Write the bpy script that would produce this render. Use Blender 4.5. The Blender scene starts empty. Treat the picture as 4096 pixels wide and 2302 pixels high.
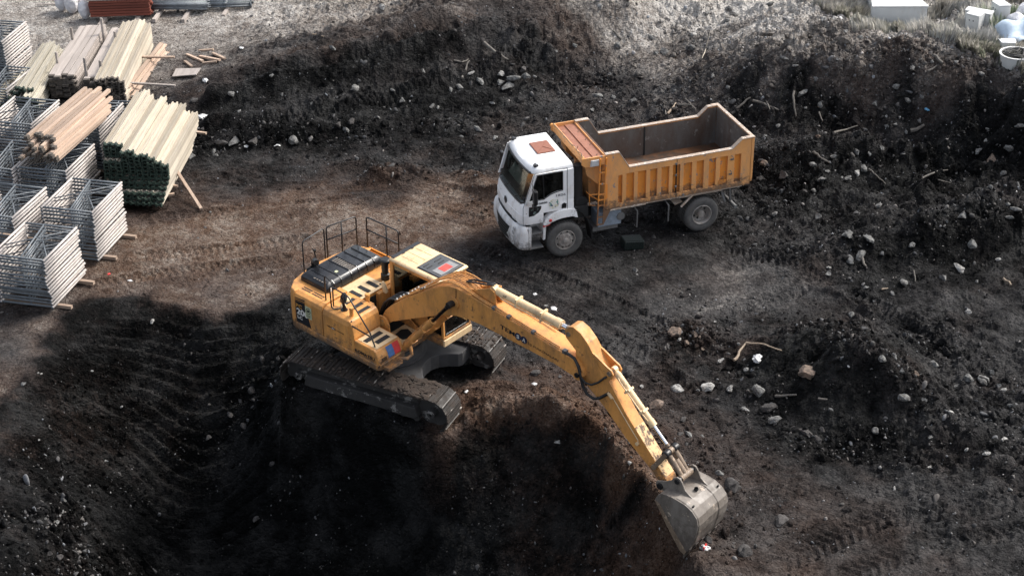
import bpy, bmesh, math, random
import numpy as np
from math import sin, cos, pi, radians, hypot, atan2
from mathutils import Vector, Matrix, Euler
random.seed(7); rng = np.random.default_rng(11)
scn = bpy.context.scene
COL = scn.collection
# ---------------------------------------------------------------- camera
CAMH, PITCH, ROLL, FPX = 22.968, 0.5296, -0.0237, 6733.2      # f in pixels of a 4096 wide picture
cam_d = bpy.data.cameras.new("camera"); cam = bpy.data.objects.new("camera", cam_d); COL.objects.link(cam)
cam_d.sensor_width = 36.0; cam_d.lens = FPX / 4096 * 36.0; cam_d.clip_start = 0.5; cam_d.clip_end = 3000
_f = Vector((0, cos(PITCH), -sin(PITCH))); _r0 = Vector((1, 0, 0)); _u0 = Vector((0, sin(PITCH), cos(PITCH)))
_r = _r0 * cos(ROLL) + _u0 * sin(ROLL); _u = -_r0 * sin(ROLL) + _u0 * cos(ROLL)
cam.matrix_world = Matrix(((_r.x, _u.x, -_f.x, 0), (_r.y, _u.y, -_f.y, 0), (_r.z, _u.z, -_f.z, CAMH), (0, 0, 0, 1)))
scn.camera = cam
# ---------------------------------------------------------------- sky, sun, exposure
SUN_AZ, SUN_EL = radians(26), radians(46)
w = bpy.data.worlds.new("World"); scn.world = w; w.use_nodes = True
nt = w.node_tree; bg = nt.nodes["Background"]
sky = nt.nodes.new("ShaderNodeTexSky"); sky.sky_type = 'NISHITA'; sky.sun_disc = False
sky.sun_elevation = SUN_EL; sky.sun_rotation = pi / 2 - SUN_AZ; sky.dust_density = 4.0; sky.air_density = 1.0
hs = nt.nodes.new("ShaderNodeHueSaturation"); hs.inputs['Saturation'].default_value = 0.45
nt.links.new(sky.outputs[0], hs.inputs['Color']); nt.links.new(hs.outputs[0], bg.inputs[0])
bg.inputs[1].default_value = 0.15
sl = bpy.data.lights.new("sun", 'SUN'); sl.energy = 2.0; sl.angle = radians(18); sl.color = (1.0, 0.95, 0.88)
so = bpy.data.objects.new("sun", sl); COL.objects.link(so)
sdir = Vector((cos(SUN_AZ) * cos(SUN_EL), sin(SUN_AZ) * cos(SUN_EL), sin(SUN_EL)))
so.rotation_euler = (-sdir).to_track_quat('-Z', 'Y').to_euler(); so.location = (30, 60, 60)
vs = scn.view_settings; vs.view_transform = 'Standard'; vs.look = 'None'; vs.exposure = 0.95; vs.gamma = 1.0
# ---------------------------------------------------------------- pixel <-> world (4096 wide picture)
CAMP = np.array([0, 0, CAMH])
FV, RV, UV = np.array(_f), np.array(_r), np.array(_u)
def ray(px, py):
    d = FV + (px - 2048) / FPX * RV + (1151 - py) / FPX * UV
    return d
def G(px, py, z=0.0):
    d = ray(px, py); t = (z - CAMH) / d[2]
    return CAMP + t * d
def proj(P):
    v = np.asarray(P) - CAMP; z = v @ FV
    return 2048 + (v @ RV) / z * FPX, 1151 - (v @ UV) / z * FPX
# ---------------------------------------------------------------- tags and small builders
def tag(o, label=None, cat=None, group=None, kind=None):
    if label: o['label'] = label
    if cat: o['category'] = cat
    if group: o['group'] = group
    if kind: o['kind'] = kind
    return o
def empty(name, loc=(0, 0, 0), rot=None, label=None, cat=None, group=None):
    o = bpy.data.objects.new(name, None); COL.objects.link(o); o.location = loc; o.empty_display_size = .3
    if rot is not None:
        if isinstance(rot, Matrix): o.rotation_euler = rot.to_euler()
        else: o.rotation_euler = rot
    return tag(o, label, cat, group)
def children(o): return [c for c in bpy.data.objects if c.parent == o]
class MB:
    """collects shapes, then links them as ONE mesh object"""
    def __init__(s): s.v = []; s.f = []; s.M = None
    def add(s, vs, fs):
        n = len(s.v)
        if s.M is not None: vs = [tuple(s.M @ Vector(v)) for v in vs]
        s.v += [tuple(v) for v in vs]; s.f += [tuple(i + n for i in f) for f in fs]
    def box(s, x0, x1, y0, y1, z0, z1):
        v = [(x0, y0, z0), (x1, y0, z0), (x1, y1, z0), (x0, y1, z0), (x0, y0, z1), (x1, y0, z1), (x1, y1, z1), (x0, y1, z1)]
        s.add(v, [(0, 3, 2, 1), (4, 5, 6, 7), (0, 1, 5, 4), (1, 2, 6, 5), (2, 3, 7, 6), (3, 0, 4, 7)]); return s
    def bar(s, p0, p1, w, h, up=(0, 0, 1)):
        p0, p1 = Vector(p0), Vector(p1); d = (p1 - p0).normalized(); u = Vector(up); sd = d.cross(u)
        if sd.length < 1e-4: sd = d.cross(Vector((1, 0, 0)))
        sd.normalize(); u = sd.cross(d); v = []
        for p in (p0, p1):
            for a, b in ((-1, -1), (1, -1), (1, 1), (-1, 1)): v.append(p + sd * a * w / 2 + u * b * h / 2)
        s.add(v, [(0, 1, 2, 3), (7, 6, 5, 4), (0, 4, 5, 1), (1, 5, 6, 2), (2, 6, 7, 3), (3, 7, 4, 0)]); return s
    def prism(s, prof, a0, a1, axis='y'):
        """closed outline prof pushed along an axis; outline coordinates are the two others in order"""
        def P(q, a):
            if axis == 'y': return (q[0], a, q[1])
            if axis == 'x': return (a, q[0], q[1])
            return (q[0], q[1], a)
        n = len(prof); v = [P(q, a0) for q in prof] + [P(q, a1) for q in prof]
        f = [tuple(range(n)), tuple(range(2 * n - 1, n - 1, -1))] + [(i, i + n, (i + 1) % n + n, (i + 1) % n) for i in range(n)]
        s.add(v, f); return s
    def loft(s, rings, closed=True, caps=True):
        n = len(rings[0]); v = [p for r in rings for p in r]; f = []
        for k in range(len(rings) - 1):
            for i in range(n if closed else n - 1):
                j = (i + 1) % n; f.append((k * n + i, k * n + j, (k + 1) * n + j, (k + 1) * n + i))
        if caps: f.append(tuple(range(n - 1, -1, -1))); f.append(tuple((len(rings) - 1) * n + i for i in range(n)))
        s.add(v, f); return s
    def tube(s, pts, r, n=8, caps=True):
        pts = [Vector(p) for p in pts]; rs = r if isinstance(r, (list, tuple)) else [r] * len(pts); rings = []; pu = None
        for i, p in enumerate(pts):
            d = (pts[min(i + 1, len(pts) - 1)] - pts[max(i - 1, 0)])
            if d.length < 1e-9: d = Vector((0, 0, 1))
            d.normalize()
            if pu is None:
                pu = d.orthogonal().normalized()
            else:
                pu = (pu - d * pu.dot(d)); pu = pu.normalized() if pu.length > 1e-5 else d.orthogonal().normalized()
            b = d.cross(pu)
            rings.append([tuple(p + (pu * cos(2 * pi * k / n) + b * sin(2 * pi * k / n)) * rs[i]) for k in range(n)])
        return s.loft(rings, True, caps)
    def cyl(s, p0, p1, r, n=16): return s.tube([p0, p1], r, n)
    def lathe(s, prof, c, axis='y', n=28):
        """prof = (radius, along axis) pairs, open outline revolved about the axis through c"""
        c = Vector(c); rings = []
        for r, a in prof:
            ring = []
            for k in range(n):
                t = 2 * pi * k / n; r_ = max(r, 1e-4)
                if axis == 'y': q = (r_ * cos(t), a, r_ * sin(t))
                elif axis == 'x': q = (a, r_ * cos(t), r_ * sin(t))
                else: q = (r_ * cos(t), r_ * sin(t), a)
                ring.append(tuple(c + Vector(q)))
            rings.append(ring)
        return s.loft(rings, True, False)
    def build(s, name, mat, parent=None, bevel=0, smooth=False, seg=2, rz=0.0, label=None):
        me = bpy.data.meshes.new(name); me.from_pydata(s.v, [], s.f); me.validate(); 
        bm = bmesh.new(); bm.from_mesh(me); bmesh.ops.recalc_face_normals(bm, faces=bm.faces); bm.to_mesh(me); bm.free()
        if mat is not None: me.materials.append(mat)
        o = bpy.data.objects.new(name, me); COL.objects.link(o)
        if parent is not None: o.parent = parent
        if rz: o.rotation_euler.z = rz
        if bevel:
            m = o.modifiers.new("bevel", 'BEVEL'); m.width = bevel; m.segments = seg; m.limit_method = 'ANGLE'; m.angle_limit = radians(35); m.use_clamp_overlap = True
        if smooth:
            me.shade_smooth() if hasattr(me, 'shade_smooth') else None
            me.set_sharp_from_angle(angle=radians(40))
        if label: o['label'] = label
        return o
def text_mb(txt, size, depth=0.004, bold=0.0, shear=0.0, spacing=1.0):
    """writing as a flat extruded mesh lying in local XY, left-bottom at 0,0; returns (verts, faces, width)"""
    cu = bpy.data.curves.new("writing", 'FONT'); cu.body = txt; cu.size = size; cu.extrude = depth / 2; cu.offset = bold; cu.shear = shear
    cu.space_character = spacing; cu.resolution_u = 3
    o = bpy.data.objects.new("writing", cu); COL.objects.link(o)
    bpy.context.view_layer.update()
    me = o.to_mesh(); v = [tuple(x.co) for x in me.vertices]; f = [tuple(p.vertices) for p in me.polygons]
    o.to_mesh_clear(); bpy.data.objects.remove(o); bpy.data.curves.remove(cu)
    xs = [q[0] for q in v]; x0 = min(xs); v = [(q[0] - x0, q[1], q[2]) for q in v]
    return v, f, max(xs) - x0
def put_text(mb, txt, height, width, origin, ux, uy, depth=0.004, bold=0.0, shear=0.0, spacing=1.0):
    v, f, wd = text_mb(txt, 1.0, 0.01, bold, shear, spacing)
    ys = [q[1] for q in v]; y0, hh = min(ys), max(ys) - min(ys)
    o, ux, uy = Vector(origin), Vector(ux), Vector(uy); n = ux.cross(uy).normalized()
    mb.add([tuple(o + ux * (q[0] / wd * width) + uy * ((q[1] - y0) / hh * height) + n * (q[2] / 0.01 * depth)) for q in v], f)
# ---------------------------------------------------------------- materials
def mat_new(name):
    m = bpy.data.materials.new(name); m.use_nodes = True; n = m.node_tree; return m, n, n.nodes["Principled BSDF"]
def N(n, t, **kw):
    nd = n.nodes.new(t)
    for k, v in kw.items():
        if k in nd.inputs: nd.inputs[k].default_value = v
        else: setattr(nd, k, v)
    return nd
def noise(n, scale, detail=4, rough=.6, coord='Object', stretch=None, loc=None):
    tc = N(n, "ShaderNodeTexCoord"); mp = N(n, "ShaderNodeMapping"); n.links.new(tc.outputs[coord], mp.inputs[0])
    if stretch: mp.inputs['Scale'].default_value = stretch
    if loc: mp.inputs['Location'].default_value = loc
    t = N(n, "ShaderNodeTexNoise"); t.inputs['Scale'].default_value = scale; t.inputs['Detail'].default_value = detail; t.inputs['Roughness'].default_value = rough
    n.links.new(mp.outputs[0], t.inputs['Vector']); return t.outputs['Fac']
def ramp(n, src, stops):
    r = N(n, "ShaderNodeValToRGB"); e = r.color_ramp.elements
    while len(e) < len(stops): e.new(0.5)
    for i, (p, c) in enumerate(stops):
        e[i].position = p; e[i].color = (c, c, c, 1) if not isinstance(c, tuple) else (*c, 1)
    n.links.new(src, r.inputs[0]); return r.outputs[0]
def mix(n, fac, a, b):
    m = N(n, "ShaderNodeMix"); m.data_type = 'RGBA'
    for s, k in ((a, 6), (b, 7)):
        if isinstance(s, tuple): m.inputs[k].default_value = (*s, 1)
        else: n.links.new(s, m.inputs[k])
    if isinstance(fac, (int, float)): m.inputs[0].default_value = fac
    else: n.links.new(fac, m.inputs[0])
    return m.outputs[2]
def bump(n, b, src, strength=.3, dist=.01):
    bp = N(n, "ShaderNodeBump"); bp.inputs['Strength'].default_value = strength; bp.inputs['Distance'].default_value = dist
    n.links.new(src, bp.inputs['Height']); n.links.new(bp.outputs[0], b.inputs['Normal'])
def paint(name, col, rough=.45, dirt=(.05, .04, .03), amt=.5, wear=None, wamt=0.0, scale=3.0, metal=0.0, streak=True, mud=None):
    m, n, b = mat_new(name)
    c = mix(n, ramp(n, noise(n, scale * .4, 6, .65), [(.35, 0.0), (.75, 1.0)]), tuple(x * .86 for x in col), tuple(min(1, x * 1.08) for x in col))
    d = ramp(n, noise(n, scale, 8, .75, stretch=(1, 1, .35) if streak else None), [(.62 - amt * .22, 0.0), (.78 - amt * .12, .75)])
    c = mix(n, d, c, dirt)
    if wamt:
        c = mix(n, ramp(n, noise(n, scale * 2.2, 9, .72, loc=(3, 7, 1)), [(.68 - wamt * .2, 0.0), (.70 - wamt * .19, 1.0)]), c, wear)
    if mud:   # splashed earth, thick low down and thinning upwards
        tc = N(n, "ShaderNodeTexCoord"); sx = N(n, "ShaderNodeSeparateXYZ"); n.links.new(tc.outputs['Object'], sx.inputs[0]); mr = N(n, "ShaderNodeMapRange"); n.links.new(sx.outputs[2], mr.inputs[0])
        mr.inputs[1].default_value = mud[0]; mr.inputs[2].default_value = mud[1]; mr.inputs[3].default_value = .30; mr.inputs[4].default_value = -.12
        ad = N(n, "ShaderNodeMath"); ad.operation = 'ADD'; n.links.new(noise(n, 5, 9, .78, loc=(2, 8, 5)), ad.inputs[0]); n.links.new(mr.outputs[0], ad.inputs[1])
        c = mix(n, ramp(n, ad.outputs[0], [(.56, 0.0), (.72, .85)]), c, (.075, .06, .05))
    n.links.new(c, b.inputs['Base Color']); b.inputs['Roughness'].default_value = rough; b.inputs['Metallic'].default_value = metal
    r = ramp(n, noise(n, scale * 2, 5), [(.3, max(0, rough - .1)), (.7, min(1, rough + .25))]); n.links.new(r, b.inputs['Roughness'])
    bump(n, b, noise(n, 14, 4), .12, .01)
    return m
def plain(name, col, rough=.6, metal=0.0, var=.25, scale=8, bmp=.2):
    m, n, b = mat_new(name)
    c = mix(n, ramp(n, noise(n, scale, 6, .7), [(.3, 0.0), (.7, 1.0)]), tuple(x * (1 - var) for x in col), tuple(min(1, x * (1 + var)) for x in col))
    n.links.new(c, b.inputs['Base Color']); b.inputs['Roughness'].default_value = rough; b.inputs['Metallic'].default_value = metal
    if bmp: bump(n, b, noise(n, scale * 3, 5), bmp, .01)
    return m
# ================================================================ THE GROUND
class VNoise:
    def __init__(s, seed, n=256):
        r = np.random.default_rng(seed); s.n = n; s.t = r.random((n, n))
    def __call__(s, x, y):
        xi = np.floor(x).astype(int); yi = np.floor(y).astype(int); fx = x - xi; fy = y - yi
        fx = fx * fx * fx * (fx * (fx * 6 - 15) + 10); fy = fy * fy * fy * (fy * (fy * 6 - 15) + 10); n = s.n
        a = s.t[xi % n, yi % n]; b = s.t[(xi + 1) % n, yi % n]; c = s.t[xi % n, (yi + 1) % n]; d = s.t[(xi + 1) % n, (yi + 1) % n]
        return (a * (1 - fx) + b * fx) * (1 - fy) + (c * (1 - fx) + d * fx) * fy - .5
VN = [VNoise(100 + i) for i in range(10)]
def fbm(x, y, f0, octs, gain=.5, k0=0):
    r = 0; a = 1; f = f0
    for i in range(octs):
        q = VN[(k0 + i) % 10]; c, s_ = cos(.7 * i + .3), sin(.7 * i + .3)
        r = r + a * q((x * c - y * s_) * f + 31.7 * i, (x * s_ + y * c) * f + 17.3 * i); a *= gain; f *= 2.03
    return r
_cr = np.random.default_rng(77); _CJ = _cr.random((256, 256, 3))
def clods(x, y, f, dens_=.8, k=0):
    """rounded lumps of differing size, 0..1 high, flat between"""
    u = x * f + 13.1 * k; v = y * f + 7.7 * k; iu = np.floor(u).astype(int); iv = np.floor(v).astype(int); out = np.zeros(np.shape(u))
    for a in (-1, 0, 1):
        for b in (-1, 0, 1):
            c = _CJ[(iu + a) % 256, (iv + b) % 256]; R_ = .25 + .5 * c[..., 2] ** 1.6; R_ = np.where(c[..., 0] * 7 % 1 < dens_, R_, 0.01)
            d2 = (iu + a + c[..., 0] - u) ** 2 + (iv + b + c[..., 1] - v) ** 2; out = np.maximum(out, np.sqrt(np.maximum(0, R_ * R_ - d2)))
    return out / .75
def rbf(pts, vals, smooth=0.0):
    P = np.array(pts, float); V = np.array(vals, float).reshape(len(pts), -1); n = len(P)
    D = np.hypot(P[:, None, 0] - P[None, :, 0], P[:, None, 1] - P[None, :, 1])
    A = np.zeros((n + 3, n + 3)); A[:n, :n] = D + np.eye(n) * smooth; A[:n, n] = 1; A[:n, n + 1:] = P; A[n, :n] = 1; A[n + 1:, :n] = P.T
    B = np.zeros((n + 3, V.shape[1])); B[:n] = V; W = np.linalg.solve(A, B)
    def f(x, y):
        out = np.zeros((x.size, V.shape[1])); X = x.ravel(); Y = y.ravel()
        for i in range(n): out += np.hypot(X - P[i, 0], Y - P[i, 1])[:, None] * W[i]
        out += W[n] + X[:, None] * W[n + 1] + Y[:, None] * W[n + 2]
        return out.reshape(x.shape + (V.shape[1],))
    return f
HP = [ # px, py (of the 4096 wide picture), height of the ground there
 # yard where the timber stands
 (0,1300,0),(200,1330,0),(350,1120,0),(600,900,0),(750,980,0),(1000,1000,0),(1250,850,0),(1500,850,0),(1800,900,0),(0,0,0),(0,500,0),(300,300,0),(450,50,0),(600,500,0),(800,150,.1),(1000,60,.2),(1300,0,.5),(1700,-60,1.2),(-400,900,0),(-400,0,0),(0,-300,0),(900,-300,0),
 # black bank crossing the back
 (740,600,0),(900,590,0),(1000,575,0),(1300,560,0),(1650,540,.05),(1850,500,.1),(2030,450,.15),(2200,390,.25),(2350,330,.35),(2550,260,.5),(2720,205,.7),
 (720,430,.5),(850,330,.75),(1000,270,1.0),(1150,230,1.2),(1400,190,1.5),(1650,130,1.8),(1850,60,1.9),(2100,-20,2.2),(2400,-90,2.6),
 (950,200,.55),(1150,140,.7),(1400,90,1.0),
 (1050,440,.6),(1250,400,.75),(1500,340,.75),(1700,290,.9),(1900,225,1.05),(2100,150,1.4),(2300,60,1.8),(2500,-10,2.1),(2250,250,.75),(2000,330,.55),(2480,150,1.0),(2650,60,1.3),
 (2830,90,.9),(2950,60,1.0),(3100,20,1.1),(2800,-20,1.6),(3100,-120,1.4),
 # open floor of the site
 (2100,650,0),(2258,1025,0),(2809,925,0),(2100,950,0),(1950,760,0),(2200,1100,0),(2450,1180,0),(2600,1130,0),(2560,1020,0),(2900,1000,0),(2850,1120,0),(2650,1480,0),(2800,1650,0),(2900,1850,0),(3050,1950,0),(3000,2200,0),(3300,2300,0),(3700,2200,0),(4096,2100,0),(4096,1700,0),(3850,1500,0),(3900,1900,0),(3300,1950,0),(3600,1900,0),(2990,750,.1),(2350,480,.2),(2600,400,.4),
 # high bank upper right
 (2900,540,.3),(3000,560,.35),(3200,560,.45),(3500,570,.5),(3800,620,.55),(4096,680,.6),(4400,800,.6),
 (2750,330,.9),(2850,270,1.3),(2960,225,1.9),(3150,200,2.4),(3350,195,2.6),(3600,225,2.7),(3850,275,2.7),(4096,350,2.7),(4400,450,2.7),
 (2950,400,1.0),(3150,330,1.6),(3350,330,1.75),(3600,370,1.75),(3850,430,1.75),(4096,500,1.75),(3350,450,.95),(3700,500,1.0),
 (3000,110,1.7),(3300,80,2.2),(3600,100,2.3),(3900,150,2.4),(4200,250,2.4),(3300,-50,2.1),(3700,-100,2.2),(4200,-50,2.3),(3000,-300,1.5),(4400,-400,2),
 # rows of spoil in front of it
 (3050,610,.85),(3250,570,.95),(3450,560,.85),(3650,590,.5),(3100,760,.15),(3400,740,.25),(3650,760,.35),(3950,560,.9),(4096,600,1.0),(3850,720,.5),(4050,800,.4),
 (3300,950,.45),(3500,900,.6),(3750,890,.75),(3950,840,.9),(4096,800,.9),(3300,840,.1),(3600,820,.25),(3350,1060,.05),(3600,1060,.05),(3900,1040,.15),(4096,1040,.2),(3800,1200,0),(4096,1300,0),
 # mound on the right
 (3150,1330,.7),(3300,1320,1.2),(3440,1345,1.85),(3560,1425,1.55),(3660,1545,.95),(3000,1480,.02),(3100,1640,.02),(3300,1740,.02),(3500,1780,.02),(3680,1740,.02),(3780,1550,.02),(3680,1400,.02),(3480,1230,.02),(3200,1240,.02),(3050,1350,.05),(3350,1500,1.05),(3500,1600,.6),
 (2700,1330,.22),(2800,1320,.25),(2760,1400,0),(2700,1240,0),(2900,1350,0),(2620,1330,0),
 # pad under the excavator and the long spoil heap in front of it
 (2330,1440,.25),(2150,1320,.3),(1250,1060,.1),(1900,1180,.05),(1450,1250,.45),(1700,1380,.52),(1900,1440,.46),(2020,1480,.40),(1250,1430,.5),(1300,1500,.5),(1500,1560,.5),(1720,1640,.45),
 (1870,1680,.5),(2000,1625,.75),(2200,1625,1.05),(2330,1690,.98),(2450,1790,.8),(2570,1930,.5),(2680,2110,.25),(2740,2250,.1),(2850,2420,0),
 (2130,1540,.3),(2330,1570,.2),(2500,1680,.08),(2650,1830,.0),(2770,1980,0),(2900,2150,0),
 (1200,1700,-.5),(1500,1780,-.5),(1750,1860,-.35),(1250,1900,-1.4),(1500,1960,-1.3),(1800,1960,-.8),(1250,2150,-2.4),(1550,2250,-2.6),(1900,2350,-2.4),(2200,2450,-2.1),
 (2000,1760,.1),(2000,1900,-.5),(1950,2100,-1.4),(2200,1750,.45),(2200,1900,-.25),(2200,2100,-1.1),(2330,1830,.3),(2400,2000,-.4),(2400,2200,-1.2),(2550,2080,-.1),(2550,2250,-.8),(2650,2400,-1.1),
 # the pit, its rims
 (20,1620,0),(150,1450,0),(280,1270,0),(400,1205,0),(560,1195,0),(700,1230,0),(850,1265,0),(1000,1265,0),(1120,1270,.15),(-100,1500,0),(100,1320,0),(250,1180,0),(700,1150,0),(1000,1180,.02),
 (300,1400,-.3),(500,1350,-.4),(700,1380,-.55),(900,1400,-.5),(1060,1390,-.35),(200,1600,-.4),(500,1600,-1.2),(800,1620,-1.4),(1050,1600,-1.1),(150,1780,-.4),(350,1800,-1.4),(650,1850,-2.3),(950,1850,-2.2),
 (650,2100,-3.1),(1000,2200,-3.1),(700,2400,-3.6),(1300,2600,-3.6),(1900,2700,-3.3),(-300,1800,0),(-200,2400,0),(100,2600,-.2),(3200,2700,0),(4300,2600,0),(4500,1500,.1),(2700,2700,-1.5),
 (1185,1560,.42),(1480,1665,.40),(1760,1765,.30),(20,1850,0),(100,1950,-.1),(250,2000,-.55),(320,2120,-.9),(420,2250,-1.5),(150,2150,-.2),(200,2280,-.35),(20,2200,0),
]
_hw = [G(a, b, z) for a, b, z in HP]
far = [(x, y, 0.) for x in (-120, -60, 60, 120) for y in (-20, 40, 100, 160)] + [(0, -20, -2.), (0, 160, 1.), (0, 110, 1.), (-30, 20, 0), (30, 20, 0), (10, 18, -1.5), (-8, 18, -3)]
base_f = rbf([(p[0], p[1]) for p in _hw] + [(p[0], p[1]) for p in far], [h[2] for h in HP] + [p[2] for p in far], .05)
# soil colour with some light, shade and haze painted in: px, py, tone (0 black wet earth .. 1 pale dry gravel), warmth
TP = [(0,60,.76,.35),(400,150,.74,.35),(800,120,.74,.4),(1100,60,.80,.35),(1500,20,.7,.4),(700,300,.55,.3),(100,500,.35,.2),(950,230,.45,.2),(900,180,.62,.3),(1000,350,.08,.0),(900,450,.08,.0),(1200,300,.1,0),(1500,150,.42,.2),(1250,110,.66,.3),(1100,200,.4,.2),(1400,60,.72,.35),(1700,90,.5,.25),(1800,60,.55,.3),(1700,200,.18,0),(1600,320,.08,0),(1300,430,.06,0),(900,560,.1,0),(1100,640,.16,.1),(1500,480,.1,0),(1900,400,.12,0),(2100,250,.16,.05),(2300,150,.4,.3),(2450,60,.66,.4),(2700,20,.86,.3),(2600,120,.76,.3),(2850,90,.88,.25),(3050,30,.98,.2),(3050,120,.88,.25),(2400,40,.68,.35),(2800,-40,.9,.3),(2700,220,.48,.2),(2400,350,.3,.1),(2150,480,.25,.05),(2800,330,.42,.15),(3000,200,.66,.25),(3200,180,.66,.3),(3400,210,.58,.3),(3700,250,.50,.3),(4000,350,.42,.2),(3100,250,.58,.3),(3300,255,.52,.3),(3550,265,.46,.3),(3850,310,.42,.25),(2900,270,.55,.25),
 (3300,60,.85,.3),(3700,60,.88,.3),(3600,140,.82,.3),(3850,180,.8,.3),(4096,100,.8,.2),(4050,270,.65,.2),(3000,330,.15,.0),(3200,300,.12,.0),(3600,340,.1,.0),(3900,450,.1,0),(3300,480,.08,0),(3800,560,.08,0),(3100,620,.2,.05),(3400,650,.16,0),(3900,700,.12,0),(3500,900,.16,0),(3900,950,.13,0),(3050,900,.2,0),(3200,1000,.2,0),  # upper right paler than its dry gravel: bright haze painted into the tone
 (1800,650,.15,.1),(1500,620,.2,.15),(1000,720,.2,.25),(700,800,.3,.45),(1500,800,.28,.4),(900,950,.53,.85),(1150,900,.50,.85),(600,1100,.53,.85),(1000,1170,.54,.85),(750,1020,.53,.9),(400,1150,.45,.65),(1350,880,.50,.85),(1700,860,.48,.8),(1900,800,.44,.75),(1500,1000,.46,.8),(2050,1050,.26,.15),(2300,1120,.22,.05),(2600,1050,.2,.05),(2500,1250,.22,.05),(2200,1250,.22,.05),(2450,1350,.32,.05),(2700,1180,.34,.02),(2950,1180,.52,.05),(3100,1120,.44,0),(2850,1230,.48,.05),(2620,1290,.40,.05),(2480,1380,.40,.05),(2900,1300,.3,.15),(2750,1370,.15,.4),(3000,1400,.25,.2),(2700,1560,.28,.2),(2950,1650,.28,.1),(2800,1800,.28,.3),(3000,2100,.28,.3),(3100,2250,.36,.4),(3500,2200,.28,.2),(3800,2000,.26,.05),(3500,1950,.28,.1),(4000,1700,.22,0),(3900,1500,.26,0),(3700,1250,.24,0),(3350,1400,.07,0),(3400,1600,.03,0),(3250,1500,.03,0),(3600,1500,.18,.05),(3100,1600,.14,0),(4000,1250,.22,0),(4096,2250,.25,0),
 (1550,1450,.14,.05),(2100,1350,.26,.05),(1800,1500,.1,.1),(2150,1560,.22,.7),(2200,1635,.36,1.0),(2050,1630,.28,.9),(2330,1690,.33,1.0),(2420,1765,.33,1.0),(2530,1880,.30,1.0),(2620,2000,.27,.9),(2350,1790,.16,1),(2470,1900,.15,1),(2100,1750,.05,.4),(2000,1900,.03,.1),(2350,2000,.04,.1),(1600,1800,.03,0),(1900,2200,.03,0),(1300,2200,.0,0),
 (80,1480,.34,.3),(0,1400,.36,.2),(100,1250,.3,.2),(800,1330,.03,.1),(1100,1350,.05,.1),(500,1450,.02,.4),(300,1620,.03,.6),(120,1620,.06,.4),(200,1480,.05,.3),(350,1290,.04,.2),(650,1290,.03,.1),(480,1240,.05,.1),(900,1290,.03,.1),(1100,1300,.05,.1),(700,1600,.03,.4),(1000,1550,.0,.1),(600,1800,.0,.3),(900,1800,-.05,0),(300,1400,.06,.2),(30,1720,.08,.4),(50,1900,.08,.1),(150,2100,.12,0),(300,1950,.0,.2),(250,2250,.08,.3),(20,2200,.06,0),(600,2150,-.06,0),(1000,2300,-.08,0),(450,2250,.0,.3),(1500,2000,-.06,0),(1700,2280,-.06,0),(2100,1710,.05,.4),(2230,1790,.05,.5),(2000,1720,.03,.2),(2350,1880,.04,.4),(2500,2030,.03,.3),(1950,1700,.10,.7)]  # pit tones pushed to black: shade of the hollow painted over dark soil
class Grid:
    """bilinear table of a slow function"""
    def __init__(s, f, x0, x1, y0, y1, st):
        s.x0, s.y0, s.st = x0, y0, st; xs = np.arange(x0, x1 + st, st); ys = np.arange(y0, y1 + st, st)
        X, Y = np.meshgrid(xs, ys, indexing='ij'); s.T = f(X, Y); s.nx, s.ny = len(xs), len(ys)
    def __call__(s, x, y):
        u = np.clip((np.asarray(x, float) - s.x0) / s.st, 0, s.nx - 1.001); v = np.clip((np.asarray(y, float) - s.y0) / s.st, 0, s.ny - 1.001)
        i = u.astype(int); j = v.astype(int); a = (u - i)[..., None]; b = (v - j)[..., None]; T = s.T
        return T[i, j] * (1 - a) * (1 - b) + T[i + 1, j] * a * (1 - b) + T[i, j + 1] * (1 - a) * b + T[i + 1, j + 1] * a * b
BG = Grid(base_f, -30, 30, 16, 100, .2)
def S(px, py):
    d = ray(px, py); t = np.linspace((5 - CAMH) / d[2], (-6 - CAMH) / d[2], 700); P = CAMP + t[:, None] * d
    return P[int(np.argmax(P[:, 2] < BG(P[:, 0], P[:, 1])[:, 0]))]
def _ln(pts, tone, warm, tone2=None):
    for (a, b), (c, d) in zip(pts[:-1], pts[1:]):
        k = max(1, int(hypot(c - a, d - b) / 80))
        for i in range(k): TP.append((a + (c - a) * i / k, b + (d - b) * i / k, tone, warm))
_ln([(860,385),(1150,255),(1500,150),(1850,60)], .30, .25); _ln([(1000,480),(1400,355),(1900,235),(2150,170)], .22, .05); _ln([(900,430),(1250,310),(1600,215),(1850,150)], .03, 0); _ln([(1000,540),(1400,450),(1800,350)], .05, 0)
_ln([(2060,540),(2350,410),(2600,295)], .30, .1); _ln([(2600,295),(2760,215),(2870,140),(3000,70)], .62, .2); _ln([(3250,990),(3500,935),(3800,870),(4096,740)], .24, 0); _ln([(3450,1000),(3700,960),(4096,850)], .05, 0); _ln([(3020,600),(3250,565),(3450,555),(3650,600)], .26, .1); _ln([(3100,660),(3400,640),(3600,680)], .05, 0); _ln([(3600,720),(3850,650),(4096,560)], .04, 0)  # tone lines: paler along ridge tops and path, darker between ridges and in furrows
_ln([(1880,1680),(2000,1625),(2200,1625),(2330,1685),(2450,1780),(2570,1910),(2650,2050)], .47, 1.0); _ln([(1950,1590),(2200,1580),(2400,1700),(2600,1900)], .42, 1.0); _ln([(2330,1740),(2440,1850),(2540,1990)], .38, 1.0); _ln([(1980,1680),(2180,1690),(2290,1760),(2380,1870),(2480,2040)], .10, .6); _ln([(1900,1760),(2200,1780),(2300,1880),(2400,2060)], .02, .2)  # long heap: sunlight painted on the brown crest, shade on the face below
_ln([(40,1640),(160,1480),(300,1290),(420,1235),(600,1230),(850,1290),(1100,1310)], .03, .2); _ln([(0,1580),(120,1420),(260,1230),(400,1180),(600,1165),(850,1225),(1080,1230)], .46, .6)
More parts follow.
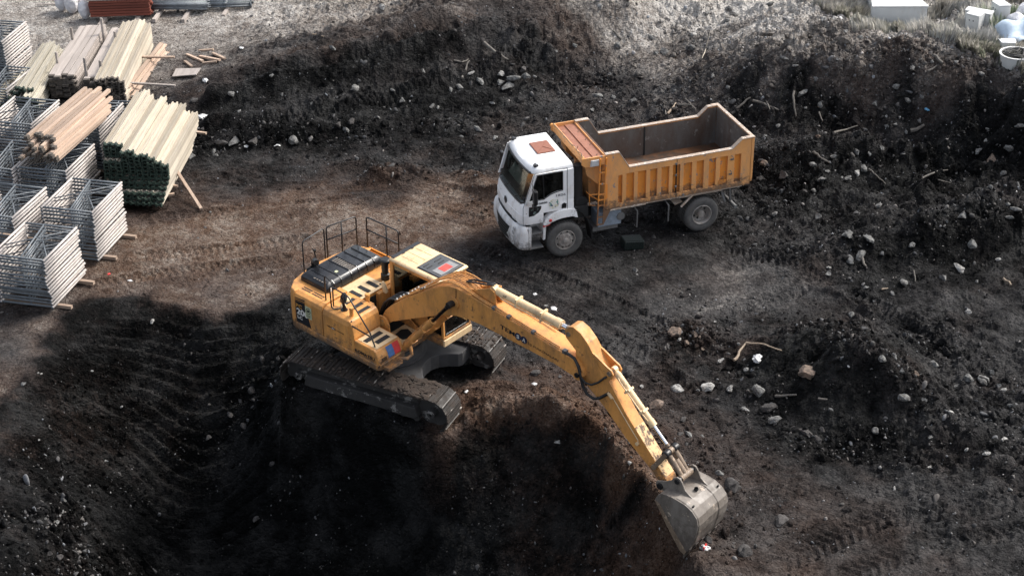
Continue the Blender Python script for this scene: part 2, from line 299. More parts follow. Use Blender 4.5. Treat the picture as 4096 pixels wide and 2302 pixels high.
_ln([(500,1060),(1000,930),(1500,860),(1900,800)], .50, .95); _ln([(3080,1330),(3250,1300),(3440,1345),(3600,1440),(3690,1560)], .20, .1); _ln([(3050,1420),(3250,1420),(3400,1480),(3520,1600)], .03, 0)
_tw = [S(a, b) for a, b, *_ in TP]
def shepard(P, V):
    P = np.array(P, float); V = np.array(V, float)
    def f(x, y):
        num = np.zeros(x.shape + (V.shape[1],)); den = np.zeros(x.shape)
        for p, v in zip(P, V):
            w_ = 1 / ((x - p[0]) ** 2 + (y - p[1]) ** 2 + .06) ** 2.4; num += w_[..., None] * v; den += w_
        return num / den[..., None]
    return f
tone_f = shepard([(p[0], p[1]) for p in _tw] + [(-80, 60), (80, 60), (0, 140), (0, 10)], [t[2:] for t in TP] + [(.6, .3), (.4, .2), (.7, .3), (.1, 0)])
TG = Grid(tone_f, -30, 30, 16, 100, .25)
def smooth01(a, b, x): t = np.clip((x - a) / (b - a), 0, 1); return t * t * (3 - 2 * t)
# areas that stay fairly even: (px, py, radius m) and how rough the rest is
def poly_dist(x, y, pts):
    best = np.full(np.shape(x), 1e9); par = np.zeros(np.shape(x)); side = np.zeros(np.shape(x)); L = 0
    for a, b in zip(pts[:-1], pts[1:]):
        d = np.array(b) - np.array(a); l = hypot(*d); d = d / l
        t = np.clip((x - a[0]) * d[0] + (y - a[1]) * d[1], 0, l); qx = x - a[0] - t * d[0]; qy = y - a[1] - t * d[1]; q = np.hypot(qx, qy)
        m = q < best; best = np.where(m, q, best); par = np.where(m, L + t, par); side = np.where(m, d[0] * qy - d[1] * qx, side); L += l
    return best, par, side
def W2(lst): return [tuple(S(a, b)[:2]) for a, b in lst]
LANE1 = W2([(450,1080),(1200,930),(1950,860),(2450,1080),(3000,1140)]); LANE2 = W2([(2450,1250),(2850,1500),(2980,1900),(3500,2200)])
TRACKS = [ (W2([(1900,990),(2150,1090),(2450,1210),(2750,1350),(2980,1520),(3080,1760)]), .3, .2, .04, .4), (W2([(1850,1070),(2100,1160),(2350,1290),(2600,1440),(2800,1620),(2900,1850)]), .3, .2, .035, .4), (W2([(2900,1010),(3200,1090),(3500,1220),(3750,1420),(3850,1700)]), .3, .2, .05, .5), (W2([(300,1160),(700,1090),(1130,1040)]), .28, .2, .03, .4), (W2([(650,870),(1100,830),(1500,790),(1900,880)]), .28, .2, .025, .4),
 # polyline, half width, spacing of the lugs, depth, chevron slant
 (W2([(2350,1360),(2600,1420),(2900,1300)]), .30, .19, .045, 0), (W2([(2560,1480),(2900,1580)]), .3, .19, .03, 0),
 (W2([(3030,2000),(3400,1900),(3800,1880),(4100,1800)]), .35, .24, .05, .7), (W2([(3120,2250),(3500,2080),(4096,1990)]), .38, .25, .055, .7), (W2([(3400,2302),(3700,2180),(4150,2120)]), .35, .25, .05, .7),
 (W2([(980,530),(1300,440),(1650,350),(1950,270),(2150,200)]), .34, .18, .05, 0), (W2([(1050,330),(1300,270),(1600,190),(1800,110)]), .32, .18, .045, 0),
 (W2([(3380,1170),(3640,1290),(3900,1480),(3990,1640)]), .30, .2, .06, .3), (W2([(3000,1250),(3300,1090),(3600,1010)]), .35, .2, .045, .4), (W2([(2900,1080),(3100,1010),(3350,960)]), .3, .2, .04, .4),
 (W2([(560,1030),(900,1000),(1200,960)]), .3, .2, .028, .2), (W2([(1500,700),(1800,760),(2060,840)]), .3, .2, .02, .4),(W2([(900,130),(1250,60),(1500,-20)]), .35, .2, .045, .2),
 (W2([(3650,1750),(3720,2000),(3760,2300)]), .32, .24, .045, .6), (W2([(2300,560),(2500,420),(2760,300)]), .32, .2, .03, .3),
]
RUTS = [ (W2([(1860,1690),(1930,1660),(2010,1630),(2120,1622),(2220,1630),(2300,1668),(2400,1745),(2480,1820),(2560,1915),(2640,2040),(2700,2140)]), .22, -.20),
 (W2([(300,1262),(400,1212),(560,1200),(760,1248),(950,1268),(1110,1262)]), .16, -.10), (W2([(60,1590),(150,1470),(240,1330),(300,1262)]), .2, -.08), # deeper wheel ruts and small ridges: polyline, half width, depth (negative = ridge)
 (W2([(3420,1230),(3700,1340),(3950,1560)]), .16, .10), (W2([(3250,1160),(3560,1230),(3830,1420)]), .18, -.10), (W2([(3600,1000),(3850,1080),(4096,1230)]), .2, .1),
 (W2([(2400,1480),(2700,1500),(3050,1340),(3200,1220)]), .2, -.06), (W2([(2900,1290),(3150,1190),(3380,1120)]), .14, .07), (W2([(2280,1340),(2560,1290),(2700,1260)]), .15, -.05),
 (W2([(950,820),(1300,760),(1700,720)]), .2, .05), (W2([(700,950),(1100,930),(1200,900)]), .18, .05), (W2([(1500,720),(1750,700),(1900,720),(2000,800)]), .35, -.28), (W2([(850,700),(1200,690),(1600,640)]), .3, -.18), (W2([(1000,860),(1300,840),(1550,790)]), .3, -.12),(W2([(1400,620),(1750,590),(2000,620)]), .3, -.2),
 (W2([(3500,720),(3750,690),(3900,640),(4150,560)]), .35, .30), (W2([(3450,960),(3650,860),(3900,740),(4150,660)]), .35, .30), (W2([(3300,1010),(3500,960),(3800,900),(4150,740)]), .4, -.34), (W2([(3000,640),(3200,600),(3450,600),(3650,640)]), .4, -.3), (W2([(3650,640),(3900,580),(4150,500)]), .4, -.3), (W2([(3100,840),(3400,800),(3700,790)]), .3, -.22), (W2([(3000,1120),(3500,1020)]), .22, -.14), (W2([(3650,1010),(3900,960),(4150,860)]), .3, -.25), (W2([(3550,1080),(3850,1010),(4150,930)]), .25, .18),
 (W2([(3750,1600),(3900,1800),(3960,2000)]), .2, -.08),(W2([(850,500),(1200,470),(1600,360),(2000,270)]), .3, -.30),(W2([(850,400),(1000,360),(1400,290),(1800,180),(2000,100)]), .32, -.34),(W2([(900,330),(1150,270),(1500,170),(1800,60)]), .3, -.3),(W2([(900,560),(1200,540),(1600,460),(1950,380)]), .35, -.28),(W2([(1050,240),(1300,170),(1600,80),(1800,0)]), .3, .2),
]
PITC = G(650, 1700, -2)
def height(x, y, detail=True):
    h = BG(x, y)[..., 0]; t = TG(x, y); tone, warm = t[..., 0], t[..., 1]
    # how lumpy the ground is
    gx = (BG(x + .4, y)[..., 0] - BG(x - .4, y)[..., 0]) / .8; gy = (BG(x, y + .4)[..., 0] - BG(x, y - .4)[..., 0]) / .8
    slope = np.hypot(gx, gy); patch = fbm(x, y, .22, 3, .6, 3)
    rough = .30 + .9 * np.clip(slope - .10, 0, .6) + .75 * patch
    berm = smooth01(5, 8, x) * smooth01(38.5, 42.5, y); rough = rough + .75 * berm
    rough = rough + .40 * smooth01(46, 49, y) * smooth01(-11, -8, x) * (1 - smooth01(3, 8, x)) + .25 * smooth01(5, 7, x) * smooth01(29, 31, y) * (1 - smooth01(38, 40, y))
    rough = np.clip(rough, .12, 1.35)
    yard = smooth01(-4, -8, x) * smooth01(30.5, 33, y) * (1 - smooth01(45, 48, y)); yard2 = smooth01(-8, -10.5, x) * smooth01(50, 53, y)
    lane = np.maximum(smooth01(3.2, 1.2, poly_dist(x, y, LANE1)[0]), smooth01(2.4, .8, poly_dist(x, y, LANE2)[0]))
    flat = np.exp(-(((x - .5) / 3.6) ** 2 + ((y - 38.8) / 1.7) ** 2)); rough = rough * (1 - .62 * lane) * (1 - .6 * yard) * (1 - .6 * yard2) * (1 - .6 * flat)
    md = np.exp(-(((x - 1.2) / 3.2) ** 2 + ((y - 30.5) / 3.2) ** 2)); h = h + .26 * (1 - .75 * md) * rough * fbm(x, y, .55, 3, .5, 0) + .13 * rough * fbm(x, y, 1.9, 3, .55, 2)
    if detail:
        w1 = x + .06 * fbm(x, y, 6, 2, .5, 1), y + .06 * fbm(x, y, 6, 2, .5, 2); m1 = np.clip(.55 + 1.6 * fbm(x, y, .6, 2, .5, 9), .05, 1.2); m2 = np.clip(.6 + 1.6 * fbm(x, y, 1.1, 2, .5, 6), .1, 1.2)
        h = h + .24 * rough * m1 * clods(w1[0], w1[1], 2.3, .55, 0) + .13 * rough * m2 * clods(w1[0], w1[1], 4.6, .7, 1) + .065 * (rough * .8 + .15) * clods(w1[0], w1[1], 8.5, .75, 2) + .05 * rough * fbm(x, y, 9, 3, .6, 4) - .05 * rough
    # teeth marks down the far wall of the pit
    pit = smooth01(-.03, -.3, BG(x, y)[..., 0]) * smooth01(-2.2, -3.2, x + .25 * (y - 33)) * smooth01(-3.9, -3.0, BG(x, y)[..., 0])
    wv = y + .10 * (x + 9) + .5 * fbm(x, y, .35, 2, .5, 6) + .12 * np.sin(x * 1.3)
    ph = wv / .33; saw = ph - np.floor(ph); h = h + pit * .23 * (.5 - np.where(saw < .5, saw / .5, (1 - saw) / .5)) * (1 + .9 * fbm(x, y, .8, 2, .5, 7))
    for pts, hw, sp, dp, sl_ in TRACKS:
        xs = [p[0] for p in pts]; ys = [p[1] for p in pts]
        m = (x > min(xs) - 1) & (x < max(xs) + 1) & (y > min(ys) - 1) & (y < max(ys) + 1)
        if not np.any(m): continue
        d, s_, sd = poly_dist(x[m], y[m], pts); k = smooth01(hw, hw * .75, d)
        fade = np.clip(.75 + 1.3 * fbm(x[m], y[m], .7, 2, .5, 8), 0, 1)
        w_ = np.abs(sd) * sl_ + s_ + .07 * fbm(x[m], y[m], 2.5, 2, .5, 9)
        h[m] = h[m] + k * fade * (1.5 * dp * np.clip(np.sin(w_ / sp * 2 * pi) * 1.4, -1, 1) * .5 - .045) + (.4 + .6 * fade) * .055 * np.exp(-((d - hw * 1.15) / .08) ** 2)
    for pts, hw, dp in RUTS:
        xs = [p[0] for p in pts]; ys = [p[1] for p in pts]
        m = (x > min(xs) - 1) & (x < max(xs) + 1) & (y > min(ys) - 1) & (y < max(ys) + 1)
        if not np.any(m): continue
        d, s_, sd = poly_dist(x[m], y[m], pts); h[m] = h[m] - dp * np.exp(-(d / hw) ** 2) * np.clip(1 + 1.2 * fbm(x[m], y[m], .9, 2, .5, 3), .1, 1.6)
    # flattened where the machines stand
    for fx, fy, fz, fr in FLATS:
        d = np.hypot(x - fx, y - fy); k = smooth01(fr * 1.6, fr * .8, d); h = h * (1 - k) + (fz + .012 * fbm(x, y, 6, 2)) * k
    return h
# frames of the two machines (used for the flattened ground too)
def Rzyx(a, p, r): return Matrix.Rotation(a, 3, 'Z') @ Matrix.Rotation(p, 3, 'Y') @ Matrix.Rotation(r, 3, 'X')
TRK_R, TRK_T = Rzyx(radians(198.219), .0, .0), Vector((5.0604, 43.3172, 0))
EXC_R, EXC_T = Rzyx(radians(-25.775), radians(2.300), radians(1.621)), Vector((-2.893, 34.217, .525)); SWING = radians(-15.824)
def TW(x, y, z): return TRK_R @ Vector((x, y, z)) + TRK_T
def EW(x, y, z): return EXC_R @ Vector((x, y, z)) + EXC_T
FLATS = []
for a, b in ((4.13, 1.1), (4.13, -1.1), (0, 1.05), (0, -1.05)):
    q = TW(a, b, 0); FLATS.append((q.x, q.y, -.02, .42))
for s_ in (-1, 1):
    for a in (-1.75, -1.3, -.85, -.4, .05, .5, .95, 1.4, 1.75):
        q = EW(a, (1.24 if s_ > 0 else 1.50) * s_, 0); FLATS.append((q.x, q.y, q.z + (.10 if s_ > 0 or a > 1.2 else .27), .40 if s_ > 0 else .46))
# ---- the ground sheet
def axis(vals):
    return np.array(sorted(set(np.round(vals, 4))))
xs = axis(np.concatenate([np.arange(-21, 21, .058), -21 - np.cumsum(.058 * 1.16 ** np.arange(1, 62)), 21 + np.cumsum(.058 * 1.16 ** np.arange(1, 62))]))
ysl = [25.5]
while ysl[-1] < 86: ysl.append(ysl[-1] + .050 + .0013 * max(0, ysl[-1] - 26))
ys = axis(np.concatenate([ysl, 25.5 - np.cumsum(.06 * 1.2 ** np.arange(1, 28)), 86 + np.cumsum(.13 * 1.2 ** np.arange(1, 40))]))
X, Y = np.meshgrid(xs, ys, indexing='ij'); Z = height(X, Y)
nx, ny = X.shape
me = bpy.data.meshes.new("ground"); nv = nx * ny
me.vertices.add(nv); me.vertices.foreach_set("co", np.stack([X, Y, Z], -1).astype(np.float32).ravel())
idx = np.arange(nv).reshape(nx, ny); q = np.stack([idx[:-1, :-1], idx[1:, :-1], idx[1:, 1:], idx[:-1, 1:]], -1).reshape(-1, 4)
me.loops.add(q.size); me.polygons.add(len(q)); me.loops.foreach_set("vertex_index", q.ravel().astype(np.int32))
me.polygons.foreach_set("loop_start", (np.arange(len(q)) * 4).astype(np.int32))
me.update(calc_edges=True); me.shade_flat()
tw = TG(X, Y); at = me.attributes.new("soil", 'FLOAT_COLOR', 'POINT')
wx_ = X + .5 * fbm(X, Y, .8, 3, .6, 1); wy_ = Y + .5 * fbm(X, Y, .8, 3, .6, 8); tw = TG(wx_, wy_)
tone = np.clip(tw[..., 0] + .10 * fbm(X, Y, .9, 4, .6, 2) + .08 * fbm(X, Y, 4, 3, .6, 6), 0, 1)
ca = np.stack([tone, np.clip(tw[..., 1] + .25 * fbm(X, Y, .8, 3, .6, 5), 0, 1), tone * 0, tone * 0 + 1], -1).astype(np.float32)
at.data.foreach_set("color", ca.ravel())
ground = bpy.data.objects.new("ground", me); COL.objects.link(ground); ground['kind'] = 'structure'
def soil_mat(name, attr=True, tone_add=0.0):
    m, n, b = mat_new(name)
    a = N(n, "ShaderNodeAttribute"); a.attribute_name = "soil"; sp = N(n, "ShaderNodeSeparateColor"); n.links.new(a.outputs['Color'], sp.inputs[0])
    fine = noise(n, 26, 6, .75); ad = N(n, "ShaderNodeMath"); ad.operation = 'MULTIPLY_ADD'
    n.links.new(fine, ad.inputs[0]); ad.inputs[1].default_value = .50; ad.inputs[2].default_value = -.25 + tone_add
    tc = N(n, "ShaderNodeTexCoord"); cur = sp.outputs[0]; cur2 = ad.outputs[0]
    def madd(a_, b_, k_):
        q = N(n, "ShaderNodeMath"); q.operation = 'MULTIPLY_ADD'; n.links.new(a_, q.inputs[0]); q.inputs[1].default_value = k_; n.links.new(b_, q.inputs[2]); return q.outputs[0]
    for sc_, k_ in ((5.5, .11), (13, .13), (34, .11)):   # crumbs, each of its own shade
        vv = N(n, "ShaderNodeTexVoronoi"); vv.inputs['Scale'].default_value = sc_; ww = N(n, "ShaderNodeTexNoise"); ww.inputs['Scale'].default_value = sc_ * 1.5; ww.inputs['Detail'].default_value = 3; n.links.new(tc.outputs['Object'], ww.inputs['Vector'])
        mm = N(n, "ShaderNodeMix"); mm.data_type = 'RGBA'; mm.blend_type = 'LINEAR_LIGHT'; mm.inputs[0].default_value = .9 / sc_; n.links.new(tc.outputs['Object'], mm.inputs[6]); n.links.new(ww.outputs['Color'], mm.inputs[7]); n.links.new(mm.outputs[2], vv.inputs['Vector'])
        s3 = N(n, "ShaderNodeSeparateColor"); n.links.new(vv.outputs['Color'], s3.inputs[0]); h_ = N(n, "ShaderNodeMath"); h_.operation = 'SUBTRACT'; n.links.new(s3.outputs[0], h_.inputs[0]); h_.inputs[1].default_value = .5
        cur2 = madd(h_.outputs[0], cur2, k_)
    pt_ = ramp(n, noise(n, 1.6, 9, .72, loc=(9, 2, 4)), [(.44, 0.0), (.56, 1.0)]); p5 = N(n, "ShaderNodeMath"); p5.operation = 'SUBTRACT'; n.links.new(pt_, p5.inputs[0]); p5.inputs[1].default_value = .5; cur2 = madd(p5.outputs[0], cur2, .09)
    # the change of shade grows with the painted soil tone
    sq = N(n, "ShaderNodeMapRange"); n.links.new(sp.outputs[0], sq.inputs[0]); sq.inputs[3].default_value = .65; sq.inputs[4].default_value = 1.1
    mlt = N(n, "ShaderNodeMath"); mlt.operation = 'MULTIPLY'; n.links.new(cur2, mlt.inputs[0]); n.links.new(sq.outputs[0], mlt.inputs[1])
    su = N(n, "ShaderNodeMath"); su.operation = 'ADD'; n.links.new(sp.outputs[0], su.inputs[0]); n.links.new(mlt.outputs[0], su.inputs[1])
    cold = ramp(n, su.outputs[0], [(0, (0.0022, 0.0025, 0.0027)), (.12, (0.0066, 0.0066, 0.0069)), (.28, (0.0265, 0.0258, 0.0265)), (.48, (0.0626, 0.0596, 0.0589)), (.72, (0.2429, 0.2277, 0.2125)), (.95, (0.5060, 0.4858, 0.4605))])
    warm = ramp(n, su.outputs[0], [(0, (0.0031, 0.0025, 0.0019)), (.12, (0.0137, 0.0081, 0.0056)), (.28, (0.0560, 0.0300, 0.0185)), (.48, (0.1080, 0.0700, 0.0500)), (.72, (0.2530, 0.2125, 0.1771)), (.95, (0.5060, 0.4756, 0.4352))])
    c = mix(n, sp.outputs[1], cold, warm)
    # pale grit pressed into the earth
    vt = N(n, "ShaderNodeTexVoronoi"); vt.inputs['Scale'].default_value = 22; n.links.new(tc.outputs['Object'], vt.inputs['Vector'])
    g = ramp(n, vt.outputs['Distance'], [(.10, 1.0), (.17, 0.0)]); sel = ramp(n, vt.outputs['Color'], [(.84, 0.0), (.88, 1.0)])
    mu = N(n, "ShaderNodeMath"); mu.operation = 'MULTIPLY'; n.links.new(g, mu.inputs[0]); n.links.new(sel, mu.inputs[1])
    mu2 = N(n, "ShaderNodeMath"); mu2.operation = 'MULTIPLY'; n.links.new(mu.outputs[0], mu2.inputs[0]); mu2.inputs[1].default_value = .8
    c = mix(n, mu2.outputs[0], c, (.30, .29, .28))
    n.links.new(c, b.inputs['Base Color'])
    r = ramp(n, noise(n, 3, 5), [(.35, .62), (.6, .92)]); n.links.new(r, b.inputs['Roughness']); n.links.new(ramp(n, noise(n, .9, 5, .65, loc=(1, 5, 2)), [(.45, .06), (.62, .30)]), b.inputs['Specular IOR Level'])
    def vb(scale, dist, prev, st=1.0):
        t = N(n, "ShaderNodeTexVoronoi"); t.inputs['Scale'].default_value = scale; t.inputs['Randomness'].default_value = 1
        wn = N(n, "ShaderNodeTexNoise"); wn.inputs['Scale'].default_value = scale * .8; n.links.new(tc.outputs['Object'], wn.inputs['Vector'])
        mx_ = N(n, "ShaderNodeMix"); mx_.data_type = 'RGBA'; mx_.blend_type = 'LINEAR_LIGHT'; mx_.inputs[0].default_value = .6 / scale; n.links.new(tc.outputs['Object'], mx_.inputs[6]); n.links.new(wn.outputs['Color'], mx_.inputs[7]); n.links.new(mx_.outputs[2], t.inputs['Vector'])
        iv = N(n, "ShaderNodeMath"); iv.operation = 'SUBTRACT'; iv.inputs[0].default_value = 1; n.links.new(t.outputs['Distance'], iv.inputs[1])
        bp = N(n, "ShaderNodeBump"); bp.inputs['Strength'].default_value = st; bp.inputs['Distance'].default_value = dist; n.links.new(iv.outputs[0], bp.inputs['Height'])
        if prev: n.links.new(prev.outputs[0], bp.inputs['Normal'])
        return bp
    b0 = vb(7, .10, None); b1 = vb(17, .05, b0); n2 = noise(n, 30, 8, .8)
    b2 = N(n, "ShaderNodeBump"); b2.inputs['Strength'].default_value = 1.0; b2.inputs['Distance'].default_value = .035; n.links.new(n2, b2.inputs['Height']); n.links.new(b1.outputs[0], b2.inputs['Normal'])
    n.links.new(b2.outputs[0], b.inputs['Normal'])
    return m
M_SOIL = soil_mat("soil"); me.materials.append(M_SOIL)
class ZG:   # quick look-up of the finished ground
    def __call__(s, x, y):
        x = np.asarray(x, float); y = np.asarray(y, float)
        i = np.clip(np.searchsorted(xs, x) - 1, 0, nx - 2); j = np.clip(np.searchsorted(ys, y) - 1, 0, ny - 2)
        a = np.clip((x - xs[i]) / (xs[i + 1] - xs[i]), 0, 1); b = np.clip((y - ys[j]) / (ys[j + 1] - ys[j]), 0, 1)
        return Z[i, j] * (1 - a) * (1 - b) + Z[i + 1, j] * a * (1 - b) + Z[i, j + 1] * (1 - a) * b + Z[i + 1, j + 1] * a * b
gz = ZG()
def hit(px, py):
    d = ray(px, py); t0 = (5 - CAMH) / d[2]; t1 = (-6 - CAMH) / d[2]; t = np.linspace(t0, t1, 900)
    P = CAMP + t[:, None] * d; below = P[:, 2] < gz(P[:, 0], P[:, 1]); k = int(np.argmax(below)); return Vector(P[max(k, 1)])
def depth_m(p): return (np.array(p) - CAMP) @ FV
# ---------------------------------------------------------------- stones
def rock_mesh(name, seed, sub=2, cuts=9, elong=1.0):
    r = random.Random(seed); bm = bmesh.new(); bmesh.ops.create_icosphere(bm, subdivisions=sub, radius=1)
    pl = []
    for _ in range(cuts):
        d = Vector((r.gauss(0, 1), r.gauss(0, 1), r.gauss(0, 1))).normalized(); pl.append((d, r.uniform(.42, .80)))
    off = [r.uniform(0, 50) for _ in range(3)]
    from mathutils import noise as mn
    for v in bm.verts:
        for d, k in pl:
            e = v.co.dot(d) - k
            if e > 0: v.co -= d * e * .97
        v.co *= 1 + .16 * mn.noise(v.co * 1.8 + Vector(off)) + .04 * mn.noise(v.co * 5 + Vector(off))
        v.co.x *= elong
    me = bpy.data.meshes.new(name); bm.to_mesh(me); bm.free(); return me
def stone_mat(name, col, dark=.35):
    m, n, b = mat_new(name); oi = N(n, "ShaderNodeObjectInfo")
    c = mix(n, ramp(n, noise(n, 2.6, 7, .7), [(.3, 0.0), (.7, 1.0)]), tuple(x * .62 for x in col), tuple(min(1, x * 1.2) for x in col))
    # earth clinging to the stone
    c = mix(n, ramp(n, noise(n, 1.7, 6, .7, loc=(4, 1, 2)), [(.46, 0.0), (.60, .85)]), c, tuple(dark * x for x in (.09, .08, .075)))
    n.links.new(c, b.inputs['Base Color']); b.inputs['Roughness'].default_value = .85; bump(n, b, noise(n, 6, 8, .7), .6, .05); return m
M_ST = {'grey': stone_mat("grey_stone", (.17, .17, .165)), 'pale': stone_mat("pale_stone", (.34, .335, .32), .9), 'brown': stone_mat("brown_stone", (.20, .145, .11)), 'dark': stone_mat("dark_stone", (.055, .05, .048), .25)}
ROCKV = {k: [] for k in M_ST}
for k in M_ST:
    for i in range(6):
        r_ = rock_mesh("rock", hash_ := (i * 13 + len(k) * 7), 3, 9 + i, (1.0, 1.25, 1.1, 1.5, 1.0, 1.35)[i]); r_.materials.append(M_ST[k])
        ROCKV[k].append(r_)
def rock(px, py, rad, kind='grey', shape=None, flat=.78, label=None, group=None, tall=False):
    """rad in pixels of the 4096 wide picture"""
    p = hit(px, py + rad * .45); R_ = 1.1 * rad * depth_m(p) / FPX
    m = ROCKV[kind][random.randrange(6) if shape is None else shape]
    o = bpy.data.objects.new("rock", m); COL.objects.link(o); g = random.uniform
    fl = 1.25 if tall else flat
    o.scale = (R_ * g(.92, 1.08), R_ * g(.82, 1.0), R_ * fl * g(.85, 1.05)); o.rotation_euler = (g(-.35, .35), g(-.35, .35), g(0, 6.28))
    o.location = (p.x, p.y, p.z + R_ * fl * .22)
    return tag(o, label, 'rock', group)
def pebbles(name, n, rfun, mat, kinds, minr, maxr, sub=1, power=2.6, sunk=.25, soil=False):
    """many small stones in one mesh; rfun(x, y) -> chance"""
    base = []
    for i in range(6):
        mm = rock_mesh("tmp", 900 + i, sub, 11); v = np.array([q.co for q in mm.vertices]); f = np.array([p.vertices for p in mm.polygons]); base.append((v, f)); bpy.data.meshes.remove(mm)
    K_ = 6 if n > 5300 and rfun is dens or rfun is dens_gravel else 24; xx = rng.uniform(-19, 19, n * K_); yy = 25.5 + (80 - 25.5) * rng.random(n * K_) ** 1.1
    k = rng.random(n * K_) < rfun(xx, yy); xx, yy = xx[k][:n], yy[k][:n]; m_ = len(xx); zz = gz(xx, yy)
    rr = minr * (1 - rng.random(m_) * (1 - (minr / maxr) ** power)) ** (-1 / power)
    V = []; F = []; C = []; off = 0; tn = TG(xx, yy)
    for i in range(m_):
        v, f = base[i % 6]; a, b_, c_ = rng.uniform(0, 6.28, 3); R_ = np.array(Euler((a, b_, c_)).to_matrix())
        s = rr[i] * np.array([rng.uniform(.8, 1.7), rng.uniform(.65, 1.15), rng.uniform(.4, .9)])
        V.append((v * s) @ R_.T + np.array([xx[i], yy[i], zz[i] + rr[i] * (.42 - sunk)])); F.append(f + off); off += len(v)
        if soil: c = (tn[i, 0], tn[i, 1], 0, 1)
        else:
            g0 = kinds[rng.integers(len(kinds))]; g0 = g0 * rng.uniform(.7, 1.3); wv_ = rng.uniform(.9, 1.08); c = (min(1, g0 * 1.03 * wv_), min(1, g0), min(1, g0 / wv_), 1)
        C.append(np.tile(c, (len(v), 1)))
    V = np.concatenate(V); F = np.concatenate(F); C = np.concatenate(C)
    me = bpy.data.meshes.new(name); me.vertices.add(len(V)); me.vertices.foreach_set("co", V.astype(np.float32).ravel())
    me.loops.add(F.size); me.polygons.add(len(F)); me.loops.foreach_set("vertex_index", F.ravel().astype(np.int32)); me.polygons.foreach_set("loop_start", (np.arange(len(F)) * 3).astype(np.int32)); me.update(calc_edges=True)
    a = me.attributes.new("soil", 'FLOAT_COLOR', 'POINT'); a.data.foreach_set("color", C.astype(np.float32).ravel()); me.materials.append(mat)
    o = bpy.data.objects.new(name, me); COL.objects.link(o); o['kind'] = 'stuff'; return o
def m_gravel():
    m, n, b = mat_new("gravel"); a = N(n, "ShaderNodeAttribute"); a.attribute_name = "soil"
    c = mix(n, ramp(n, noise(n, 18, 5, .7), [(.35, 0.0), (.75, .75)]), a.outputs['Color'], (.03, .027, .025)); n.links.new(c, b.inputs['Base Color']); b.inputs['Roughness'].default_value = .85; return m
def dens(x, y):
    t = TG(x, y)[..., 0]; d = .06 + 1.5 * np.clip(fbm(x, y, .45, 4, .7, 7) + .02, 0, 1) ** 1.3
    d = d + .55 * smooth01(3, 7, x) * smooth01(40, 44, y) + .25 * smooth01(6, 9, x) + .35 * smooth01(-10, -6, x) * smooth01(44, 47, y)
    d = d * (1 - .75 * smooth01(-6, -9, x) * smooth01(33, 35, y) * (1 - smooth01(44, 46, y)))
    gra = smooth01(5, 7.5, x) * smooth01(54, 56.5, y) ; d = d * (1 - .9 * gra)
    pitm = smooth01(-.3, -1.2, BG(x, y)[..., 0]); return np.clip(d * (1 - .45 * pitm), .02, 1)
def dens_gravel(x, y):
    t = TG(x, y)[..., 0]; return np.clip(smooth01(.5, .85, t) * smooth01(-3, 0, x) * (1 - smooth01(7, 8, x) * smooth01(53.5, 55.5, y)), 0, 1)
# ================================================================ THE EXCAVATOR
ORA = (.66, .30, .080)
M_YEL = paint("machine_yellow_paint", ORA, .45, (.19, .105, .05), .8, (.24, .12, .05), .36, 2.6, mud=(1.15, 1.9))
M_YELT = paint("machine_pale_sheen_paint", (.74, .54, .31), .45, (.32, .22, .13), .7, (.25, .16, .09), .3, scale=2.6)  # paler copy of the machine yellow: sheen on the roof painted in
M_YELW = paint("machine_worn_paint", (.62, .33, .09), .5, (.10, .06, .035), .95, (.17, .12, .085), .75, 3.0)
M_BLK = plain("black_steel", (.012, .012, .013), .38)
M_BLKG = paint("black_gloss_cover", (.010, .011, .014), .22, (.05, .045, .04), .25, scale=3)
M_RUB = plain("black_hose_rubber", (.013, .014, .016), .55)
M_GRIP = plain("black_grip_tape", (.016, .016, .018), .9, scale=60, var=.6)
M_CHR = plain("chrome_rod", (.72, .72, .74), .12, 1.0, .1, 4, 0)
M_STEEL = paint("worn_bucket_steel", (.21, .185, .16), .48, (.055, .042, .032), 1.0, (.40, .33, .26), .35, 2.6, mud=(.0, 1.5))
M_LINK = paint("worn_link_steel", (.20, .145, .10), .5, (.05, .035, .025), .7, (.36, .27, .19), .5, 5)
M_TRK = paint("earthy_track_steel", (.016, .013, .011), .7, (.045, .032, .024), .8, (.11, .095, .085), .22, 3.2, streak=False)
M_GRO = plain("polished_grouser", (.34, .32, .30), .35, .7, .5, 7)
M_FRM = paint("muddy_track_frame", (.030, .028, .027), .85, (.010, .009, .008), .75, (.17, .16, .15), .55, 1.6)
M_CARB = paint("dusty_carbody_steel", (.036, .036, .038), .75, (.02, .018, .016), .6, (.16, .15, .145), .15, 2.0, streak=False)
M_INT = plain("dark_interior", (.010, .011, .011), .8)
M_SEAT = plain("seat_fabric", (.06, .065, .07), .8)
M_RED = plain("faded_red_sticker", (.55, .035, .035), .6, var=.15); M_BLUE = plain("faded_blue_sticker", (.05, .13, .32), .6, var=.25, scale=14)
M_DECBLK = plain("black_decal", (.010, .011, .014), .5, bmp=0); M_WHT = plain("white_lettering", (.62, .60, .56), .6, bmp=0); M_NAVY = plain("navy_emblem", (.012, .02, .05), .5, bmp=0)
M_ORL = plain("orange_lettering", (.60, .28, .05), .6, bmp=0); M_STK = plain("pale_green_sticker", (.40, .42, .27), .6, bmp=0)
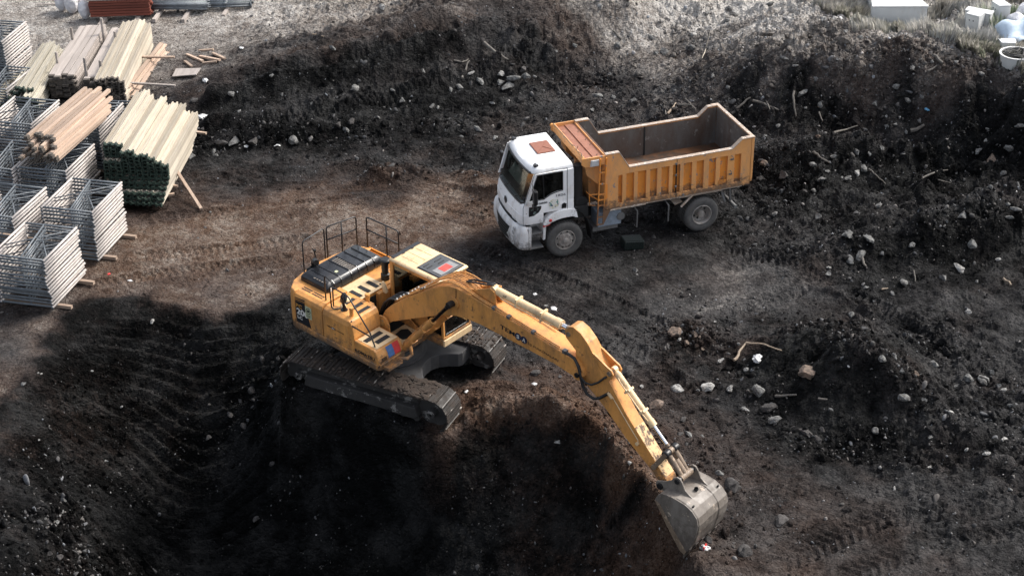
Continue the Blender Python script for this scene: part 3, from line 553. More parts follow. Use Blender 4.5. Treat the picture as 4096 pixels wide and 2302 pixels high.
def glass_mat(name, tint, alpha, rough=.04):
    m = bpy.data.materials.new(name); m.use_nodes = True; n = m.node_tree; n.nodes.clear(); out = N(n, "ShaderNodeOutputMaterial")
    t = N(n, "ShaderNodeBsdfTransparent"); t.inputs[0].default_value = (*tint, 1); g = N(n, "ShaderNodeBsdfGlossy"); g.inputs['Roughness'].default_value = rough; g.inputs[0].default_value = (.9, .95, .95, 1)
    f = N(n, "ShaderNodeFresnel"); f.inputs[0].default_value = 1.5; a = N(n, "ShaderNodeMath"); a.operation = 'MULTIPLY_ADD'; n.links.new(f.outputs[0], a.inputs[0]); a.inputs[1].default_value = 1.0; a.inputs[2].default_value = alpha
    mx = N(n, "ShaderNodeMixShader"); n.links.new(a.outputs[0], mx.inputs[0]); n.links.new(t.outputs[0], mx.inputs[1]); n.links.new(g.outputs[0], mx.inputs[2]); n.links.new(mx.outputs[0], out.inputs[0]); return m
M_GLS = glass_mat("tinted_cab_glass", (.42, .47, .45), .03)
EX = empty("excavator", EXC_T, EXC_R, "yellow tracked excavator at the pit edge reaching its bucket down to the spoil heap", "excavator")
def H(mb, name, mat, bevel=0, smooth=False, parent=None, seg=2, label=None):
    o = mb.build(name, mat, parent or EX, bevel, smooth, seg, rz=0 if parent else SWING, label=label); return o
# --- undercarriage (in the machine's own frame)
def track_shoes(yc, wdt, parent):
    cx, r, zc = 1.80, .435, .455; L1 = 2 * cx; per = 2 * L1 + 2 * pi * r; n = 49
    mb = MB(); gr = MB()
    def at_(s):
        s %= per
        if s < L1: return (-cx + s, zc + r, 0.0)
        s -= L1
        if s < pi * r: a = s / r; return (cx + r * sin(a), zc + r * cos(a), a)
        s -= pi * r
        if s < L1: return (cx - s, zc - r, pi)
        s -= L1; a = s / r; return (-cx - r * sin(a), zc - r * cos(a), pi + a)
    for i in range(n):
        s = i * per / n; x, z, a = at_(s); sag = -.025 * cos(pi * x / 2 / cx) if z > zc + .3 and abs(x) < cx else 0
        M = Matrix.Translation((x, 0, z + sag)) @ Matrix.Rotation(a, 4, 'Y'); pl = per / n
        mb.M = M; mb.box(-pl * .47, pl * .47, yc - wdt / 2, yc + wdt / 2, -.022, .008); mb.box(-pl * .3, pl * .3, yc - .09, yc + .09, -.075, -.022)
        gr.M = M
        gr.box(pl * .30, pl * .38, yc - wdt / 2 + .004, yc + wdt / 2 - .004, .006, .034)
        mb.box(-pl * .12, -pl * .05, yc - wdt / 2 + .004, yc + wdt / 2 - .004, .006, .024)
    t = mb.build("track", M_TRK, parent); gr.build("grouser_bars", M_GRO2, t); return t
m, n, b = mat_new("grouser_edges"); c = mix(n, ramp(n, noise(n, 2.1, 5, .6), [(.56, 0.0), (.63, 1.0)]), (.030, .024, .020), (.46, .42, .38)); n.links.new(c, b.inputs['Base Color']); b.inputs['Roughness'].default_value = .45; M_GRO2 = m
for s_ in (-1, 1):
    y = 1.24 * s_; t = track_shoes(y, .70, EX)
    mb = MB(); mb.prism([(-1.62, .26), (-1.5, .20), (1.35, .20), (1.45, .30), (1.38, .52), (-1.55, .56)], y - .30, y + .30); f = mb.build("track_frame", M_FRM, EX, .03)
    mb = MB()
    mb.prism([(-1.55, .56), (-1.35, .70), (1.2, .70), (1.4, .56)], y - .14, y + .14)
    mb.build("frame_top", M_FRM, f, .02)
    for x in (-1.78, 1.78):
        mb = MB(); mb.lathe([(.03, y - .30), (.10, y - .29), (.12, y - .12), (.30, y - .10), (.385, y - .12), (.385, y + .12), (.30, y + .10), (.12, y + .12), (.10, y + .29), (.03, y + .30)], (x, 0, .455), 'y', 28)
        mb.build("sprocket" if x < 0 else "idler_wheel", M_FRM, EX, smooth=True)
    mb = MB()
    for k in range(8): mb.cyl((-1.35 + k * .385, y - .19, .16), (-1.35 + k * .385, y + .19, .16), .085, 14)
    mb.build("rollers", M_FRM, f)
def mud(xs_, yc, z0, n_, par, smin=.035, smax=.10, seed=1):
    r = random.Random(seed); V = []; F = []; base = rock_mesh("tmp_mud", 333, 2, 6); bv = [tuple(v.co) for v in base.vertices]; bf = [tuple(p.vertices) for p in base.polygons]; bpy.data.meshes.remove(base); mb = MB()
    for _ in range(n_):
        x = xs_[0] + (xs_[1] - xs_[0]) * r.random(); y = yc + r.uniform(-.34, .34); s = r.uniform(smin, smax); a = r.uniform(0, 6.28); z = z0(x)
        mb.add([(x + (v[0] * cos(a) - v[1] * sin(a)) * s * 1.3, y + (v[0] * sin(a) + v[1] * cos(a)) * s, z + v[2] * s * .45) for v in bv], bf)
    o = mb.build("packed_mud", M_MUD, par); o['kind'] = 'stuff'; return o
M_MUD = plain("packed_mud", (.030, .020, .014), .9, var=.6, scale=6, bmp=.8)
topz = lambda x: .905 if abs(x) < 1.8 else .455 + sqrt_(max(0, .45 ** 2 - (abs(x) - 1.8) ** 2))
sqrt_ = math.sqrt
trk = [o for o in bpy.data.objects if o.name.split('.')[0] == 'track' and o.parent == EX]
mud((.45, 1.75), -1.24, topz, 230, trk[0], seed=3); mud((-1.7, .4), -1.24, topz, 40, trk[0], .02, .06, 4); mud((.3, 2.1), 1.24, topz, 120, trk[1], .02, .075, 5)
mb = MB(); pl = []
def arcp(c, r, a0, a1, n=10): return [(c[0] + r * cos(radians(a0 + (a1 - a0) * k / n)), c[1] + r * sin(radians(a0 + (a1 - a0) * k / n))) for k in range(n + 1)]
pl = [(1.32, -1.02)] + [(1.24, -.80), (1.10, -.60), (.97, -.38), (.93, -.15), (.96, .08), (1.08, .27), (1.26, .40), (1.48, .50), (1.55, .60)] + [(1.55, 1.02), (-1.35, 1.02), (-1.2, .75), (-1.0, .4), (-.93, 0), (-1.0, -.4), (-1.2, -.75), (-1.35, -1.02)]
mb.prism(pl, .42, .80, 'z'); cb = mb.build("carbody", M_CARB, EX, .02)
mb = MB(); mb.lathe([(.001, .80), (.78, .80), (.80, .84), (.72, .86), (.70, 1.12), (.62, 1.16), (.001, 1.16)], (0, 0, 0), 'z', 40); mb.build("swing_ring", M_CARB, EX, smooth=True)
# --- house: deck
mb = MB(); mb.prism([(-1.98, -1.31), (.77, -1.31), (.83, -1.24), (.83, -.46), (.74, -.40), (.74, .38), (1.25, .40), (1.25, 1.36), (-1.98, 1.33)], 1.225, 1.405, 'z'); H(mb, "deck", M_YEL, .03)
cwp = [(-1.96, -1.315), (-2.16, -1.25), (-2.36, -.98), (-2.47, -.55), (-2.52, 0), (-2.48, .5), (-2.40, .92), (-2.24, 1.24), (-2.0, 1.33), (-1.96, 1.33)]
mb = MB(); rings = []
for z, k in ((1.14, .93), (1.20, .985), (1.45, 1.0), (2.05, 1.0), (2.19, .985), (2.26, .95)):
    rings.append([(-1.96 + (x + 1.96) * k - (0 if k == 1 else (1 - k) * .0), y * (1 - (1 - k) * .6), z) for x, y in cwp])
mb.loft(rings); cw = H(mb, "counterweight", M_YEL, .02, True)
# right side bodywork
mb = MB(); mb.prism([(-1.31, 1.41), (-1.31, 2.12), (-1.28, 2.21), (-1.18, 2.26), (-.45, 2.26), (-.45, 1.41)], -1.955, -1.02, 'x'); ed = H(mb, "engine_door", M_YEL, .012)
mb = MB(); mb.prism([(-1.305, 1.41), (-1.305, 2.05), (-1.27, 2.17), (-1.16, 2.225), (-.42, 2.225), (-.42, 1.41)], -1.005, -.13, 'x'); 
mb.prism([(-.135, 1.41), (.035, 1.41), (.035, 1.78), (-.02, 2.10), (-.07, 2.19), (-.135, 2.225)], -1.30, -.42); tk = H(mb, "fuel_tank", M_YEL, .02)
mb = MB(); mb.prism([(.045, 1.41), (.82, 1.41), (.84, 1.50), (.80, 1.62), (.73, 1.73), (.66, 1.765), (.045, 1.765)], -1.31, -.50); tb = H(mb, "tool_box", M_YEL, .025)
mb = MB(); mb.box(.09, .70, -1.235, -.545, 1.766, 1.774); H(mb, "toolbox_lid", M_YELT, parent=tb)
def pad(x0, x1, y0, y1, z, par):
    mb = MB(); mb.box(x0, x1, y0, y1, z, z + .012); H(mb, "grip_pad", M_GRIP, .004, parent=par)
pad(.22, .35, -1.20, -.66, 1.774, tb); pad(.45, .58, -1.06, -.66, 1.774, tb)
mb = MB(); mb.box(.56, .68, -1.22, -1.10, 1.775, 1.785); H(mb, "latch", M_YELT, .003, parent=tb)
for x in (-.70, -.43, -.20): pad(x - .05, x + .055, -.90, -.55, 2.227, tk)
mb = MB()
for a, b_ in ((-1.92, -1.62), (-1.58, -1.22)):
    for y in (-1.10, -1.03): mb.box(a, b_, y, y + .035, 2.255, 2.264)
H(mb, "vent_slots", M_INT, parent=ed)
mb = MB(); mb.box(-1.0, -.2, -1.16, -.52, 2.222, 2.228); 
# the square top sheet of the tank with the filler cap
mb = MB(); mb.lathe([(.001, 2.31), (.05, 2.31), (.07, 2.29), (.07, 2.22)], (-.62, -.98, 0), 'z', 18); mb.lathe([(.001, 2.285), (.11, 2.285), (.12, 2.22)], (-.80, -.72, 0), 'z', 20); H(mb, "filler_cap", M_YELT, smooth=True, parent=tk)
# black decal, words and stickers on the engine door and tank
mb = MB(); mb.prism([(-1.93, 1.44), (-1.42, 1.44), (-1.48, 1.62), (-1.60, 2.00), (-1.60, 2.07), (-1.93, 2.03)], -1.3145, -1.311); 
for k in range(3):
    z = 2.055 + k * .055
    mb.prism([(-1.93, z - .015), (-1.60, z + .03), (-1.60, z + .055), (-1.93, z + .015)], -1.3135 - .0 , -1.3105) if z < 2.10 else None
H(mb, "black_decal", M_DECBLK, parent=ed)
mb = MB(); mb.prism([(-1.93, 2.10), (-1.60, 2.13), (-1.60, 2.155), (-1.93, 2.125)], -1.3145, -1.28); H(mb, "decal_stripe", M_DECBLK, parent=ed)
sx, su = (1, 0, 0), (0, 0, 1)
mb = MB(); put_text(mb, "PC", .10, .20, (-1.905, -1.3147, 1.865), sx, su, .004, .02); H(mb, "orange_lettering", M_ORL, parent=ed)
mb = MB(); put_text(mb, "200", .17, .40, (-1.90, -1.3147, 1.675), sx, su, .004, .03); put_text(mb, "LC", .09, .17, (-1.88, -1.3147, 1.555), sx, su, .004, .02); H(mb, "white_lettering", M_WHT, parent=ed)
mb = MB(); mb.box(-1.585, -1.375, -1.3205, -1.3165, 1.70, 2.03); st = H(mb, "sticker", M_STK, parent=ed)
mb = MB()
c0 = (-1.48, -1.323, 1.91); n_ = 22
for k in range(n_):
    a0, a1 = 2 * pi * k / n_, 2 * pi * (k + 1) / n_
    mb.add([(c0[0] + r * cos(a), c0[1], c0[2] + r * sin(a)) for a in (a0, a1) for r in (.062, .078)], [(0, 1, 3, 2)])
for k, wd in enumerate((.15, .13, .15, .11)): mb.box(-1.48 - wd / 2, -1.48 + wd / 2, -1.324, -1.322, 1.80 - k * .025, 1.808 - k * .025)
mb.prism([(-1.515, 1.88), (-1.45, 1.88), (-1.43, 1.92), (-1.47, 1.95), (-1.52, 1.93)], -1.324, -1.322); H(mb, "sticker_print", M_DECBLK, parent=ed)
mb = MB(); put_text(mb, "TEM", .035, .16, (-.885, -1.309, 1.765), sx, su, .003, .01); put_text(mb, "IS MAKINALARI", .026, .30, (-.60, -1.309, 1.768), sx, su, .003); H(mb, "door_lettering", M_DECBLK, parent=tk)
mb = MB()
for cx_ in (-.685, -.635): mb.prism([(cx_ + .03 * cos(2 * pi * k / 16), 1.782 + .03 * sin(2 * pi * k / 16)) for k in range(16)], -1.3095, -1.306)
em = H(mb, "round_emblem", M_NAVY, parent=tk); mb = MB(); put_text(mb, "SA", .034, .085, (-.70, -1.3105, 1.766), sx, su, .003, .01); H(mb, "emblem_letters", M_WHT, parent=tk)
mb = MB(); put_text(mb, "KOMATSU", .085, .64, (.06, -1.3135, 1.475), sx, su, .004, .035); H(mb, "black_lettering", M_DECBLK, parent=tb)
mb = MB()   # red and blue sticker folded over the sloping front
prof = [(.735, 1.730), (.803, 1.623), (.843, 1.503), (.838, 1.46)]
def wrap(y0, y1): mb.loft([[(x + .006, y0, z + .004) for x, z in prof], [(x + .006, y1, z + .004) for x, z in prof]], closed=False, caps=False)
wrap(-1.0, -.80); H(mb, "blue_sticker", M_BLUE, parent=tb); mb = MB(); wrap(-.795, -.60); H(mb, "red_sticker", M_RED, parent=tb)
mb = MB()
for k in range(3): mb.box(.838, .850, -1.22, -1.06, 1.475 + k * .035, 1.49 + k * .035)
H(mb, "front_vents", M_INT, parent=tb)
# deck step at the front corner
mb = MB(); mb.box(.84, 1.02, -1.16, -.74, 1.26, 1.30)
for k in range(5): mb.box(.85 + k * .036, .866 + k * .036, -1.16, -.74, 1.30, 1.345)
mb.box(.84, 1.02, -1.19, -1.16, 1.26, 1.35); mb.box(.84, 1.02, -.74, -.715, 1.26, 1.35); H(mb, "front_step", M_YEL, .004)
mb = MB(); mb.tube([(.80, -.72, 1.3), (1.0, -.55, 1.3), (1.02, -.42, 1.34), (.98, -.40, 1.50), (.85, -.40, 1.62)], .045, 8); H(mb, "front_guard", M_YEL, smooth=True)
# engine deck, hood
mb = MB(); mb.box(-1.955, -.60, -.50, 1.0, 1.41, 2.19); mb.box(-1.955, -1.30, -.50, 1.33, 1.42, 2.18); H(mb, "engine_housing", M_YEL, .02)
mb = MB(); mb.box(-1.28, -.58, -.50, .40, 2.192, 2.205); pt = H(mb, "engine_plate", M_YELT, .003)
for y in (-.36, -.08, .20): pad(-1.02, -.66, y - .055, y + .06, 2.206, pt)
mb = MB(); mb.lathe([(.001, .02), (.03, .02), (.035, 0)], (-.75, -.47, 2.2), 'z', 10); mb.lathe([(.001, .02), (.03, .02), (.035, 0)], (-.70, .33, 2.2), 'z', 10); H(mb, "plate_knobs", M_BLK, parent=pt)
mb = MB(); rings = []
for z, g in ((2.20, 0), (2.36, .015), (2.44, .05), (2.475, .11)):
    rings.append([(-2.24 + g, -.86 + g, z), (-1.28 - g, -.86 + g, z), (-1.28 - g, 1.04 - g, z), (-2.24 + g, 1.04 - g, z)])
mb.loft(rings); hd = H(mb, "engine_hood", M_BLKG, .05, True, seg=3)
mb = MB()
for y in (-.60, -.36, -.02, .22, .50, .74): 
    if y in (-.36, .50, .74, -.60, -.02, .22): mb.box(-2.10, -1.40, y - .012, y + .012, 2.478, 2.492)
    mb.bar((-1.40, y, 2.485), (-1.30, y, 2.42), .024, .015); mb.bar((-1.30, y, 2.42), (-1.277, y, 2.26), .024, .015, (1, 0, 0))
H(mb, "hood_ribs", M_BLKG, .004, parent=hd)
mb = MB()
for j in range(4):
    for i in range(9): mb.box(-2.02 + i * .075, -1.97 + i * .075, .01 + j * .05, .045 + j * .05, 2.477, 2.482)
for j in range(4):
    for i in range(5): mb.box(-1.80 + i * .085, -1.745 + i * .085, -.80 + j * .05, -.765 + j * .05, 2.462, 2.468)
H(mb, "hood_grille", M_STEEL, parent=hd)
mb = MB(); mb.box(-1.62, -1.54, -.30, -.22, 2.479, 2.484); H(mb, "warning_label", M_STK, parent=hd)
mb = MB(); mb.box(-1.29, -1.275, -.78, -.70, 2.27, 2.38); H(mb, "data_plate", M_WHT, parent=hd)
mb = MB(); mb.box(-1.96, -1.32, 1.05, 1.30, 2.18, 2.20)
for k in range(6): mb.box(-2.02, -1.32, 1.07 + k * .036, 1.083 + k * .036, 2.20, 2.225)
mb.box(-2.05, -1.30, 1.285, 1.32, 2.14, 2.26); H(mb, "radiator_grille", paint("bright_orange_grille", (.62, .22, .02), .45, (.12, .05, .01), .6))
mb = MB(); mb.tube([(-2.20, -.40, 2.30), (-2.20, -.40, 2.50), (-2.17, -.42, 2.60), (-2.10, -.46, 2.66), (-1.98, -.52, 2.68)], .075, 14); H(mb, "exhaust_pipe", M_BLK, smooth=True)
mb = MB(); mb.lathe([(.001, .56), (.10, .56), (.13, .53), (.13, .46), (.085, .43), (.085, .16), (.11, .14), (.11, 0)], (-.80, .60, 2.2), 'z', 20); H(mb, "air_precleaner", M_BLK, smooth=True)
mb = MB(); mb.box(-.60, -.47, .05, .98, 1.42, 2.16); H(mb, "bulkhead", M_YEL, .01)
mb = MB(); mb.box(-.59, .10, -.40, .38, 1.405, 1.45); mb.box(-.60, -.57, -.40, .04, 1.45, 2.1)
for k in range(5): mb.tube([(-.5, -.3 + k * .13, 1.5), (-.35, -.3 + k * .13, 1.72 + .05 * (k % 2)), (-.12, -.28 + k * .12, 1.62)], .025, 7)
mb.box(-.5, -.2, -.25, .22, 1.45, 1.62); H(mb, "hydraulic_valves", M_INT)
mb = MB(); mb.lathe([(.001, .28), (.05, .28), (.062, .26), (.062, .22), (.05, .21), (.05, .02), (.09, 0)], (-.42, -.38, 2.12), 'z', 16); mb.box(-.55, -.30, -.46, -.28, 2.0, 2.13); H(mb, "filter_housing", M_YEL, smooth=True)
mb = MB(); mb.tube([(-.42, .26, 2.12), (-.45, .25, 2.16), (-.50, .24, 2.32), (-.52, .24, 2.40)], [.045, .065, .06, .03], 12); H(mb, "work_lamp_canister", M_YELT, smooth=True)
mb = MB(); mb.lathe([(.001, .25), (.05, .25), (.055, .23), (.05, .21), (.05, 0)], (-.22, -1.10, 2.21), 'z', 16); H(mb, "breather_cap", M_YEL, smooth=True, parent=tk)
# boom brackets and the plate between them
for y0 in (-.40, .30):
    mb = MB(); mb.prism([(-.32, 1.40), (.72, 1.40), (.52, 1.50), (.28, 1.62), (.27, 1.80), (.19, 1.95), (.08, 1.99), (-.06, 1.96), (-.18, 1.80)], y0, y0 + .045); bk = H(mb, "boom_bracket", M_YEL, .008)
    mb = MB(); mb.cyl((.06, y0 - .02, 1.81), (.06, y0 + .065, 1.81), .085, 18); H(mb, "bracket_pin", M_YELW, parent=bk)
mb = MB(); mb.box(.10, .73, -.355, .30, 1.405, 1.425); fp = H(mb, "front_plate", M_YELT, .005)
mb = MB(); mb.prism([(.24, -.20), (.52, -.20), (.58, -.10), (.52, .14), (.30, .20), (.20, .08)], 1.426, 1.434, 'z'); H(mb, "plate_opening", M_INT, parent=fp)
# --- cab
CX0, CY0, CY1 = -.44, .42, 1.38
cab = MB(); cab.prism([(CX0, 1.41), (1.26, 1.41), (1.265, 1.48), (.78, 1.49), (.70, 1.98), (CX0, 2.02)], CY0, CY0 + .05); cab.prism([(CX0, 1.41), (1.26, 1.41), (1.265, 1.48), (.9, 1.5), (.70, 1.7), (CX0, 2.02)], CY1 - .05, CY1)
cab.box(CX0, CX0 + .05, CY0 + .05, CY1 - .05, 1.41, 2.2); cab.box(1.20, 1.262, CY0 + .05, CY1 - .05, 1.41, 1.47)
cab = H(cab, "cab_body", M_YEL, .008)
mb = MB(); mb.box(.70, 1.29, CY0 - .005, CY1 + .005, 1.23, 1.405); H(mb, "cab_base", M_YELT, .012, parent=cab)
mb = MB()
def pil(a, b_, w_=.07, h_=.07): mb.bar(a, b_, w_, h_, (1, 0, 0))
for y in (CY0 + .035, CY1 - .035):
    pil((CX0 + .045, y, 1.95), (CX0 + .045, y, 2.93), .09, .10); pil((1.225, y, 1.42), (1.20, y, 2.15), .06, .07); pil((1.20, y, 2.15), (1.09, y, 2.93), .06, .07)
    mb.bar((CX0, y, 2.90), (1.09, y, 2.90), .06, .09)
pil((.32, CY1 - .035, 1.6), (.32, CY1 - .035, 2.9), .06, .07)
mb.bar((CX0 + .04, CY0, 2.90), (CX0 + .04, CY1, 2.90), .08, .1)
H(mb, "cab_pillars", M_YEL, .01, parent=cab)
mb = MB(); rings = []
for z, g in ((2.93, -.012), (2.98, -.015), (3.01, .02), (3.02, .06)): rings.append([(CX0 - .02 + g, CY0 + g, z), (1.16 - g, CY0 + g, z), (1.16 - g, CY1 + .02 - g, z), (CX0 - .02 + g, CY1 + .02 - g, z)])
mb.loft(rings); rf = H(mb, "cab_roof", M_YELT, .02, True, parent=cab)
mb = MB()
for y in (.66, .90, 1.14):
    for a, b_ in ((-.28, -.02), (.0, .26)): mb.box(a, b_, y - .006, y + .006, 3.021, 3.028)
for x in (-.01,): mb.box(x - .006, x + .006, .52, 1.30, 3.021, 3.027)
H(mb, "roof_beads", M_YELT, parent=rf)
mb = MB(); mb.box(-.44, -.33, .46, 1.37, 3.018, 3.04); mb.box(-.36, -.30, .75, .80, 3.03, 3.045); mb.box(-.36, -.30, 1.05, 1.10, 3.03, 3.045); H(mb, "rear_strip", M_BLK, .006, parent=rf)
mb = MB(); mb.box(.37, 1.09, .54, 1.31, 3.016, 3.042); ht = H(mb, "roof_hatch", plain("grey_hatch", (.055, .058, .062), .4), .02, parent=rf)
mb = MB(); mb.box(.34, 1.12, .51, 1.34, 3.014, 3.026); H(mb, "hatch_seal", M_BLK, .008, parent=rf)
mb = MB(); mb.box(.74, 1.04, .62, 1.22, 3.043, 3.052); H(mb, "hatch_window", plain("milky_hatch_window", (.22, .22, .22), .3), .01, parent=ht)
mb = MB(); mb.box(.78, .99, .78, 1.07, 3.054, 3.058); H(mb, "red_label", plain("bright_red_label", (.75, .06, .045), .5), parent=ht)
mb = MB()
for x, a, b_ in ((.46, .62, .80), (.57, .62, .80), (.50, .95, 1.18), (.62, .95, 1.15)): mb.box(x, x + .03, a, b_, 3.043, 3.056)
H(mb, "hatch_slots", M_BLK, .005, parent=ht)
mb = MB(); mb.prism([(-.34, 2.04), (.68, 2.0), (.80, 1.52), (1.18, 1.50), (1.165, 2.15), (1.06, 2.86), (-.34, 2.86)], CY0 + .022, CY0 + .028); H(mb, "side_glass", M_GLS, parent=cab)
mb = MB(); mb.prism([(-.34, 2.04), (.68, 1.75), (.95, 1.52), (1.18, 1.50), (1.165, 2.15), (1.06, 2.86), (-.34, 2.86)], CY1 - .03, CY1 - .024); H(mb, "door_glass", M_GLS, parent=cab)
mb = MB(); mb.add([(1.238, .48, 1.50), (1.238, 1.32, 1.50), (1.213, 1.32, 2.15), (1.213, .48, 2.15), (1.10, 1.32, 2.88), (1.10, .48, 2.88)], [(0, 1, 2, 3), (3, 2, 4, 5)]); H(mb, "windscreen", M_GLS, parent=cab)
mb = MB(); mb.tube([(1.243, .50, 1.52), (1.243, 1.30, 1.52), (1.25, 1.32, 1.56), (1.22, 1.32, 2.12)], .018, 6); mb.tube([(1.243, .50, 1.52), (1.22, .49, 2.12), (1.12, .49, 2.84)], .018, 6); H(mb, "window_seal", M_BLK, parent=cab)
mb = MB(); mb.box(-.39, 1.2, .47, 1.33, 1.42, 1.46); mb.box(-.385, -.2, .50, 1.30, 1.46, 2.2); mb.box(.75, .95, .55, .80, 1.46, 1.95); H(mb, "cab_floor", M_INT, parent=cab)
mb = MB(); mb.box(.0, .50, .68, 1.15, 1.72, 1.90); mb.prism([(-.08, 1.85), (.06, 1.85), (.0, 2.55), (-.12, 2.55)], .68, 1.15); mb.box(-.08, .02, .80, 1.05, 2.56, 2.72); H(mb, "operator_seat", M_SEAT, .04, parent=cab)
mb = MB(); mb.box(.1, .75, .50, .63, 1.85, 2.05); mb.box(.1, .5, 1.20, 1.30, 1.85, 2.0); mb.tube([(.6, .56, 2.05), (.63, .56, 2.3)], .02, 6); mb.tube([(.85, .8, 1.46), (.80, .8, 2.0)], .02, 6); mb.tube([(.85, 1.0, 1.46), (.80, 1.0, 2.0)], .02, 6); H(mb, "control_console", plain("console_grey", (.05, .055, .052), .6), .01, parent=cab)
mb = MB()  # small mirror and bracket by the cab roof
mb.tube([(1.14, 1.30, 2.95), (1.30, 1.38, 2.90), (1.34, 1.40, 2.80)], .012, 6); mb.tube([(1.14, 1.10, 2.98), (1.28, 1.18, 2.98), (1.40, 1.30, 2.86), (1.42, 1.32, 2.74)], .012, 6); mb.box(1.38, 1.42, 1.27, 1.38, 2.62, 2.76); H(mb, "mirror_bracket", M_BLK, parent=cab)
# --- rails and mirrors on the house
def rail(pts_list, name="handrail", r=.018):
    mb = MB()
    for p in pts_list: mb.tube(p, r, 8)
    return H(mb, name, M_BLK, smooth=True)
zb_, zt_ = 2.24, 3.12
def gate(p, q, mids=(), mid_h=.45, c=.07, post_mid=None):
    p, q = Vector(p), Vector(q); d = (q - p).normalized(); up = Vector((0, 0, 1)); h_ = zt_ - zb_
    out = [[p, p + up * (h_ - c), p + up * (h_ - c * .3) + d * c * .3, p + up * h_ + d * c, q + up * h_ - d * c, q + up * (h_ - c * .3) - d * c * .3, q + up * (h_ - c), q]]
    for m_ in mids: a = p.lerp(q, m_); out.append([a, a + up * h_])
    if mid_h: out.append([p + up * mid_h * 1.15, q + up * mid_h * 1.15])
    return out
rail(gate((-2.40, -.55, zb_), (-2.47, .22, zb_), mid_h=0)); rail(gate((-2.46, .29, zb_), (-2.29, 1.13, zb_), (.5,)))
rl = gate((-2.08, 1.28, zb_), (-1.02, 1.31, zb_), (.62,)); rail(rl)
rail([[(-1.11, -1.07, 2.26), (-1.11, -1.07, 2.88), (-1.08, -1.07, 2.94), (-.88, -1.09, 2.90), (-.82, -1.10, 2.84), (-.80, -1.12, 2.26)],
      [(-.60, -1.10, 2.27), (-.74, -1.17, 2.22), (-.80, -1.19, 2.27), (-.84, -1.17, 2.76), (-.80, -1.17, 2.83), (-.27, -1.17, 2.80), (-.20, -1.17, 2.76), (.46, -1.19, 2.10), (.80, -1.21, 1.40), (.80, -1.30, 1.33)],
      [(-.08, -1.24, 2.22), (-.08, -1.28, 2.12), (.46, -1.21, 2.02)]])
mb = MB(); mb.tube([(-2.34, -.20, 2.24), (-2.34, -.20, 2.34), (-2.35, -.20, 2.42), (-2.36, -.22, 2.70), (-2.38, -.26, 2.80)], [.05, .035, .02, .018, .012], 8); mb.tube([(-2.36, -.20, 2.70), (-2.34, -.22, 2.76)], .03, 8); H(mb, "antenna_mast", M_BLK, smooth=True)
mb = MB(); mb.lathe([(.001, .02), (.09, .015), (.12, -.01), (.10, -.04), (.001, -.05)], (-2.22, -.52, 2.36), 'x', 20); mb.tube([(-2.22, -.52, 2.24), (-2.22, -.52, 2.32)], .015, 6); H(mb, "rear_mirror", M_BLKG, smooth=True)
mb = MB(); mb.tube([(-.52, -1.04, 2.23), (-.50, -1.05, 2.28), (-.53, -1.06, 2.44), (-.52, -1.07, 2.60)], [.09, .045, .03, .012], 8); mb.tube([(-.62, -.98, 2.3), (-.74, -.93, 2.42)], .015, 6)
mb.loft([[(-.68 + r * cos(a), -.90 + r * .5 * sin(a), 2.42 + k + r * 1.2 * sin(a)) for a in [2 * pi * i / 12 for i in range(12)]] for r, k in ((.02, .04), (.09, .02), (.11, -.0), (.02, -.02))]); H(mb, "side_mirror", M_BLKG, smooth=True)
# --- boom
YB0, YB1, YM = -.30, .22, -.04
BOOMP = [(.02, 1.72), (.14, 1.74), (.28, 1.88), (1.10, 2.34), (1.63, 2.63), (2.05, 2.84), (2.35, 2.95), (2.70, 3.02), (3.10, 3.045), (4.38, 3.01), (5.20, 2.98), (5.75, 2.90), (5.93, 2.92), (6.02, 3.02), (5.98, 3.16), (5.80, 3.32), (4.94, 3.42), (4.37, 3.50), (3.51, 3.60), (2.75, 3.68), (2.40, 3.70), (2.15, 3.66), (1.90, 3.55), (1.60, 3.36), (.90, 2.86), (.30, 2.36), (.08, 2.12), (-.04, 1.90), (-.04, 1.78)]
mb = MB(); mb.prism(BOOMP, YB0, YB1); boom = H(mb, "boom", M_YEL, .012)
mb = MB()
for y0, y1 in ((YB0 - .035, YB0 + .001), (YB1 - .001, YB1 + .035)): mb.cyl((2.29, y0, 3.29), (2.29, y1, 3.29), .16, 24); mb.cyl((5.87, y0 - .01, 3.02), (5.87, y1 + .01, 3.02), .13, 24); mb.cyl((.06, y0, 1.81), (.06, y1, 1.81), .12, 20)
H(mb, "boom_bosses", M_YEL, .006, parent=boom)
mb = MB(); mb.cyl((2.29, -.50, 3.29), (2.29, .42, 3.29), .07, 20); mb.cyl((5.87, -.37, 3.02), (5.87, .29, 3.02), .06, 20); H(mb, "boom_pins", M_BLK, .006, parent=boom)
mb = MB()
for y in (-.14, .06): mb.prism([(2.62, 3.69), (3.05, 3.90), (3.24, 4.00), (3.36, 3.95), (3.40, 3.84), (3.42, 3.60)], y - .02, y + .02)
H(mb, "cylinder_lug", M_YEL, .006, parent=boom)
mb = MB()
for x, z0, z1 in ((3.50, 3.595, 3.61),): mb.box(x, x + .01, YB0, YB1, z0, z1)
mb = MB(); mb.tube([(2.36, YB0 - .004, 3.69), (2.36, YB0 - .006, 3.5), (2.34, YB0 - .006, 3.38)], .008, 6); H(mb, "grease_line", M_BLK, parent=boom)
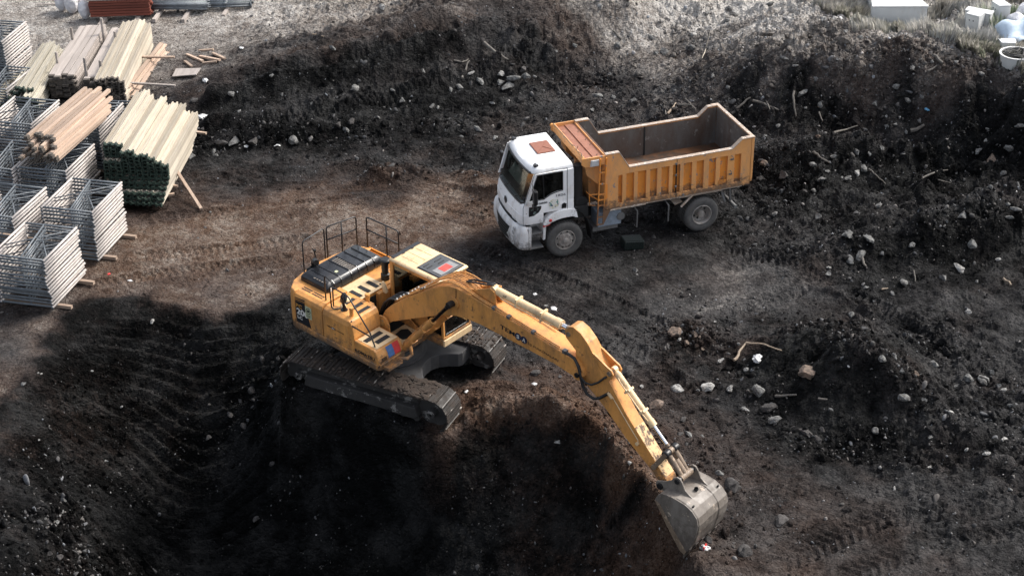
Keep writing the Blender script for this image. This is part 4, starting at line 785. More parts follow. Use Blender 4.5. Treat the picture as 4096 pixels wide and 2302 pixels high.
# writing on the boom
dx = Vector((5.01 - 3.67, 0, 3.13 - 3.235)).normalized(); uz = Vector((-dx.z, 0, dx.x)); o0 = Vector((3.66, YB0 - .003, 3.215))
mb = MB(); put_text(mb, "TEM", .105, .42, o0, dx, uz, .004, .015); put_text(mb, "İŞ MAKİNALARI", .085, .86, o0 + dx * .80 - uz * .012, dx, uz, .003); H(mb, "lettering", M_DECBLK, parent=boom)
mb = MB()
for k in (.52, .69):
    c = o0 + dx * k + uz * .05
    mb.add([tuple(c + Vector((0, -e, 0)) + (dx * cos(2 * pi * i / 24) + uz * sin(2 * pi * i / 24)) * .09) for e in (0, .004) for i in range(24)], [tuple(range(23, -1, -1)), tuple(range(24, 48))] + [(i, (i + 1) % 24, 24 + (i + 1) % 24, 24 + i) for i in range(24)])
H(mb, "round_emblem", M_NAVY, parent=boom)
mb = MB(); put_text(mb, "S", .10, .075, o0 + dx * .483 + Vector((0, -.006, 0)), dx, uz, .004, .012); put_text(mb, "A", .10, .085, o0 + dx * .648 + Vector((0, -.006, 0)), dx, uz, .004, .012); H(mb, "emblem_letters", M_WHT, parent=boom)
# pipes over the boom
def top(x):
    P = [(.30, 2.36), (.90, 2.86), (1.60, 3.36), (1.90, 3.55), (2.15, 3.66), (2.40, 3.70), (2.75, 3.68), (3.51, 3.60), (4.37, 3.50), (4.94, 3.42), (5.80, 3.32)]
    return float(np.interp(x, [p[0] for p in P], [p[1] for p in P]))
pp = MB()
for y, dz, x1, dz2 in ((-.27, .05, 5.55, .035), (-.235, .06, 5.50, .045), (.19, .10, 5.2, .06), (.155, .07, 4.2, .05)):
    xsl = [.42, .55, .75, 1.2, 1.62, 1.92, 2.2, 2.45, 2.75, 3.1, 3.5, 4.0, 4.4, 4.9, 5.3, 5.55]
    pp.tube([(x, y, top(x) + (dz + .06 * math.exp(-((x - 2.1) / .5) ** 2) if x < 3 else dz2)) for x in xsl if x <= x1], .017, 7)
for y, a in ((-.16, .09), (-.10, .12), (-.03, .12), (.04, .14), (.10, .12)):
    pp.tube([(.5, y, top(.5) + .06), (.8, y, top(.8) + .07), (1.3, y, top(1.3) + .09), (1.7, y, top(1.7) + .14), (2.05, y, top(2.05) + .17), (2.5, y * .8, top(2.5) + .13)] + ([(2.9, y * .7, top(2.9) + .10)] if a < .13 else [(3.0, y, 3.95), (3.4, y, 4.02)]), .017, 7)
pp.tube([(.55, -.16, 2.62), (1.0, -.20, 3.02), (1.22, -.22, 3.08), (1.3, -.25, 3.2)], .016, 7)
H(pp, "steel_pipes", M_YEL, smooth=True, parent=boom)
hs_ = MB()
for k, y in enumerate((-.22, -.12, -.02, .08, .16)): hs_.tube([(-.30, y * .9, 1.62 + .03 * k), (-.16, y, 1.95), (-.02, y, 2.25 + .03 * (k % 2)), (.18, y, 2.44), (.42, y, 2.52)], .026, 8)
for y, e in ((-.10, 0), (-.03, .03)): hs_.tube([(2.5, y, 3.84), (2.75, y, 3.92 + e), (3.0, y, 3.98 + e), (3.15, y, 4.03), (3.28, y * .8, 4.07)], .022, 8)
H(hs_, "hydraulic_hoses", M_RUB, smooth=True, parent=boom)
cl = MB()
for x in (.42, .8, 1.25, 1.33): 
    for y in (-.26, -.13, -.03, .08): cl.cyl((x - .03, y, top(x) + .055), (x + .03, y, top(x + .05) + .075), .028, 8)
for x in (3.42, 3.85, 4.55): cl.box(x, x + .08, -.315, -.215, top(x) + .0, top(x) + .07)
for x in (5.42,): cl.box(x, x + .10, -.31, -.21, top(x), top(x) + .08)
H(cl, "pipe_clamps", plain("clamp_grey", (.16, .16, .16), .4, .5), .004, parent=boom)
def cylinder(p0, p1, frac, R_, r_, name, par_mat=M_YEL, eyes=True, y0=0, w_=.12, piped=None, parent=None):
    p0, p1 = Vector(p0), Vector(p1); d = (p1 - p0).normalized(); L_ = (p1 - p0).length; hp = p0 + d * L_ * frac; mb = MB()
    mb.tube([p0 + d * .06, p0 + d * .10, p0 + d * .101, hp - d * .16, hp - d * .159, hp, hp + d * .001], [R_ * .8, R_ * .85, R_, R_, R_ * 1.14, R_ * 1.14, r_], 20)
    mb.cyl(p0 + Vector((0, -w_ / 2, 0)), p0 + Vector((0, w_ / 2, 0)), R_ * 1.0, 18)
    if piped:
        up = Vector(piped); mb.tube([p0 + d * .2 + up * R_, p0 + d * .3 + up * R_ * 1.5, hp - d * .30 + up * R_ * 1.5, hp - d * .12 + up * R_ * 1.05], .014, 6)
        for k in (.35, .72): q = p0 + d * L_ * frac * k; mb.bar(q, q + d * .05, R_ * 2.3, R_ * 2.3); mb.bar(q + up * R_ * 1.3, q + up * R_ * 1.3 + d * .05, .05, .05)
    c = H(mb, name, par_mat, smooth=True)
    mb = MB(); mb.cyl(hp, p1 - d * .10, r_, 18); H(mb, "chrome_rod", M_CHR, smooth=True, parent=c)
    mb = MB(); mb.tube([p1 - d * .16, p1 - d * .10], r_ * 1.25, 14); mb.cyl(p1 + Vector((0, -w_ / 2, 0)), p1 + Vector((0, w_ / 2, 0)), r_ * 1.75, 18); H(mb, "rod_eye", M_LINK, smooth=True, parent=c)
    return c
M_RODD = plain("oily_rod", (.05, .05, .055), .18, .9)
for y in (-.43, .35):
    c = cylinder((.70, y, 1.33), (2.28, y, 3.29), .66, .078, .045, "boom_cylinder", w_=.11, piped=(-.55, -.25, .6))
    for ch in children(c):
        if ch.name.startswith("chrome_rod"): ch.data.materials[0] = M_RODD
        if ch.name.startswith("rod_eye"): ch.data.materials[0] = M_BLK
cylinder((3.28, YM, 3.93), (5.50, YM, 3.83), .86, .098, .055, "arm_cylinder", M_YELT, w_=.16, piped=(0, -.8, -.35))
# --- arm
ARMP = [(5.42, 3.72), (5.40, 3.88), (5.50, 4.02), (5.62, 4.06), (5.82, 3.99), (6.02, 3.82), (6.20, 3.58), (6.62, 3.12), (7.10, 2.52), (8.22, 1.36), (8.29, 1.26), (8.26, 1.16), (8.17, 1.13), (8.08, 1.18), (7.78, 1.44), (7.14, 1.88), (6.60, 2.36), (6.40, 2.50), (6.15, 2.68), (5.90, 2.86), (5.76, 3.0), (5.72, 3.2), (5.70, 3.5)]
mb = MB(); mb.prism(ARMP, -.20, .12); arm = H(mb, "arm", M_YELW if False else M_YEL, .010)
mb = MB()
for y0 in (-.20, .08): mb.prism([(6.10, 3.66), (6.22, 3.62), (6.55, 3.46), (6.66, 3.42), (6.72, 3.33), (6.70, 3.24), (6.60, 3.12), (6.2, 3.5)], y0, y0 + .04)
H(mb, "bucket_cylinder_lug", M_YEL, .005, parent=arm)
mb = MB(); mb.add([(7.30, -.196, 2.325), (7.30, .116, 2.325), (8.20, .116, 1.392), (8.20, -.196, 1.392)], [(0, 1, 2, 3)]); 
v_ = Vector((8.22 - 7.10, 0, 1.36 - 2.52)).normalized(); nn = Vector((-v_.z, 0, v_.x)); a_, b_ = Vector((7.10, 0, 2.52)) + v_ * .35, Vector((7.10, 0, 2.52)) + v_ * 1.58
mb = MB(); mb.add([tuple(p + nn * e + Vector((0, y, 0))) for e in (.001, .004) for p, y in ((a_, -.19), (a_, .11), (b_, .11), (b_, -.19))], [(3, 2, 1, 0), (4, 5, 6, 7), (0, 1, 5, 4), (1, 2, 6, 5), (2, 3, 7, 6), (3, 0, 4, 7)])
m, n, b = mat_new("scraped_arm_paint"); c = mix(n, ramp(n, noise(n, 6.5, 8, .8, stretch=(.6, 1, .6)), [(.50, 0.0), (.56, 1.0)]), (.66, .44, .22), (.10, .06, .035)); n.links.new(c, b.inputs['Base Color']); b.inputs['Roughness'].default_value = .6
H(mb, "scraped_paint", m, parent=arm)
mb = MB(); mb.cyl((5.87, -.33, 3.02), (5.87, .25, 3.02), .05, 16); mb.cyl((5.50, -.225, 3.83), (5.50, .145, 3.83), .055, 16); mb.cyl((6.62, -.225, 3.33), (6.62, .145, 3.33), .055, 16); mb.cyl((7.93, -.27, 1.56), (7.93, .19, 1.56), .06, 16); mb.cyl((8.18, -.36, 1.235), (8.18, .30, 1.235), .065, 16); H(mb, "arm_pins", M_LINK, .005, parent=arm)
hs_ = MB(); hs_.tube([(5.50, -.29, 3.40), (5.62, -.31, 3.42), (5.78, -.33, 3.40), (5.90, -.33, 3.25), (5.97, -.33, 2.98), (6.03, -.32, 2.78), (6.13, -.30, 2.62), (6.28, -.26, 2.55), (6.42, -.23, 2.62), (6.58, -.21, 2.78), (6.66, -.205, 2.86)], .034, 9)
hs_.tube([(5.74, -.33, 3.42), (5.84, -.35, 3.36), (5.93, -.36, 3.20), (5.99, -.35, 3.02), (6.08, -.33, 2.92), (6.22, -.29, 2.90), (6.38, -.25, 3.02), (6.50, -.23, 3.17), (6.56, -.21, 3.23)], .024, 9); H(hs_, "hydraulic_hoses", M_RUB, smooth=True, parent=arm)
mb = MB(); mb.tube([(6.66, -.215, 2.86), (6.75, -.215, 2.78), (7.2, -.215, 2.28), (7.45, -.215, 2.02), (7.47, -.21, 1.94)], .013, 6); mb.cyl((6.62, -.23, 2.86), (6.74, -.23, 2.76), .032, 8); mb.cyl((7.45, -.2, 1.92), (7.45, -.25, 1.92), .04, 8); H(mb, "grease_pipe", M_YELT, smooth=True, parent=arm)
cylinder((6.63, YM, 3.36), (8.19, YM, 2.02), .70, .074, .040, "bucket_cylinder", M_YELT, w_=.10, piped=(.0, -.9, .3))
# --- links and bucket
for y0 in (-.265, .145):
    mb = MB(); a, b_ = Vector((7.93, 0, 1.56)), Vector((8.19, 0, 2.0)); d = (b_ - a).normalized(); s2 = Vector((-d.z, 0, d.x)) * .055
    mb.prism([((a - s2 - d * .06).x, (a - s2 - d * .06).z), ((a + s2 - d * .06).x, (a + s2 - d * .06).z), ((b_ + s2 + d * .05).x, (b_ + s2 + d * .05).z), ((b_ - s2 + d * .05).x, (b_ - s2 + d * .05).z)], y0, y0 + .045); H(mb, "bell_crank", M_LINK, .01)
mb = MB()
for y0, y1 in ((-.26, -.11), (.03, .18)):
    mb.lathe([(.001, y0), (.075, y0), (.095, y0 + .02), (.07, (y0 + y1) / 2), (.095, y1 - .02), (.075, y1), (.001, y1)], (8.19, 0, 2.01), 'y', 18)
H(mb, "link_bosses", M_BLK, smooth=True)
mb = MB(); A_, B_ = Vector((8.20, YM, 1.98)), Vector((8.60, YM, 1.58))
for y in (-.145, .065): mb.tube([(8.20, y, 1.99), (8.33, y, 1.86), (8.52, y, 1.67), (8.60, y, 1.58)], [.06, .065, .05, .055], 12)
mb.tube([(8.33, YM, 1.84), (8.56, YM, 1.62)], .075, 10); mb.cyl((8.60, -.22, 1.58), (8.60, .15, 1.58), .075, 16); H(mb, "tilt_link", M_LINK, smooth=True)
BKP = [(8.24, 1.06), (8.30, 1.20), (8.38, 1.30), (8.55, 1.34), (8.75, 1.345), (9.0, 1.325), (9.18, 1.25), (9.31, 1.12), (9.36, .95), (9.34, .72), (9.27, .42), (9.18, .22), (9.08, .02)]
mb = MB(); n = len(BKP); inner = []
for i, (x, z) in enumerate(BKP):
    t = Vector((BKP[min(i + 1, n - 1)][0] - BKP[max(i - 1, 0)][0], BKP[min(i + 1, n - 1)][1] - BKP[max(i - 1, 0)][1])).normalized(); inner.append((x + t.y * .03 * 1, z - t.x * .03))
shell = BKP + inner[::-1]; mb.prism(shell, -.56, .48); bucket = H(mb, "bucket", M_STEEL, .005)
for y0 in (-.585, .48):
    mb = MB(); mb.prism([(x, z) for x, z in BKP[:-1]] + [(9.08, .04), (8.95, .10), (8.60, .58), (8.33, .98)], y0, y0 + .025); sp = H(mb, "side_plate", M_STEEL, .004, parent=bucket)
mb = MB()
for y0 in (-.600, .505): mb.prism([(8.24, 1.06), (8.38, 1.02), (8.74, .56), (9.12, .12), (9.08, .02), (8.95, .08), (8.58, .56)], y0, y0 + .015)
H(mb, "side_cutter", M_LINK, .004, parent=bucket)
for y in (-.50, -.27, -.04, .19, .42):
    mb = MB(); mb.prism([(9.12, .24), (9.18, .18), (9.05, -.14), (9.02, -.13), (9.04, .10)], y - .05, y + .05); H(mb, "bucket_tooth", M_STEEL, .006, parent=bucket)
mb = MB()
for a_, b_ in ((-.40, -.37), (.28, .31)):
    pass
for y0 in (-.33, .225):
    mb = MB(); mb.prism([(8.06, 1.24), (8.10, 1.15), (8.20, 1.12), (8.36, 1.20), (8.55, 1.33), (9.02, 1.33), (8.93, 1.37), (8.80, 1.45), (8.72, 1.60), (8.66, 1.67), (8.58, 1.68), (8.50, 1.62), (8.44, 1.52), (8.30, 1.42), (8.16, 1.36), (8.08, 1.32)], y0, y0 + .035); H(mb, "bucket_ear", M_STEEL, .006, parent=bucket)
mb = MB(); mb.cyl((8.60, -.36, 1.58), (8.60, .28, 1.58), .06, 16); mb.cyl((8.18, -.37, 1.235), (8.18, .30, 1.235), .075, 16); H(mb, "bucket_pins", M_BLK, .005, parent=bucket)
mb = MB()   # wear plates bent over the back
for y0, y1 in ((-.545, -.25), (.17, .465)):
    P = BKP[4:11]; P = [(x + .012 * (x > 9.2), z + .012 * (z > 1.2)) for x, z in P]; mb.loft([[(x, y0, z) for x, z in P], [(x, y1, z) for x, z in P]], closed=False, caps=False)
H(mb, "wear_plates", M_STEEL, parent=bucket)
mb = MB()
for y in (-.48, .40): mb.cyl((9.10, y, 1.20), (9.15, y, 1.325), .022, 10)
mb.lathe([(.001, .0), (.03, .0), (.05, .03), (.04, .07)], (8.90, -.05, 1.33), 'z', 12); H(mb, "drain_holes", M_INT, parent=bucket)
# ================================================================ THE TIPPER TRUCK
M_CABW = paint("cab_white_paint", (.86, .87, .88), .32, (.46, .42, .38), .42, (.35, .32, .29), .12, scale=2.4, mud=(.75, 1.5))
M_BUMP = paint("bumper_white_paint", (.70, .71, .72), .45, (.24, .21, .18), .75, scale=3.5, mud=(.3, 1.0))
M_ORG = paint("tipper_orange_paint", (.72, .345, .12), .5, (.38, .24, .15), .7, (.21, .21, .22), .36, 2.4, mud=(1.2, 1.75))
M_ORB = paint("bright_orange_paint", (.76, .28, .045), .5, (.38, .19, .08), .6, (.21, .21, .22), .42, 2.6, mud=(1.3, 1.8))
M_RIM = paint("scraped_box_rim", (.38, .29, .22), .6, (.28, .26, .25), .9, (.62, .56, .50), .6, 5)
M_BIN = paint("worn_box_inside", (.13, .122, .115), .45, (.07, .032, .015), 1.0, (.20, .185, .17), .42, 1.7)
M_FLR = paint("rusty_box_floor", (.055, .035, .025), .5, (.22, .085, .025), .9, (.05, .05, .05), .4, 1.2, streak=False)
M_RUST = paint("rusty_canopy", (.30, .125, .075), .5, (.16, .065, .04), .8, (.40, .22, .15), .35, 2.2, streak=False)
M_TYRE = plain("dusty_tyre", (.075, .073, .071), .9, var=.3, scale=9, bmp=.5)
M_TREAD = plain("tyre_tread", (.045, .044, .043), .92, var=.3, scale=12)
M_HUB = paint("dusty_wheel_hub", (.30, .28, .26), .5, (.10, .08, .065), .8, (.12, .07, .05), .35, 8)
M_CHS = plain("black_chassis", (.014, .014, .015), .7)
M_BRN = plain("brown_hatch_cover", (.23, .085, .05), .5, var=.12)
M_ALU = plain("blue_grey_box", (.20, .24, .29), .5)
M_GREY = paint("dusty_grey_steel", (.14, .14, .14), .6, (.05, .045, .04), .7, scale=5)
M_WSG = glass_mat("windscreen_glass", (.50, .60, .58), .16, .10)
M_SGL = glass_mat("side_window_glass", (.10, .12, .12), .02)
M_BEI = plain("beige_seat_cover", (.20, .20, .175), .8)
TR = empty("dump_truck", TRK_T, TRK_R, "white cab tipper truck with an empty orange box parked on the dark site floor", "dump truck")
def T(mb, name, mat, bevel=0, smooth=False, parent=None, seg=2, label=None): return mb.build(name, mat, parent or TR, bevel, smooth, seg, label=label)
def yy(mb_fn):   # both sides
    for s_ in (1, -1): mb_fn(s_)
# wheels
def wheel(x, yo, dual, front):
    sg = 1 if yo > 0 else -1; W_ = .29; r = .5276
    root = MB(); 
    for k in range(2 if dual else 1):
        o = yo - sg * k * .34
        P = [(.30, o - sg * .015), (.36, o), (.44, o + sg * .006), (.495, o - sg * .012), (.521, o - sg * .045), (.5276, o - sg * .07), (.5276, o - sg * (W_ - .07)), (.515, o - sg * (W_ - .03)), (.44, o - sg * W_), (.30, o - sg * (W_ - .02))]
        root.lathe(P, (x, 0, r), 'y', 48)
    w_ = T(root, "wheel", M_TYRE, smooth=True)
    for k in range(2 if dual else 1):
        tr = MB(); o = yo - sg * (k * .34 + .145)
        for i in range(40):
            a = 2 * pi * i / 40; M = Matrix.Translation((x, o, r)) @ Matrix.Rotation(a, 4, 'Y'); tr.M = M; tr.box(-.022, .022, -.095, .095, .520, .536)
        tr.M = None; T(tr, "tread_blocks", M_TREAD, parent=w_)
    rm = MB()
    if front: P = [(.30, yo - sg * .012), (.285, yo - sg * .0), (.272, yo - sg * .02), (.262, yo - sg * .05), (.20, yo - sg * .03), (.19, yo + sg * .01), (.155, yo + sg * .02), (.15, yo + sg * .015), (.085, yo + sg * .02), (.08, yo + sg * .055), (.06, yo + sg * .065), (.001, yo + sg * .068)]
    else: P = [(.30, yo - sg * .012), (.285, yo - sg * .0), (.27, yo - sg * .02), (.258, yo - sg * .16), (.21, yo - sg * .20), (.145, yo - sg * .21), (.12, yo - sg * .20), (.105, yo - sg * .05), (.09, yo - sg * .035), (.001, yo - sg * .03)]
    rm.lathe(P, (x, 0, r), 'y', 40); rim = T(rm, "rim", M_HUB, smooth=True, parent=w_)
    ho = MB(); nb = MB()
    for i in range(8):
        a = 2 * pi * i / 8 + .3; c = (x + .232 * cos(a), 0, r + .232 * sin(a)); yb = yo - sg * (.045 if front else .188)
        if front: ho.lathe([(.001, yb + sg * .008), (.030, yb + sg * .008), (.031, yb - sg * .02)], c, 'y', 12)
        else: ho.lathe([(.001, yb + sg * .004), (.028, yb + sg * .004), (.028, yb - sg * .02)], (x + .18 * cos(a), 0, r + .18 * sin(a)), 'y', 12)
    for i in range(10):
        a = 2 * pi * i / 10; rr = .172 if front else .135; yb = yo + sg * (.015 if front else -.205); nb.cyl((x + rr * cos(a), yb, r + rr * sin(a)), (x + rr * cos(a), yb + sg * .03, r + rr * sin(a)), .014, 6)
    T(ho, "hand_holes", M_INT, parent=w_); T(nb, "wheel_nuts", M_HUB, parent=w_)
wheel(4.133, 1.205, False, True); wheel(4.133, -1.205, False, True); wheel(0, 1.205, True, False); wheel(0, -1.205, True, False)
# chassis
mb = MB()
for y in (.38, -.46): mb.box(-1.45, 5.0, y, y + .08, .74, 1.0)
for x in (-1.4, -.5, .6, 1.6, 2.6, 3.6, 4.9): mb.box(x, x + .08, -.38, .38, .80, .95)
mb.cyl((0, -.95, .53), (0, .95, .53), .10, 12); mb.cyl((4.133, -1.0, .5), (4.133, 1.0, .5), .07, 12); mb.cyl((0, 0, .55), (3.2, 0, .75), .06, 10); mb.box(-.28, .28, -.22, .22, .35, .8)
mb.box(3.85, 4.95, -.42, .42, .70, 1.35); mb.box(-1.42, 2.85, -.50, .50, 1.03, 1.20)
T(mb, "chassis", M_CHS, .01)
mb = MB(); mb.box(2.42, 3.12, .52, 1.08, .66, 1.10); fb = T(mb, "battery_box", M_ALU, .02)
mb = MB(); mb.cyl((2.44, .6, .90), (2.44, 1.10, .90), .12, 20); mb.box(2.50, 3.25, .50, 1.02, .52, .655); T(mb, "air_tank", M_GREY, .01)
mb = MB(); mb.box(3.40, 3.80, .30, 1.06, 1.06, 1.42); mb.tube([(3.62, .82, 1.3), (3.62, .82, 2.30), (3.62, .82, 2.60)], .13, 16); mb.tube([(3.55, .35, 1.5), (3.60, .8, 1.55)], .16, 14); mb.box(3.35, 3.78, -1.0, .2, 1.1, 1.9); mb.cyl((3.55, .95, 1.45), (3.55, .55, 1.45), .19, 18); T(mb, "air_intake", M_CHS, .015)
mb = MB(); mb.cyl((3.05, 0, 1.05), (3.0, 0, 2.2), .11, 16); T(mb, "tipping_ram", M_GREY)
# cab
def ring(z, xf, yw, rear=3.85, bow=.07, cr=.26):
    P = [(rear, -yw, z)]; P.append((xf - cr - .02, -yw, z))
    for k in range(1, 6): a = radians(-90 + 90 * k / 6); P.append((xf - cr + cr * cos(a), -yw + cr + cr * sin(a) * 1.0, z))
    for k in range(0, 7): t = -1 + 2 * k / 6; P.append((xf + bow * (1 - t * t), (yw - cr) * t, z))
    for k in range(1, 6): a = radians(90 * k / 6); P.append((xf - cr + cr * cos(a), yw - cr + cr * sin(a), z))
    P.append((xf - cr - .02, yw, z)); P.append((rear, yw, z)); return P
mb = MB(); mb.loft([ring(1.14, 5.39, 1.10, 4.74), ring(1.25, 5.40, 1.125, 4.74), ring(1.45, 5.39, 1.13, 4.74)]); mb.loft([ring(1.451, 5.385, 1.13), ring(1.60, 5.36, 1.125), ring(1.72, 5.32, 1.115), ring(1.76, 5.30, 1.10)])
cabb = T(mb, "cab_body", M_CABW, .012, True)
mb = MB(); mb.loft([ring(2.62, 5.03, 1.075, cr=.22), ring(2.68, 5.01, 1.08, cr=.22), ring(2.75, 4.97, 1.06, 3.86, cr=.22), ring(2.80, 4.88, 1.01, 3.88, .05, .2), ring(2.825, 4.76, .92, 3.95, .04, .18)]); rf = T(mb, "cab_roof", M_CABW, .01, True, parent=cabb)
mb = MB()
for k in range(9):
    y = -.76 + k * .19
    for a, b_ in ((4.66, 4.86), (3.97, 4.04)) if abs(y + .05) < .42 else ((4.0, 4.84),): mb.box(a, b_, y - .008, y + .008, 2.822, 2.834)
T(mb, "roof_ribs", paint("rib_shade_paint", (.62, .62, .62), .4, (.3, .28, .26), .5), parent=rf)
mb = MB(); mb.box(4.07, 4.60, -.42, .30, 2.828, 2.865); ht = T(mb, "roof_hatch", M_BRN, .035, parent=rf, seg=3)
mb = MB(); mb.bar((4.12, -.36, 2.868), (4.55, .24, 2.868), .012, .010); mb.bar((4.12, .24, 2.869), (4.33, -.06, 2.869), .012, .010); T(mb, "hatch_creases", M_BRN, parent=ht)
for y in (-.93, .90):
    mb = MB(); mb.box(4.80, 4.93, y - .05, y + .05, 2.78, 2.84); mb.box(4.84, 4.90, y - .08, y + .08, 2.83, 2.85); T(mb, "marker_lamp", M_BLK, .01, parent=rf)
mb = MB()   # side structure above the belt line
for s_ in (1, -1):
    y0, y1 = sorted((s_ * 1.125, s_ * 1.075))
    mb.prism([(3.85, 1.755), (4.16, 1.755), (4.16, 2.64), (3.85, 2.66)], y0, y1)
    mb.prism([(4.16, 1.755), (5.28, 1.755), (5.25, 1.86), (4.97, 1.875), (4.72, 1.875), (4.52, 1.99), (4.34, 2.04), (4.16, 2.05)], y0, y1)
    mb.prism([(5.29, 1.755), (5.18, 1.755), (4.88, 2.635), (5.0, 2.635)], y0, y1); mb.box(4.15, 4.95, y0, y1, 2.60, 2.66)
mb.box(3.85, 3.90, -1.07, 1.07, 1.755, 2.66); T(mb, "cab_frame", M_CABW, .008, parent=cabb)
def front_sheet(z0, x0, w0, z1, x1, w1, off, bow=.07, n=12, nz=5):
    V = []; F = []
    for j in range(nz + 1):
        t = j / nz; z = z0 + (z1 - z0) * t; xf = x0 + (x1 - x0) * t; yw = w0 + (w1 - w0) * t
        for i in range(n + 1):
            u = -1 + 2 * i / n; y = yw * u; e = max(0, (abs(u) - .80) / .20); V.append((xf + bow * (1 - u * u) - .22 * e * e + off, y, z))
    for j in range(nz):
        for i in range(n): a = j * (n + 1) + i; F.append((a, a + 1, a + n + 2, a + n + 1))
    return V, F
mb = MB(); mb.add(*front_sheet(1.80, 5.275, 1.02, 2.60, 5.035, .98, .0)); T(mb, "windscreen", M_WSG, smooth=True, parent=cabb)
mb = MB(); V, F = front_sheet(1.76, 5.29, 1.07, 2.625, 5.025, 1.05, .006); n_ = 13
def strip(idx): mb.tube([V[i] for i in idx], .032, 8)
strip(range(0, 13)); strip(range(5 * 13, 6 * 13)); strip([j * 13 for j in range(6)]); strip([j * 13 + 12 for j in range(6)]); T(mb, "windscreen_seal", M_BLK, smooth=True, parent=cabb)
mb = MB()
for a, b_ in (((5.36, -.55, 1.74), (5.30, .05, 1.98)), ((5.36, .25, 1.74), (5.30, .80, 1.96))): mb.tube([a, (a[0] + .03, (a[1] + b_[1]) / 2, 1.80), b_], .012, 6)
T(mb, "wipers", M_BLK, parent=cabb)
for s_ in (1, -1):
    y = s_ * 1.095; mb = MB(); mb.prism([(4.16, 2.04), (4.34, 2.03), (4.52, 1.98), (4.72, 1.865), (5.22, 1.865), (4.93, 2.61), (4.16, 2.62)], min(y, y + .004 * s_), max(y, y + .004 * s_)); T(mb, "side_window", M_SGL, parent=cabb)
    mb = MB(); P = [(4.18, 2.62), (4.18, 2.05), (4.34, 2.035), (4.53, 1.985), (4.72, 1.875), (5.02, 1.875)]; mb.tube([(a, s_ * 1.128, b_) for a, b_ in P], .014, 6); mb.tube([(a, s_ * 1.128, b_) for a, b_ in ((4.18, 2.62), (4.90, 2.615), (5.05, 2.2))], .014, 6); mb.bar((4.72, s_ * 1.118, 1.88), (4.74, s_ * 1.118, 2.60), .03, .03); T(mb, "window_seal", M_BLK, smooth=True, parent=cabb)
mb = MB(); mb.box(3.95, 5.2, -1.02, 1.02, 1.765, 1.80); mb.box(4.95, 5.25, -1.0, 1.0, 1.80, 1.93); T(mb, "dashboard", M_INT, .03, parent=cabb)
mb = MB(); mb.box(4.05, 4.45, .30, .85, 1.80, 1.95); mb.box(3.98, 4.12, .32, .82, 1.9, 2.55); mb.box(4.05, 4.45, -.85, -.2, 1.80, 1.95); mb.box(3.98, 4.14, -.85, -.2, 1.9, 2.5); T(mb, "cab_seats", M_BEI, .06, parent=cabb)
mb = MB(); mb.tube([(4.85 + .20 * cos(2 * pi * k / 18) * .5, .57 + .21 * sin(2 * pi * k / 18), 2.02 + .2 * cos(2 * pi * k / 18) * .6) for k in range(19)], .018, 6); mb.loft([[(5.10, -.7, 1.94), (5.10, .2, 1.94), (4.9, .2, 2.12), (4.9, -.7, 2.2)], [(5.12, -.7, 1.96), (5.12, .2, 1.96), (4.92, .2, 2.14), (4.92, -.7, 2.22)]]); T(mb, "steering_wheel", M_BEI, parent=cabb)
# door seams, writing, handle
def seam(P, w_=.010, y=1.131): 
    m_ = MB()
    for a, b_ in zip(P[:-1], P[1:]): m_.bar((a[0], y, a[1]), (b_[0], y, b_[1]), w_, .006, (0, 1, 0)) if False else m_.bar((a[0], y, a[1]), (b_[0], y, b_[1]), .005, w_, (-(b_[1] - a[1]), 0, (b_[0] - a[0])))
    return m_
mb = seam([(4.045, 1.44), (4.04, 2.70), (4.30, 2.70), (4.98, 2.68), (5.33, 1.70), (5.335, 1.16)], .012, 1.133); T(mb, "door_seam", M_INT, parent=cabb)
mb = MB(); mb.prism([(4.215, 1.50), (4.08, 1.49), (4.07, 1.62), (4.13, 1.66), (4.20, 1.63)], 1.131, 1.138); T(mb, "door_handle", M_BLK, .003, parent=cabb)
mb = MB(); mb.prism([(4.80, 1.69), (5.16, 1.70), (5.17, 1.41), (5.02, 1.42), (4.88, 1.50), (4.81, 1.60)], 1.131, 1.137); bp = T(mb, "side_vent", M_BLK, .003, parent=cabb)
txs, tup = (-1, 0, 0), (0, 0, 1)
mb = MB(); put_text(mb, "Şentürkler", .05, .23, (5.11, 1.139, 1.585), txs, tup, .003); 
mb.add([(5.0 + r * cos(2 * pi * k / 20), 1.139, 1.50 + r * sin(2 * pi * k / 20)) for r in (.042, .034) for k in range(20)], [(k, (k + 1) % 20, 20 + (k + 1) % 20, 20 + k) for k in range(20)]); put_text(mb, "S", .05, .032, (5.016, 1.139, 1.475), txs, tup, .003, 0, .2)
T(mb, "vent_lettering", plain("pale_teal_lettering", (.32, .42, .40), .6, bmp=0), parent=cabb)
mb = MB(); put_text(mb, "1826", .07, .28, (4.37, 1.133, 1.885), txs, tup, .005, .02); T(mb, "number_lettering", plain("grey_lettering", (.22, .22, .23), .4), parent=cabb)
mb = MB(); put_text(mb, "CARGO", .055, .25, (4.88, 1.133, 1.74), txs, tup, .005, .03, .15, .95); T(mb, "name_lettering", M_DECBLK, parent=cabb)
mb = MB(); mb.prism([(4.43 + .155 * cos(2 * pi * k / 32), 1.68 + .15 * sin(2 * pi * k / 32)) for k in range(32)], 1.130, 1.1335)
m, n, b = mat_new("mosaic_sticker"); vt = N(n, "ShaderNodeTexVoronoi"); vt.inputs['Scale'].default_value = 22; tc = N(n, "ShaderNodeTexCoord"); n.links.new(tc.outputs['Object'], vt.inputs['Vector'])
sc_ = N(n, "ShaderNodeSeparateColor"); n.links.new(vt.outputs['Color'], sc_.inputs[0]); c = ramp(n, sc_.outputs[0], [(0, (.70, .70, .66)), (.42, (.60, .58, .42)), (.60, (.66, .68, .66)), (.74, (.10, .25, .22)), (.84, (.62, .64, .60)), (.93, (.03, .05, .12))])
